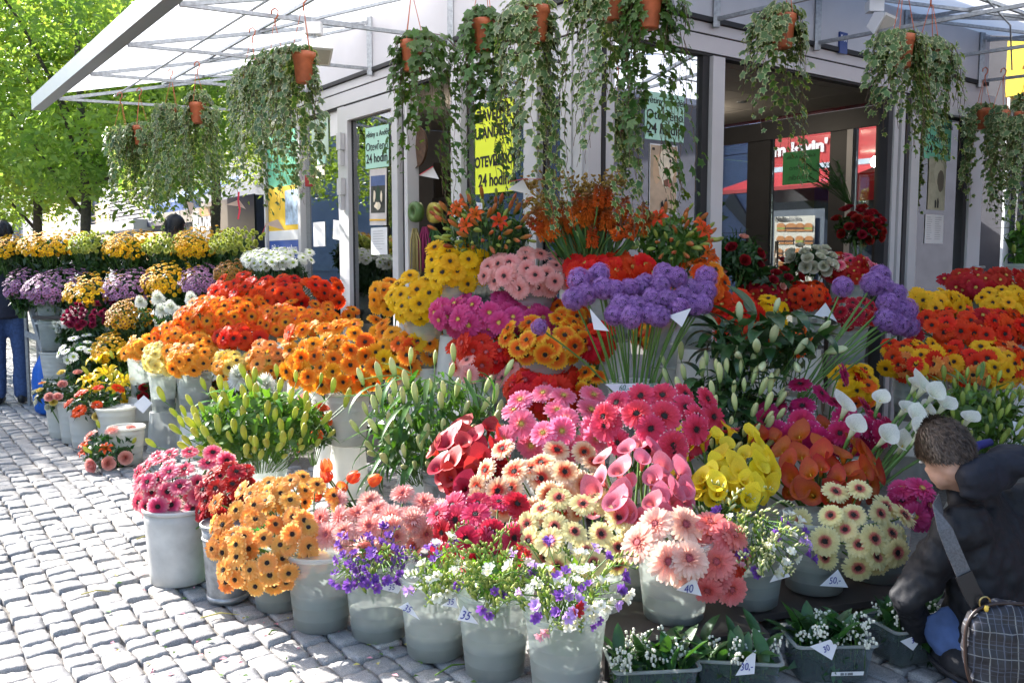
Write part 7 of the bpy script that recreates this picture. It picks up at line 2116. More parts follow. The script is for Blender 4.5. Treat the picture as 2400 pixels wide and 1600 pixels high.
IVY_LIST = [
    (287, 325, 8.35, 250, 325, 298, 500, 'varieg', 'ivy pot farthest left under the end of the awning'),
    (330, 318, 8.2, 292, 372, 288, 520, 'varieg', 'second ivy pot from the left, its vines hanging over the lime flowers'),
    (405, 278, 7.9, 352, 440, 245, 520, 'varieg', 'ivy pot left of the small clear pot with long vines'),
    (463, 266, 7.55, 420, 515, 212, 470, 'varieg', 'ivy with its small terracotta pot in clear view at left'),
    (592, 205, 6.6, 535, 645, 155, 470, 'varieg', 'ivy left of the large one, its pot mostly hidden'),
    (645, 185, 5.6, 560, 700, 125, 450, 'varieg', 'bushy ivy just behind the big terracotta pot'),
    (713, 160, 5.15, 620, 737, 108, 390, 'varieg', 'big ivy with a bare terracotta pot before the flood lamp'),
    (966, 133, 5.1, 922, 1078, 76, 430, 'plain', 'plain green ivy hanging before the dark shop gap'),
    (1135, 85, 4.95, 1078, 1182, 18, 410, 'plain', 'plain green ivy hanging before the yellow sign'),
    (1258, 58, 4.5, 1168, 1295, -5, 440, 'varieg', 'variegated ivy right of the yellow sign'),
    (1437, 8, 4.35, 1330, 1460, -30, 440, 'varieg', 'long variegated ivy at the kiosk corner'),
    (1520, 25, 4.25, 1455, 1610, -40, 400, 'plain', 'green ivy whose vines cross the mint sign'),
    (1835, 75, 4.8, 1742, 1890, 10, 330, 'varieg', 'variegated ivy hanging before the open doorway'),
    (2113, 122, 4.9, 2032, 2170, 72, 350, 'varieg', 'bushy ivy with bare pot below the white flood lamp'),
    (2178, 150, 5.15, 2120, 2245, 88, 360, 'varieg', 'bushy ivy right beside the one under the flood lamp'),
    (2302, 280, 7.5, 2262, 2345, 244, 480, 'varieg', 'distant ivy before the blue tiled wall, left of two'),
    (2345, 285, 7.3, 2318, 2375, 250, 500, 'varieg', 'distant ivy before the blue tiled wall, right of two'),
    (2400, 290, 6.6, 2368, 2440, 215, 520, 'varieg', 'ivy cut off by the right picture edge')]
BARE = {1: (-1.9, 0.5), 3: (-1.5, 0.75), 6: (-1.05, 0.85), 7: (-2.1, 0.55), 8: (-1.8, 0.45), 9: (-1.1, 0.7), 10: (-1.3, 0.55), 11: (-1.5, 0.75), 12: (-1.0, 0.7), 13: (-1.2, 0.6), 15: (-1.8, 0.5), 16: (-0.9, 0.5)}
for k, (px, py, Y, x0, x1, yt, yb, kind, lab) in enumerate(IVY_LIST):
    big = 5.9 > Y
    ivy_pot(px, py, Y, x0, x1, yt, yb, kind, lab, 100 + k, n=44 if big else 34, hook=0.30 if Y > 5 else 0.34, longs=6 if big else 5, tail=0.38 if k in (6, 7, 9, 10, 11, 12) else 0.12, leaf=0.047 if big else 0.05, bare=BARE.get(k))
# paper kites tied to the ivies with ribbon
def pennant(px, py, Y, pts, label, c, ribbon=None, rc=(0.6, 0.02, 0.05)):
    q = P(px, py, Y)
    root = thing('price_pennant', label, 'price tag', q, 'paper pennants tied to the ivies')
    V = [P(px + x, py + y, Y + 0.004 * i) for i, (x, y) in enumerate(pts)]
    n = len(V)
    MB().add(V + [v + Vector((0, 0.0015, 0)) for v in V], [tuple(range(n)), tuple(range(n, 2 * n))[::-1]] + [(i, i + n, (i + 1) % n + n, (i + 1) % n) for i in range(n)]).build('paper', mat('paper ' + label[:8], c, 0.7, transl=0.2), root)
    if ribbon:
        R_ = [P(px + x, py + y, Y - 0.004) for x, y in ribbon]
        b = MB()
        for i in range(len(R_) - 1): b.bar(R_[i], R_[i + 1], 0.012, 0.002)
        b.build('ribbon', mat('ribbon ' + label[:8], rc, 0.4), root)
    return root
BEIGE = (0.62, 0.46, 0.36)
pennant(448, 478, 7.3, [(-10, -5), (6, -2), (2, 22), (-2, 26)], 'beige paper pennant in the ivy above the tallest gold flowers', BEIGE)
pennant(560, 480, 6.4, [(-30, 0), (0, -12), (16, 10), (0, 4)], 'beige paper pennant with red ribbon beside the navy shop front', BEIGE, [(0, -30), (-2, -10), (2, 12), (-2, 34)])
pennant(645, 530, 6.2, [(-26, -5), (6, -16), (22, 10), (-4, 2)], 'beige paper pennant with orange ribbon before the poster', BEIGE, [(-22, -2), (-30, 16)], (0.8, 0.4, 0.02))
pennant(1005, 408, 4.9, [(-24, 3), (10, -16), (24, 12)], 'white paper pennant with red edge hanging in the plain ivy', (0.7, 0.66, 0.62), [(-22, 2), (10, -18)])
pennant(1222, 440, 4.6, [(-32, 4), (4, -20), (22, 16)], 'white paper pennant with orange ribbon above the orange lilies', (0.66, 0.6, 0.55), [(-30, -14), (2, -20), (52, -20)], (0.8, 0.4, 0.02))
# ================================================================ people
SKIN = mat('skin', (0.52, 0.30, 0.22), 0.5, var=0.08, vs=12, spec=0.35)
def soft(name, mb, m, parent, voxel, smooth_n=6, fold=None, fold2=None, sub=0):
    """closed pieces grown into one continuous surface, smoothed, with cloth folds"""
    o = mb.build(name, m, parent, True)
    md = o.modifiers.new('grow', 'REMESH'); md.mode = 'VOXEL'; md.voxel_size = voxel; md.use_smooth_shade = True
    s_ = o.modifiers.new('smooth', 'SMOOTH'); s_.factor = 0.6; s_.iterations = smooth_n
    for k, fd in enumerate((fold, fold2)):
        if fd:
            tx = bpy.data.textures.new(name + '_fold', 'CLOUDS' if len(fd) < 3 or fd[2] != 'wood' else 'WOOD')
            if tx.type == 'CLOUDS': tx.noise_scale = fd[0]; tx.noise_depth = 2
            else: tx.wood_type = 'BANDNOISE'; tx.noise_scale = fd[0]; tx.turbulence = 8
            d = o.modifiers.new('folds', 'DISPLACE'); d.texture = tx; d.strength = fd[1]; d.mid_level = 0.5; d.texture_coords = 'LOCAL'
    return o
def ell(mb, c, ax, m=0, n=14):
    """an ellipsoid: c centre, ax three axis vectors"""
    c = Vector(c); A = [Vector(a) for a in ax]
    V, F = [], []
    k = n // 2
    for j in range(1, k):
        th = PI * j / k
        for i in range(n):
            ph = 2 * PI * i / n
            V.append(c + A[0] * (math.sin(th) * math.cos(ph)) + A[1] * (math.sin(th) * math.sin(ph)) + A[2] * math.cos(th))
    for j in range(k - 2):
        for i in range(n):
            F.append((j * n + i, (j + 1) * n + i, (j + 1) * n + (i + 1) % n, j * n + (i + 1) % n))
    F.append(tuple(range(n))); F.append(tuple((k - 2) * n + i for i in range(n))[::-1])
    return mb.add(V, F, m)
def limb(mb, pts, r, n=12):
    # ends closed by half balls so that joints stay round
    mb.tube(pts, r, n)
    for p, q in ((pts[0], r[0]), (pts[-1], r[-1])): ell(mb, p, ((q, 0, 0), (0, q, 0), (0, 0, q)), n=10)
    return mb
def loft(mb, secs, n=20):
    """secs: (centre, half-axis a, half-axis b) as vectors"""
    V, F = [], []
    for c, a, b in secs:
        for i in range(n):
            q = 2 * PI * i / n
            V.append(Vector(c) + Vector(a) * math.cos(q) + Vector(b) * math.sin(q))
    for j in range(len(secs) - 1):
        for i in range(n):
            F.append((j * n + i, j * n + (i + 1) % n, (j + 1) * n + (i + 1) % n, (j + 1) * n + i))
    F.append(tuple(range(n))[::-1]); F.append(tuple((len(secs) - 1) * n + i for i in range(n)))
    return mb.add(V, F)
def head_shape(mb, c, f, up, s=1.0):
    """skull, jaw, nose, brow, ears; c centre, f facing, up crown"""
    f = Vector(f).normalized(); up = Vector(up).normalized(); r = f.cross(up).normalized(); up = r.cross(f)
    c = Vector(c)
    ell(mb, c + up * 0.015 * s - f * 0.008 * s, (f * 0.098 * s, r * 0.077 * s, up * 0.105 * s))
    ell(mb, c - up * 0.055 * s + f * 0.035 * s, (f * 0.062 * s, r * 0.056 * s, up * 0.065 * s))
    ell(mb, c - up * 0.10 * s + f * 0.062 * s, (f * 0.026 * s, r * 0.03 * s, up * 0.022 * s))
    ell(mb, c - up * 0.03 * s + f * 0.104 * s, (f * 0.022 * s, r * 0.013 * s, up * 0.022 * s))
    ell(mb, c + up * 0.02 * s + f * 0.085 * s, (f * 0.018 * s, r * 0.055 * s, up * 0.012 * s))
    for k in (-1, 1):
        ell(mb, c - up * 0.012 * s + r * 0.078 * k * s - f * 0.012 * s, (f * 0.018 * s - r * 0.004 * k, r * 0.008 * s, up * 0.031 * s))
    return f, r, up
def face_bits(root, c, f, r, up, s=1.0):
    c = Vector(c)
    EYEW = mat('eye white', (0.7, 0.7, 0.68), 0.3); LIP = mat('lips', (0.40, 0.15, 0.12), 0.5)
    for k in (-1, 1):
        b = MB(); ell(b, c + f * 0.088 * s + r * 0.032 * k * s + up * 0.002 * s, (f * 0.008 * s, r * 0.013 * s, up * 0.007 * s), n=8); b.build('eye', EYEW, root, True)
        b = MB(); ell(b, c + f * 0.0945 * s + r * 0.032 * k * s + up * 0.002 * s, (f * 0.003 * s, r * 0.005 * s, up * 0.005 * s), n=8); b.build('iris', INK, root, True)
    b = MB(); ell(b, c + f * 0.092 * s - up * 0.072 * s, (f * 0.006 * s, r * 0.022 * s, up * 0.006 * s), n=8); b.build('mouth', LIP, root, True)
def hair_cap(name, root, c, f, r, up, s, m, length, n, seed, cover=-0.15, drop=0.0, voxel=0.01):
    """a cap following the skull plus many short locks"""
    rs = random.Random(seed); c = Vector(c) + up * 0.02 * s - f * 0.012 * s
    b = MB()
    tv = []
    def pt(th, ph, k=1.0):
        d = f * (math.sin(th) * math.cos(ph)) * 0.106 + r * (math.sin(th) * math.sin(ph)) * 0.084 + up * math.cos(th) * 0.112
        return c + d * s * k, d.normalized()
    rows, cols = 9, 22
    V, F = [], []
    for j in range(rows):
        for i in range(cols):
            ph = 2 * PI * i / cols
            lim = 1.2 + 1.0 * (0.5 - 0.5 * math.cos(ph)) ** 0.7      # low at the nape, high at the forehead
            th = lim * j / (rows - 1) + 0.01
            V.append(pt(th, ph)[0])
    for j in range(rows - 1):
        for i in range(cols): F.append((j * cols + i, (j + 1) * cols + i, (j + 1) * cols + (i + 1) % cols, j * cols + (i + 1) % cols))
    b.add(V, F)
    for k in range(n):
        ph = rs.uniform(0, 2 * PI); lim = 1.22 + 1.03 * (0.5 - 0.5 * math.cos(ph)) ** 0.7
        th = lim * math.sqrt(rs.random())
        p, d = pt(th, ph, 0.995)
        flow = (-up * math.sin(th) * 0.9 - f * 0.25 + r * rs.uniform(-.3, .3) + d * rs.uniform(0.15, 0.5)).normalized()
        w = flow.cross(d).normalized() * 0.0016 * s
        L = length * rs.uniform(0.6, 1.2)
        e = p + flow * L + Vector((0, 0, -drop * rs.random() * (th / 2)))
        mid = (p + e) / 2 + d * L * 0.14
        b.add([p - w, p + w, mid + w, mid - w, e], [(0, 1, 2, 3), (3, 2, 4)])
    return b.build(name, m, root)
def walker(label, foot, face, H, top_m, leg_m, hair_m, hair_len=0.03, drop=0.0, group=None, skin=SKIN, lean=0.0, shoe_m=None, arms=True):
    """an adult standing on foot, facing face"""
    s = H / 1.78
    f = Vector((face[0], face[1], 0)).normalized(); r = f.cross(Vector((0, 0, 1))).normalized(); up = Vector((0, 0, 1))
    o = Vector(foot)
    root = thing('person', label, 'person', o, group)
    A = lambda x, y, z: o + r * x * s + f * y * s + up * z * s
    body, top, legs, shoe = MB(), MB(), MB(), MB()
    hc = A(0, 0.03 + lean, 1.66)
    ff, rr, uu = head_shape(body, hc, f + Vector((0, 0, -0.08)), up, s)
    limb(body, [A(0, 0.0, 1.42), A(0, 0.015 + lean * 0.7, 1.58)], [0.062 * s, 0.055 * s])
    loft(body, [(A(0, 0, 0.88), r * 0.15 * s, f * 0.10 * s), (A(0, 0, 1.08), r * 0.13 * s, f * 0.09 * s), (A(0, 0, 1.3), r * 0.16 * s, f * 0.11 * s), (A(0, 0, 1.45), r * 0.12 * s, f * 0.07 * s)])
    loft(top, [(A(0, 0, 0.84), r * 0.185 * s, f * 0.135 * s), (A(0, 0, 1.05), r * 0.17 * s, f * 0.125 * s), (A(0, 0, 1.28), r * 0.195 * s, f * 0.14 * s), (A(0, -0.01, 1.42), r * 0.17 * s, f * 0.10 * s), (A(0, -0.01, 1.5), r * 0.085 * s, f * 0.07 * s)])
    for k in (-1, 1):
        sh, el, wr = A(0.185 * k, -0.01, 1.40), A(0.245 * k, -0.03, 1.13), A(0.235 * k, 0.08, 0.9)
        limb(body, [sh, el, wr], [0.045 * s, 0.036 * s, 0.026 * s])
        limb(top, [sh, el, el.lerp(wr, 0.93)], [0.072 * s, 0.058 * s, 0.046 * s])
        # the hand: palm, four fingers, thumb
        hd = A(0.235 * k, 0.10, 0.84)
        ell(body, hd, (r * 0.018 * s, f * 0.034 * s, up * 0.045 * s), n=10)
        for q in range(4):
            a = A(0.235 * k, 0.075 + 0.017 * q, 0.80); limb(body, [a, a + f * 0.012 * s - up * (0.055 + 0.01 * (1.5 - abs(q - 1.5))) * s], [0.009 * s, 0.007 * s], 8)
        a = A(0.225 * k, 0.125, 0.86); limb(body, [a, a + f * 0.025 * s - up * 0.045 * s], [0.010 * s, 0.008 * s], 8)
        hp, kn, an = A(0.09 * k, 0, 0.90), A(0.10 * k, 0.02, 0.49), A(0.10 * k, -0.02, 0.08)
        limb(body, [hp, kn, an], [0.07 * s, 0.048 * s, 0.036 * s])
        limb(legs, [hp, kn, A(0.10 * k, -0.02, 0.11)], [0.098 * s, 0.075 * s, 0.07 * s])
        ell(shoe, A(0.10 * k, 0.05, 0.045), (r * 0.047 * s, f * 0.135 * s, up * 0.045 * s))
        ell(shoe, A(0.10 * k, -0.03, 0.06), (r * 0.042 * s, f * 0.06 * s, up * 0.06 * s))
    soft('body', body, skin, root, 0.011 * s, 4)
    soft('jacket', top, top_m, root, 0.016 * s, 8, (0.14, 0.03))
    soft('trousers', legs, leg_m, root, 0.016 * s, 6, (0.12, 0.025))
    soft('shoes', shoe, shoe_m or mat('dark shoe', (0.02, 0.02, 0.022), 0.5), root, 0.012 * s, 4)
    face_bits(root, hc, ff, rr, uu, s)
    hair_cap('hair', root, hc, ff, rr, uu, s, hair_m, hair_len, 900, 5, drop=drop)
    return root
NAVYC = mat('dark navy cloth', (0.012, 0.014, 0.028), 0.8, var=0.2, vs=30)
DENIM = mat('blue denim', (0.035, 0.065, 0.16), 0.8, var=0.35, vs=40, bump=0.2, bs=200)
DENIML = mat('light denim', (0.065, 0.11, 0.25), 0.8, var=0.22, vs=18, bump=0.2, bs=200)
BLACKC = mat('black cloth', (0.014, 0.013, 0.014), 0.75, var=0.2, vs=30)
HAIRB = mat('black hair', (0.012, 0.010, 0.009), 0.4, var=0.3, vs=40)
HAIRBR = mat('brown hair', (0.045, 0.028, 0.018), 0.45, var=0.5, vs=60, c2=(0.12, 0.08, 0.055))
g = G(34, 948)
walker('dark haired man in navy jacket and jeans standing at the left edge, seen from behind', g + Vector((-0.06, 0.05, 0)), (-0.35, 1), 1.80, NAVYC, DENIM, HAIRB, 0.035)
q = P(404, 525, 9.9)
walker('dark haired woman half hidden behind the lime chrysanthemums', (q.x, 9.9, 0), (1, 0.25), 1.68 * (q.z + 0.10) / 1.68, BLACKC, DENIM, HAIRB, 0.05, drop=0.22)
q = P(1906, 527, 11.6)
walker('balding man in black jacket seen in profile through the shop', (q.x, 11.6, 0), (-1, -0.05), 1.80 * (q.z + 0.12) / 1.80, BLACKC, BLACKC, HAIRB, 0.02)
q = P(2225, 572, 8.9)
walker('fair person in white shirt seen through the far right window', (q.x, 8.9, 0), (-0.8, -0.5), q.z + 0.12, mat('white shirt', (0.75, 0.75, 0.76), 0.8), DENIM, mat('fair hair', (0.22, 0.14, 0.07), 0.5, var=0.3), 0.04)

# ---------------------------------------------------------------- the crouching man
JACK = mat('black waxed jacket', (0.010, 0.010, 0.0125), 0.66, var=0.25, vs=25, spec=0.3, bump=0.15, bs=260, sheen=0.0)
HOODM = mat('navy hood cloth', (0.008, 0.009, 0.016), 0.8, var=0.2, vs=40)
man = thing('person', 'crouching man in a black jacket and jeans bending over the flower boxes', 'person', Vector((1.62, 3.05, 0)))
MF = Vector((-0.62, 0.78, 0)).normalized(); MR = MF.cross(Vector((0, 0, 1))).normalized(); UP = Vector((0, 0, 1))
hc = P(2212, 1064, 2.98)
hf = Vector((-0.24, 0.88, -0.50)).normalized()
body = MB()
ff, rr, uu = head_shape(body, hc, hf, Vector((-0.22, 0.42, 0.86)), 0.90)
Sc = P(2318, 1200, 3.02); shL = Sc - MR * 0.185 + Vector((0, 0, -0.01)); shR = Sc + MR * 0.185
nb = P(2262, 1135, 3.03)
elL, wrL = P(2128, 1392, 2.93), P(2148, 1490, 3.08)
elR, wrR = P(2470, 1400, 3.35), P(2330, 1440, 3.5)
hip = P(2345, 1570, 2.98)
hipL, hipR = hip - MR * 0.10, hip + MR * 0.10
knL, anL = P(2212, 1448, 2.98), P(2262, 1690, 3.02)
knR, anR = P(2420, 1480, 3.35), P(2450, 1640, 3.2)
anL.z = max(anL.z, 0.09); anR.z = max(anR.z, 0.09)
limb(body, [nb, hc - uu * 0.05 - ff * 0.03], [0.062, 0.056])
loft(body, [(hip, MR * 0.15, MF * 0.11), (P(2335, 1400, 3.02), MR * 0.14, (MF * 0.6 + UP * 0.3) * 0.12), (Sc, MR * 0.16, (MF * 0.5 + UP * 0.5) * 0.10), (nb, MR * 0.07, (MF * 0.5 + UP * 0.5) * 0.07)])
for sh, el, wr in ((shL, elL, wrL), (shR, elR, wrR)):
    limb(body, [sh, el, wr], [0.05, 0.042, 0.03])
    dr = (wr - el).normalized(); sd = dr.cross(UP).normalized(); nn = sd.cross(dr)
    pc = wr + dr * 0.045
    ell(body, pc, (dr * 0.05, sd * 0.04, nn * 0.018), n=10)
    for k in range(4):
        a = pc + dr * 0.04 + sd * (k - 1.5) * 0.019; Lk = (0.066, 0.075, 0.07, 0.055)[k]
        limb(body, [a, a + dr * Lk * 0.55 - nn * 0.008, a + dr * Lk * 0.9 - nn * 0.03], [0.0095, 0.009, 0.0075], 8)
    a = pc - sd * 0.035; limb(body, [a, a + dr * 0.03 - sd * 0.02, a + dr * 0.06 - sd * 0.018 - nn * 0.012], [0.011, 0.010, 0.008], 8)
for hp, kn, an in ((hipL, knL, anL), (hipR, knR, anR)): limb(body, [hp, kn, an], [0.08, 0.055, 0.04])
soft('body', body, SKIN, man, 0.0075, 4)
face_bits(man, hc, ff, rr, uu, 0.9)
hair_cap('hair', man, hc, ff, rr, uu, 0.925, HAIRBR, 0.026, 6500, 9)
jk = MB()
bk = (MF * 0.75 + UP * 0.35)
loft(jk, [(P(2322, 1552, 2.97), MR * 0.235, MF * 0.175), (P(2335, 1440, 2.99), MR * 0.20, MF * 0.155), (P(2328, 1330, 3.0), MR * 0.215, bk * 0.16), (P(2322, 1250, 3.01), MR * 0.225, bk * 0.15), (P(2312, 1190, 3.03), MR * 0.20, bk * 0.125), (P(2285, 1150, 3.04), MR * 0.13, bk * 0.10), (P(2262, 1128, 3.04), MR * 0.10, bk * 0.085), (P(2248, 1108, 3.03), MR * 0.088, bk * 0.08)], 28)
limb(jk, [shL, shL.lerp(elL, 0.5), elL, elL.lerp(wrL, 0.85)], [0.080, 0.070, 0.062, 0.050])
limb(jk, [shR, elR, elR.lerp(wrR, 0.9)], [0.088, 0.072, 0.055])
soft('jacket', jk, JACK, man, 0.0085, 5, (0.13, 0.055), (0.05, 0.022))
# hem band, pocket flap and sleeve seam
hm = MB()
pts = [P(2322, 1545, 2.97) + MR * 0.236 * math.cos(q) + MF * 0.178 * math.sin(q) + Vector((0, 0, 0.01 * math.sin(3 * q))) for q in [2 * PI * i / 32 for i in range(33)]]
hm.tube(pts, 0.010, 6); hm.build('hem', JACK, man, True)
hd = MB()
hcn = P(2318, 1108, 2.93)
ell(hd, hcn, (MR * 0.18, (MF * 0.4 - UP * 0.1) * 0.17, UP * 0.068 + MF * 0.02))
ell(hd, P(2370, 1080, 2.97), (MR * 0.13, MF * 0.09, UP * 0.05))
ell(hd, P(2265, 1110, 2.96), (MR * 0.075, MF * 0.09, UP * 0.055))
ell(hd, P(2300, 1148, 2.90), (MR * 0.12, MF * 0.05, UP * 0.03))
soft('hood', hd, HOODM, man, 0.009, 5, (0.10, 0.035))
cl = MB(); cl.tube([P(2262, 1072, 2.96), P(2290, 1044, 2.98), P(2320, 1036, 3.02)], [0.012, 0.016, 0.014], 8)
cl.build('collar', mat('blue collar', (0.02, 0.02, 0.12), 0.8), man, True)
jn = MB()
limb(jn, [hipL, hipL.lerp(knL, 0.5), knL, knL.lerp(anL, 0.5), anL], [0.118, 0.102, 0.082, 0.074, 0.066])
limb(jn, [hipR, knR, anR], [0.115, 0.082, 0.066])
ell(jn, hip + Vector((0, 0, -0.02)), (MR * 0.19, MF * 0.14, UP * 0.12))
soft('jeans', jn, DENIML, man, 0.0095, 6, (0.09, 0.02), (0.03, 0.006))
sh = MB()
for an in (anL, anR):
    b0 = Vector((an.x, an.y, 0.045)); ell(sh, b0 + MF * 0.06, (MR * 0.048, MF * 0.135, UP * 0.045)); ell(sh, b0 - MF * 0.03 + UP * 0.02, (MR * 0.042, MF * 0.06, UP * 0.055))
soft('shoes', sh, mat('dark shoe', (0.02, 0.02, 0.022), 0.5), man, 0.012, 4)

# ---------------------------------------------------------------- his shoulder bag
def plaid():
    m, nt, out = nodes_of('dark plaid bag cloth')
    co = coords(nt)
    def lines(axis, scale, width):
        sx = N(nt, 'SeparateXYZ'); nt.links.new(co, sx.inputs[0])
        mu = N(nt, 'Math', operation='MULTIPLY'); mu.inputs[1].default_value = scale
        nt.links.new(sx.outputs[axis], mu.inputs[0])
        fr = N(nt, 'Math', operation='FRACT'); nt.links.new(mu.outputs[0], fr.inputs[0])
        lt = N(nt, 'Math', operation='LESS_THAN'); lt.inputs[1].default_value = width; nt.links.new(fr.outputs[0], lt.inputs[0])
        return lt.outputs[0]
    base = ramp(nt, noise_tex(nt, co, 30, 3), [(0.3, (0.010, 0.010, 0.013)), (0.7, (0.024, 0.022, 0.026))])
    c = base
    for ax, sc_, w, cc in (('X', 26, 0.10, (0.05, 0.055, 0.075)), ('Z', 26, 0.10, (0.05, 0.055, 0.075)), ('X', 52, 0.10, (0.07, 0.075, 0.10)), ('X', 13, 0.035, (0.17, 0.165, 0.15)), ('Z', 13, 0.04, (0.17, 0.165, 0.15)), ('Z', 39, 0.05, (0.06, 0.06, 0.08))):
        c = mixrgb(nt, c, cc, lines(ax, sc_, w))
    finish(nt, out, c, 0.55, 0, 0.4, 0, (noise_tex(nt, co, 60, 3), 0.2, 0.004))
    return m
bag = thing('shoulder_bag', "dark plaid shoulder bag with white stitching on the crouching man's back", 'bag', P(2350, 1520, 2.72))
bb = MB()
BX = Vector((0.96, -0.12, 0.0)); BN = Vector((-0.12, -0.96, 0.15)).normalized(); BU = Vector((-0.02, 0.12, 1)).normalized()
bc = P(2368, 1525, 2.70)
for w, h, dz in ((0.145, 0.15, 0.0),):
    V, F = [], []
    nu = 24
    for j, (k, off) in enumerate(((0.0, -0.055), (0.8, -0.055), (0.97, -0.035), (1.0, 0.0), (0.97, 0.035), (0.82, 0.052), (0.45, 0.066), (0.0, 0.07))):
        for i in range(nu):
            q = 2 * PI * i / nu
            ca, sa = math.cos(q), math.sin(q)
            p_ = 2.9
            rad = (abs(ca) ** p_ + abs(sa) ** p_) ** (-1 / p_)
            V.append(bc + BX * (ca * rad * w * k) + BU * (sa * rad * h * k * (1 - 0.05 * ca)) + BN * off)
    for j in range(7):
        for i in range(nu): F.append((j * nu + i, j * nu + (i + 1) % nu, (j + 1) * nu + (i + 1) % nu, (j + 1) * nu + i))
    bb.add(V, F)
bo = bb.build('pouch', plaid(), bag, True)
md = bo.modifiers.new('sub', 'SUBSURF'); md.levels = md.render_levels = 2
tx = bpy.data.textures.new('bag_fold', 'CLOUDS'); tx.noise_scale = 0.07
dm = bo.modifiers.new('folds', 'DISPLACE'); dm.texture = tx; dm.strength = 0.035; dm.texture_coords = 'LOCAL'
pp = MB()
pts = []
for i in range(41):
    q = PI * 0.42 + PI * 0.95 * i / 40
    ca, sa = math.cos(q), math.sin(q); rad = (abs(ca) ** 2.9 + abs(sa) ** 2.9) ** (-1 / 2.9)
    pts.append(bc + BX * (ca * rad * 0.149) + BU * (sa * rad * 0.154) + BN * 0.03)
pp.tube(pts, 0.0055, 8); pp.build('piping', mat('brown leather', (0.03, 0.016, 0.012), 0.4), bag, True)
WEB = mat('grey webbing', (0.10, 0.098, 0.10), 0.75, var=0.3, vs=160, bump=0.3, bs=300)
def ribbon(name, pts, w, m, parent, th=0.003):
    b = MB(); V, F = [], []
    pts = [Vector(p) for p in pts]
    for i, p in enumerate(pts):
        d = (pts[min(i + 1, len(pts) - 1)] - pts[max(i - 1, 0)]).normalized()
        sd = d.cross(Vector((0.1, -1, 0.15))).normalized(); nn = sd.cross(d)
        for a, c_ in ((-1, -1), (1, -1), (1, 1), (-1, 1)): V.append(p + sd * a * w / 2 + nn * c_ * th / 2)
    for i in range(len(pts) - 1):
        for k in range(4): F.append((i * 4 + k, i * 4 + (k + 1) % 4, (i + 1) * 4 + (k + 1) % 4, (i + 1) * 4 + k))
    F += [(3, 2, 1, 0), tuple(len(pts) * 4 - 4 + k for k in range(4))]
    return b.add(V, F).build(name, m, parent)
ribbon('strap', [P(2205, 1172, 2.93), P(2198, 1195, 2.825), P(2215, 1240, 2.765), P(2235, 1290, 2.745), P(2262, 1352, 2.735)], 0.050, WEB, bag)
ribbon('strap_end', [P(2258, 1345, 2.73), P(2276, 1385, 2.722), P(2300, 1425, 2.715)], 0.056, mat('black leather', (0.012, 0.011, 0.012), 0.35), bag, 0.008)
rg = MB(); q = P(2308, 1412, 2.70)
rg.tube([q + Vector((math.cos(a) * 0.017, 0, math.sin(a) * 0.02)) for a in [2 * PI * i / 16 for i in range(17)]], 0.003, 6); rg.build('ring', mat('brass', (0.4, 0.3, 0.12), 0.3, 0.9), bag, True)
b = MB(); ell(b, P(2312, 1425, 2.69), ((0.008, 0, 0), (0, 0.006, 0), (0, 0, 0.013)), n=8); b.build('toggle', mat('amber toggle', (0.75, 0.5, 0.08), 0.3), bag, True)
# ================================================================ boxes of lily of the valley
BOXP = None
def clear_mat():
    m, nt, out = nodes_of('clear box plastic')
    tr = N(nt, 'BsdfTransparent'); tr.inputs[0].default_value = (0.80, 0.85, 0.88, 1)
    pr = N(nt, 'BsdfPrincipled', Roughness=0.18); pr.inputs['Base Color'].default_value = (0.35, 0.39, 0.42, 1); pr.inputs['Specular IOR Level'].default_value = 0.6
    lw = N(nt, 'LayerWeight', Blend=0.35)
    ma = N(nt, 'Math', operation='MULTIPLY_ADD'); ma.inputs[1].default_value = 0.35; ma.inputs[2].default_value = 0.035; ma.use_clamp = True
    nt.links.new(lw.outputs['Facing'], ma.inputs[0])
    mx = N(nt, 'MixShader'); nt.links.new(ma.outputs[0], mx.inputs[0]); nt.links.new(tr.outputs[0], mx.inputs[1]); nt.links.new(pr.outputs[0], mx.inputs[2])
    nt.links.new(mx.outputs[0], out.inputs[0])
    return m
CLEAR = clear_mat()
WAT2 = plastic_mat('clear green water', (0.02, 0.045, 0.02), 0.3, 0.2, 0.2)
BELL = mat('white bells', (0.78, 0.77, 0.66), 0.5, var=0.06, transl=0.3)
VLEAF = leaf_mat('lily of the valley leaf', (0.022, 0.065, 0.018), (0.045, 0.12, 0.03), 0.28, 0.35, 0.5, vs=14)
lleaf('valley', VLEAF, 0.125, 0.045)
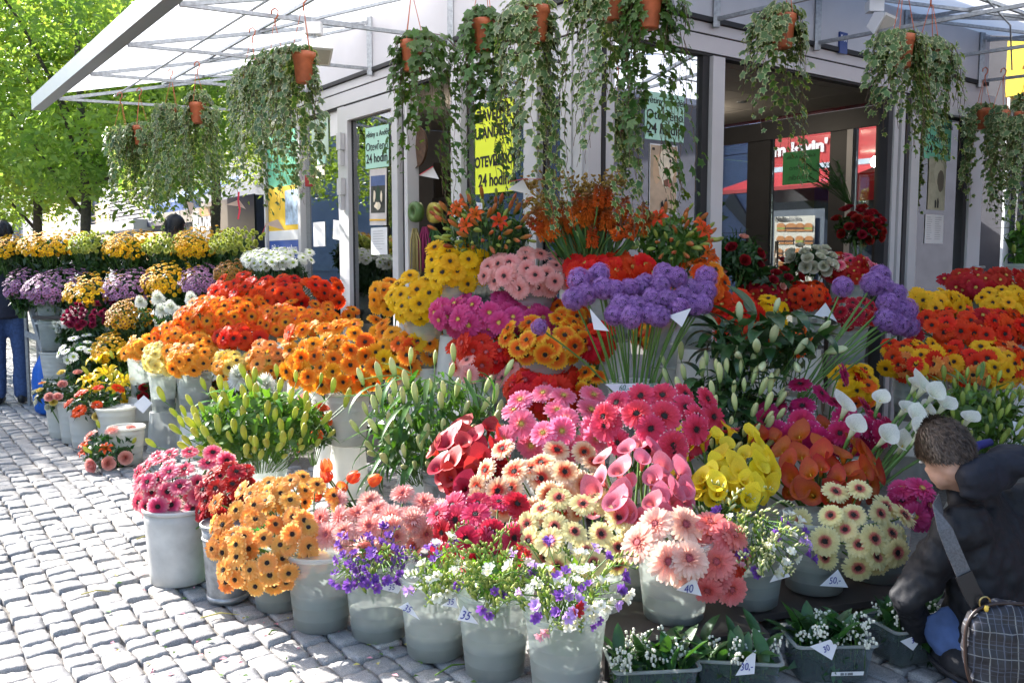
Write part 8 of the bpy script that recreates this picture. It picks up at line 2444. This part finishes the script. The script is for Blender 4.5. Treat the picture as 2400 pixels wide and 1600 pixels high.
def box_tub(c, rot, w, d, h, label):
    """a tapering clear tub, c = centre of its foot"""
    root = thing('plastic_tub', label, 'tub', c, 'clear tubs of lily of the valley')
    Rm = Matrix.Rotation(rot, 3, 'Z'); c = Vector(c)
    def ring(kw, kd, z):
        out = []
        for sx_, sy_ in ((1, 1), (-1, 1), (-1, -1), (1, -1)):
            r0 = 0.022
            for a in range(4):
                q = {(1, 1): 0, (-1, 1): PI / 2, (-1, -1): PI, (1, -1): 1.5 * PI}[(sx_, sy_)] + PI / 2 * a / 3
                out.append(c + Rm @ Vector((sx_ * (kw - r0) + math.cos(q) * r0, sy_ * (kd - r0) + math.sin(q) * r0, z)))
        return out
    b = MB(); W, D = w / 2, d / 2
    levels = [(0.86, 0.003), (0.90, h * 0.3), (0.95, h * 0.7), (0.985, h * 0.93)]
    V, F = [], []
    rows = [ring(W * k, D * k, z) for k, z in levels] 
    inner = [ring(W * k - 0.002, D * k - 0.002, max(z, 0.006)) for k, z in levels[::-1]]
    allr = rows + inner
    for r_ in allr: V += r_
    n = 16
    for j in range(len(allr) - 1):
        for i in range(n): F.append((j * n + i, j * n + (i + 1) % n, (j + 1) * n + (i + 1) % n, (j + 1) * n + i))
    F.append(tuple(range(n))[::-1]); F.append(tuple((len(allr) - 1) * n + i for i in range(n)))
    b.add(V, F); b.build('body', CLEAR, root, True)
    l = MB(); o1, o2 = ring(W * 1.0, D * 1.0, h * 0.93), ring(W * 1.06, D * 1.06, h * 0.935)
    o3, o4 = ring(W * 1.06, D * 1.06, h), ring(W * 1.0, D * 1.0, h * 1.005)
    V, F = o1 + o2 + o3 + o4, []
    for j in range(4):
        for i in range(n): F.append((j * n + i, j * n + (i + 1) % n, ((j + 1) % 4) * n + (i + 1) % n, ((j + 1) % 4) * n + i))
    l.add(V, F).build('rim', BUCK, root, True)
    wv = MB(); a0, a1 = ring(W * 0.86 - 0.004, D * 0.86 - 0.004, 0.008), ring(W * 0.93 - 0.004, D * 0.93 - 0.004, h * 0.5)
    F = [(i, (i + 1) % n, (i + 1) % n + n, i + n) for i in range(n)] + [tuple(range(n))[::-1], tuple(range(n, 2 * n))]
    wv.add(a0 + a1, F).build('water', WAT2, root)
    return root, Rm
def valley(c, Rm, w, d, h, label, seed, nl=34, ns=16, spread=1.0):
    r_ = random.Random(seed); c = Vector(c)
    root = thing('lily_of_the_valley', label, 'flowers', c + Vector((0, 0, h * 0.3)), 'lily of the valley in the tubs')
    for k in range(nl):
        p = c + Rm @ Vector((r_.uniform(-.5, .5) * w * 0.85 * spread, r_.uniform(-.5, .5) * d * 0.8, h * r_.uniform(0.7, 1.0)))
        dd = (Rm @ Vector((r_.uniform(-1, 1), r_.uniform(-1, 0.7), 0)) * 0.8 + Vector((0, 0, r_.uniform(0.35, 1.2)))).normalized()
        y = Vector((0.01, 0.02, 1)).cross(dd).normalized()
        put('leaf', LEAFS['valley'][r_.randrange(2)], root, p, Matrix((dd, y, dd.cross(y))).transposed().to_quaternion(), r_.uniform(0.7, 1.15))
    for k in range(ns):
        p = c + Rm @ Vector((r_.uniform(-.45, .45) * w * spread, r_.uniform(-.55, .3) * d, h * 0.95))
        e = p + Vector((r_.uniform(-.03, .03), r_.uniform(-.04, .02), r_.uniform(0.03, 0.085)))
        b = MB(); b.tube([p - Vector((0, 0, 0.08)), p, (p + e) / 2 + Vector((0.004, 0, 0.012)), e], 0.0012, 4, 1)
        for j in range(15):
            q = p.lerp(e, r_.uniform(0.2, 1.05)) + Vector((r_.uniform(-.017, .017), r_.uniform(-.016, .012), r_.uniform(-.014, .01)))
            s_ = r_.uniform(0.0036, 0.0052)
            b.lathe([(0.0, s_ * 1.0), (s_ * 0.8, s_ * 0.6), (s_, 0), (s_ * 0.75, -s_ * 0.7), (s_ * 0.95, -s_)], 7, q)
        b.build('flower_spray', [BELL, GREEN_STEM], root, True)
    q_ = Rm @ Vector((1, 0, 0))
    foliage(root, c + Vector((0, 0, h * 0.55)), (w * 0.40, d * 0.36, h * 0.42), 420, 0.04, 0.09, VLEAF, 'inner_leaves', seed)
    sb_ = MB()
    for k in range(26):
        p = c + Rm @ Vector((r_.uniform(-.4, .4) * w, r_.uniform(-.4, .4) * d, 0.015)); sb_.tube([p, p + Vector((r_.uniform(-.02, .02), 0, h * 0.85))], 0.0018, 4)
    tag(sb_.build('stems', FOL_LIGHT, root), kind='stuff')
TB = []
for k, (px, Y, w, d, h, rot, lab) in enumerate(((1525, 2.80, 0.27, 0.19, 0.135, 0.10, 'clear tub standing next to the nearest bucket'), (1722, 2.86, 0.27, 0.19, 0.135, -0.12, 'half empty clear tub, second from the left'),
                                                 (1935, 2.98, 0.27, 0.19, 0.135, 0.05, 'clear tub with a printed strip, third from the left'), (2130, 3.12, 0.27, 0.19, 0.135, 0.30, "clear tub by the crouching man's arm"))):
    c = Vector(((px - 1200) / FOC * (Y * CP + SP * CAM_H), Y, 0.006 if k else 0.006))
    TB.append((box_tub(c, rot, w, d, h, lab), c, w, d, h))
    (rt_, Rm), = (TB[-1][0],)
    valley(c, Rm, w, d, h, ('lily of the valley filling the tub beside the nearest bucket', 'lily of the valley at the left of the half empty tub', 'lily of the valley in the tub with a printed strip', 'shaded lily of the valley beside the crouching man')[k], 70 + k, nl=(36, 26, 40, 34)[k], ns=(18, 9, 16, 14)[k])
tub3 = bpy.data.objects['plastic_tub.002']
c3 = TB[2][1]; Rm3 = TB[2][0][1]
st = MB(); V = [c3 + Rm3 @ Vector((x, -0.093 - 0.005 * (z > 0.04), z)) for x, z in ((-0.02, 0.03), (0.09, 0.03), (0.09, 0.046), (-0.02, 0.046))]
st.add(V, [(0, 1, 2, 3)]).build('printed_strip', PAPER, tub3)
lettering('IIII II IIIIII', 0.012, c3 + Rm3 @ Vector((0.03, -0.0995, 0.038)), Rm3 @ Vector((1, 0, 0)), (0, 0, 1), INK, tub3)

# ================================================================ price tags
TAGM = mat('price tag paper', (0.74, 0.73, 0.76), 0.7, var=0.03, transl=0.15)
PEN = mat('blue ballpoint', (0.03, 0.03, 0.25), 0.6); PENG = mat('green felt pen', (0.05, 0.16, 0.10), 0.6)
def price(px, py, Y, pts, txt, label, size=0.035, rot=0.0, ink=PEN, off=(0, 0)):
    q = P(px, py, Y)
    root = thing('price_tag', label, 'price tag', q, 'handwritten price tags')
    V = [P(px + x, py + y, Y + 0.0) for x, y in pts]
    n = len(V)
    MB().add(V + [v + Vector((0, 0.0012, 0)) for v in V], [tuple(range(n)), tuple(range(n, 2 * n))[::-1]] + [(i, i + n, (i + 1) % n + n, (i + 1) % n) for i in range(n)]).build('paper', TAGM, root)
    if txt:
        lettering(txt, size, P(px + off[0], py + off[1], Y - 0.002), (math.cos(rot), 0, math.sin(rot)), (-math.sin(rot), 0, math.cos(rot)), ink, root, 'handwriting', shear=0.25, sx=0.8, bold=-0.0002)
price(1466, 912, 4.14, [(-48, -12), (28, -14), (2, 30)], '60,-', 'triangular tag reading 60 on the allium bucket', 0.04, ink=PENG, off=(-4, -3))
price(1402, 758, 4.05, [(-20, -36), (26, 18), (-10, 14)], '', 'narrow tag among the allium stems')
price(1596, 742, 4.1, [(-30, -2), (24, -20), (2, 24)], '', 'blank tag between alliums and white buds')
price(1933, 735, 4.7, [(-30, 10), (2, -26), (30, 20), (4, 6)], '', 'folded tag hanging on the leaning allium stems')
price(917, 1376, 3.14, [(-32, 2), (2, -16), (32, -14), (16, 14)], '35', 'tag reading 35 behind the purple freesias', 0.03, 0.05)
price(958, 1430, 2.985, [(-24, -8), (-2, -20), (26, 22)], '35', 'tag reading 35 on the bucket of white freesias', 0.034, -0.4, off=(-4, -4))
price(1094, 1442, 2.86, [(-22, 10), (-8, -24), (28, 20)], '35', 'tag reading 35 between the two front buckets', 0.042, -0.2, off=(-4, 0))
price(1055, 1410, 2.95, [(-20, 8), (12, -12), (18, 14)], '35', 'small tag reading 35 at the rim of the second front bucket', 0.03)
price(1617, 1378, 2.955, [(-32, 4), (12, -26), (28, 18)], '40', 'tag reading 40 on the blush gerbera bucket', 0.04, 0.1, off=(-4, 2))
price(1826, 1342, 3.10, [(-22, 22), (6, -24), (26, 8)], '50,-', 'tag by the hanging violet freesia on the shaded bucket', 0.034, 0.3, off=(4, 2))
price(1952, 1352, 3.24, [(-30, 20), (12, -18), (36, 24)], '50,-', 'large tag reading 50 on the shaded cream gerbera bucket', 0.036, 0.1, off=(4, 8))
price(1435, 1200, 3.30, [(-22, -22), (8, -22), (34, 14), (-10, 18)], '100,-', 'tag reading 100 under the pink callas', 0.036, -0.9, PENG, off=(-2, -2))
price(1025, 1175, 4.05, [(-12, 16), (4, -18), (18, 14)], '120', 'tag reading 120 on the old metal bucket', 0.036, off=(2, 4))
price(1750, 1556, 2.752, [(-26, 26), (0, -16), (22, -34), (18, 22)], '30,-', 'curled tag on the half empty tub', 0.034, 0.1, off=(-1, 6))
price(1936, 1522, 2.868, [(-38, -8), (10, -24), (26, -10), (14, 24)], '30', 'tag on the tub with the printed strip', 0.03, 0.5, off=(0, -2))
price(2142, 1500, 3.0, [(-32, 2), (30, -22), (-2, 24)], '30', "tag on the tub by the crouching man's arm", 0.028, 0.3)
price(335, 948, 6.45, [(-22, 0), (2, -22), (22, -4), (0, 20)], '', 'folded cards on the grey bucket under the yellow lilies')
price(440, 927, 6.9, [(-14, -12), (12, -8), (10, 14), (-2, 6)], '', 'white card on the white bucket beside the red roses')
price(2385, 1000, 4.6, [(-12, -14), (12, -8), (16, 10), (-4, 20)], '', 'white tag in the lilies at the right edge')
price(645, 1330, 3.38, [(-4, 10), (8, -10), (4, 16)], '', 'small white slip on the bucket under the peach gerberas')
price(1124, 482, 5.0, [(-8, -8), (6, -6), (7, 8), (-4, 9)], '12', 'tiny tag in the rust lily buds', 0.016)

# ================================================================ steel ladder and blue bag at the left
lad = thing('step_ladder', 'grey steel step ladder beside the chrysanthemums at the left', 'ladder', G(105, 962))
LY = 8.35
def lp(px, py, dy=0.0): return P(px, py, LY + dy)
for a, c in (((62, 690), (136, 940)), ((90, 700), (158, 930))):
    MB().bar(lp(*a, 0.0), lp(*c, -0.3), 0.03, 0.05).build('rail', GALV, lad)
for a, c in (((58, 690), (70, 950)), ((84, 690), (96, 940))):
    MB().bar(lp(*a, 0.05), lp(*c, 0.35), 0.025, 0.03).build('back_leg', GALV, lad)
for k, (yy, x0, x1) in enumerate(((757, 84, 112), (803, 98, 128), (848, 110, 142), (895, 124, 155))):
    MB().bar(lp(x0, yy, -0.1 - 0.05 * k), lp(x1, yy, -0.1 - 0.05 * k), 0.06, 0.02).build('step', GALV, lad)
MB().bar(lp(60, 782, 0.1), lp(106, 798, -0.05), 0.02, 0.05).build('plate', GALV, lad)
bg = MB()
c = G(98, 974) + Vector((0, 0.15, 0))
def wob(q, z): return 0.05 * math.sin(3 * q + z * 9) + 0.04 * math.sin(7 * q - z * 14)
bg.lathe([(0.0, 0.0), (0.09, 0.0), (0.125, 0.03), (0.14, 0.15), (0.135, 0.3), (0.12, 0.42), (0.08, 0.52), (0.05, 0.58), (0.06, 0.62), (0.0, 0.6)], 28, c, wob=wob)
o = bg.build('rubbish_bag', mat('blue bag plastic', (0.02, 0.16, 0.62), 0.3, var=0.15, vs=14, transl=0.35, bump=0.5, bs=25, bd=0.02), None, True, c)
tag(o, 'full blue plastic bag standing by the steel ladder', 'bag')
# fallen leaves and bits of stem on the setts
for k, (px, py, L, a, c_, lab) in enumerate(((190, 1395, 0.12, 0.3, 'y', 'yellow stalk on the setts at the far left'), (470, 1450, 0.15, 0.2, 'y', 'curved yellow ribbon bit on the setts'), (1020, 1585, 0.16, 0.6, 'g', 'green stalk lying before the front buckets'), (630, 1490, 0.05, 1.1, 'g', 'small green leaf bit on the shaded setts'), (320, 1265, 0.07, 0.5, 'y', 'pale leaf scrap near the big white bucket'))):
    g = G(px, py) + Vector((0, 0, 0.006))
    d = Vector((math.cos(a), math.sin(a), 0))
    b = MB(); b.tube([g, g + d * L * 0.5 + Vector((-d.y, d.x, 0)) * L * 0.15 + Vector((0, 0, 0.006)), g + d * L], [0.003, 0.0035, 0.001], 5)
    tag(b.build('stalk', FOL_LIGHT if c_ == 'g' else mat('straw', (0.5, 0.42, 0.12), 0.7), None, True, g), lab, 'plant scrap')

fp = MB(); r_ = random.Random(77)
for k in range(130):
    px, py = r_.uniform(250, 1400), r_.uniform(1330, 1600)
    if py < 1330 + (px - 380) * 0.30: px -= 200
    g = G(px, py); a = r_.uniform(0, 6.28); L = r_.uniform(0.008, 0.03); w = L * r_.uniform(0.2, 0.5)
    d = Vector((math.cos(a), math.sin(a), 0)); n_ = Vector((-d.y, d.x, 0))
    z0 = Vector((0, 0, 0.004))
    fp.add([g + z0, g + d * L * 0.5 + n_ * w + z0 * 2.2, g + d * L + z0, g + d * L * 0.5 - n_ * w + z0 * 1.6], [(0, 1, 2, 3)], k % 4)
o = fp.build('fallen_petals', [FOL_LIGHT, mat('fallen petal pink', (0.6, 0.25, 0.28), 0.7), mat('straw', (0.5, 0.42, 0.12), 0.7), FOL_MID])
tag(o, 'fallen petals and leaf scraps scattered on the setts', 'litter', None, 'stuff')
# ================================================================ flowers past the limits become one mass; labels
def concat(objs, name, parent=None):
    """one mesh object from many objects' meshes, materials kept"""
    mats, mi_of = [], {}
    V, LV_, LT, MI, T = [], [], [], [], []
    nv = 0
    for o in objs:
        me = o.data; n = len(me.vertices)
        co = np.empty(n * 3, np.float32); me.vertices.foreach_get('co', co)
        M = np.array(o.matrix_basis); pl = np.zeros(3); q = o.parent
        while q is not None: pl += np.array(q.location); q = q.parent
        w = co.reshape(-1, 3) @ M[:3, :3].T + M[:3, 3] + pl
        lv = np.empty(len(me.loops), np.int32); me.loops.foreach_get('vertex_index', lv)
        lt = np.empty(len(me.polygons), np.int32); me.polygons.foreach_get('loop_total', lt)
        mi = np.empty(len(me.polygons), np.int32); me.polygons.foreach_get('material_index', mi)
        t = np.zeros(n, np.float32)
        if 't' in me.attributes: me.attributes['t'].data.foreach_get('value', t)
        for m in me.materials:
            if m.name not in mi_of: mi_of[m.name] = len(mats); mats.append(m)
        mp = np.array([mi_of[m.name] for m in me.materials])
        V.append(w); LV_.append(lv + nv); LT.append(lt); MI.append(mp[np.clip(mi, 0, len(mp) - 1)]); T.append(t); nv += n
    V = np.concatenate(V); LV_ = np.concatenate(LV_); LT = np.concatenate(LT); MI = np.concatenate(MI); T = np.concatenate(T)
    me = bpy.data.meshes.new(name)
    me.vertices.add(len(V)); me.vertices.foreach_set('co', V.astype(np.float32).ravel())
    me.loops.add(len(LV_)); me.loops.foreach_set('vertex_index', LV_)
    me.polygons.add(len(LT)); me.polygons.foreach_set('loop_start', np.concatenate([[0], np.cumsum(LT)[:-1]]).astype(np.int32))
    me.polygons.foreach_set('use_smooth', np.ones(len(LT), bool))
    for m in mats: me.materials.append(m)
    me.polygons.foreach_set('material_index', MI)
    a = me.attributes.new('t', 'FLOAT', 'POINT'); a.data.foreach_set('value', T)
    me.update(calc_edges=True)
    return put(name, me, parent)
def thin_out():
    """which gerberas show: a small depth buffer of their discs; past 300 of a kind the least seen join a mass"""
    W_, H_ = 1200, 800
    zb = np.full((H_, W_), 1e9, np.float32); ib = np.full((H_, W_), -1, np.int32)
    flo = []
    for roots, px, one, many, group, pts in BUNCHES:
        for r, p, q in zip(roots, px, pts):
            if 'gerbera' in r.name: flo.append((r, p, q))
    area = np.zeros(len(flo), int)
    for k, (r, (x, y), q) in enumerate(flo):
        bl = [c for c in r.children if c.name.startswith('petals')][0]
        n = bl.rotation_quaternion.to_matrix() @ Vector((0, 0, 1))
        rp = bl.scale[0] * FOC / q.y / 2
        f = max(0.35, abs(n.y))
        x, y = x / 2, y / 2
        x0, x1, y0, y1 = int(max(0, x - rp)), int(min(W_, x + rp + 1)), int(max(0, y - rp)), int(min(H_, y + rp + 1))
        if x0 >= x1 or y0 >= y1: continue
        gx, gy = np.meshgrid(np.arange(x0, x1), np.arange(y0, y1))
        msk = ((gx - x) ** 2 + ((gy - y) / f) ** 2) < (rp * 0.92) ** 2
        area[k] = msk.sum()
        sub = zb[y0:y1, x0:x1]; w = msk & (sub > q.y)
        sub[w] = q.y; ib[y0:y1, x0:x1][w] = k
    vis = np.bincount(ib[ib >= 0], minlength=len(flo))
    hidden = set()
    for kind in ('gerbera', 'mini_gerbera', 'double_gerbera'):
        ks = [k for k in range(len(flo)) if flo[k][0].name.split('.')[0] == kind]
        ks.sort(key=lambda k: -vis[k])
        for rank, k in enumerate(ks):
            if rank >= 300 or vis[k] < 25 or (area[k] and vis[k] < 0.10 * area[k]): hidden.add(flo[k][0])
    for kind in ('gerbera', 'mini_gerbera', 'double_gerbera'):
        hs = [r for r in hidden if r.name.split('.')[0] == kind]
        if not hs: continue
        hs.sort(key=lambda r: r.name)
        objs = [c for r in hs for c in r.children]
        o = concat(objs, kind + '_mass')
        tag(o, 'half hidden %ss filling the bunches behind the front blooms' % kind.replace('_', ' '), 'flowers', None, 'stuff')
    label_all(hidden)
    dead = [c for r in hidden for c in r.children] + list(hidden)
    bpy.data.batch_remove(dead)
thin_out()
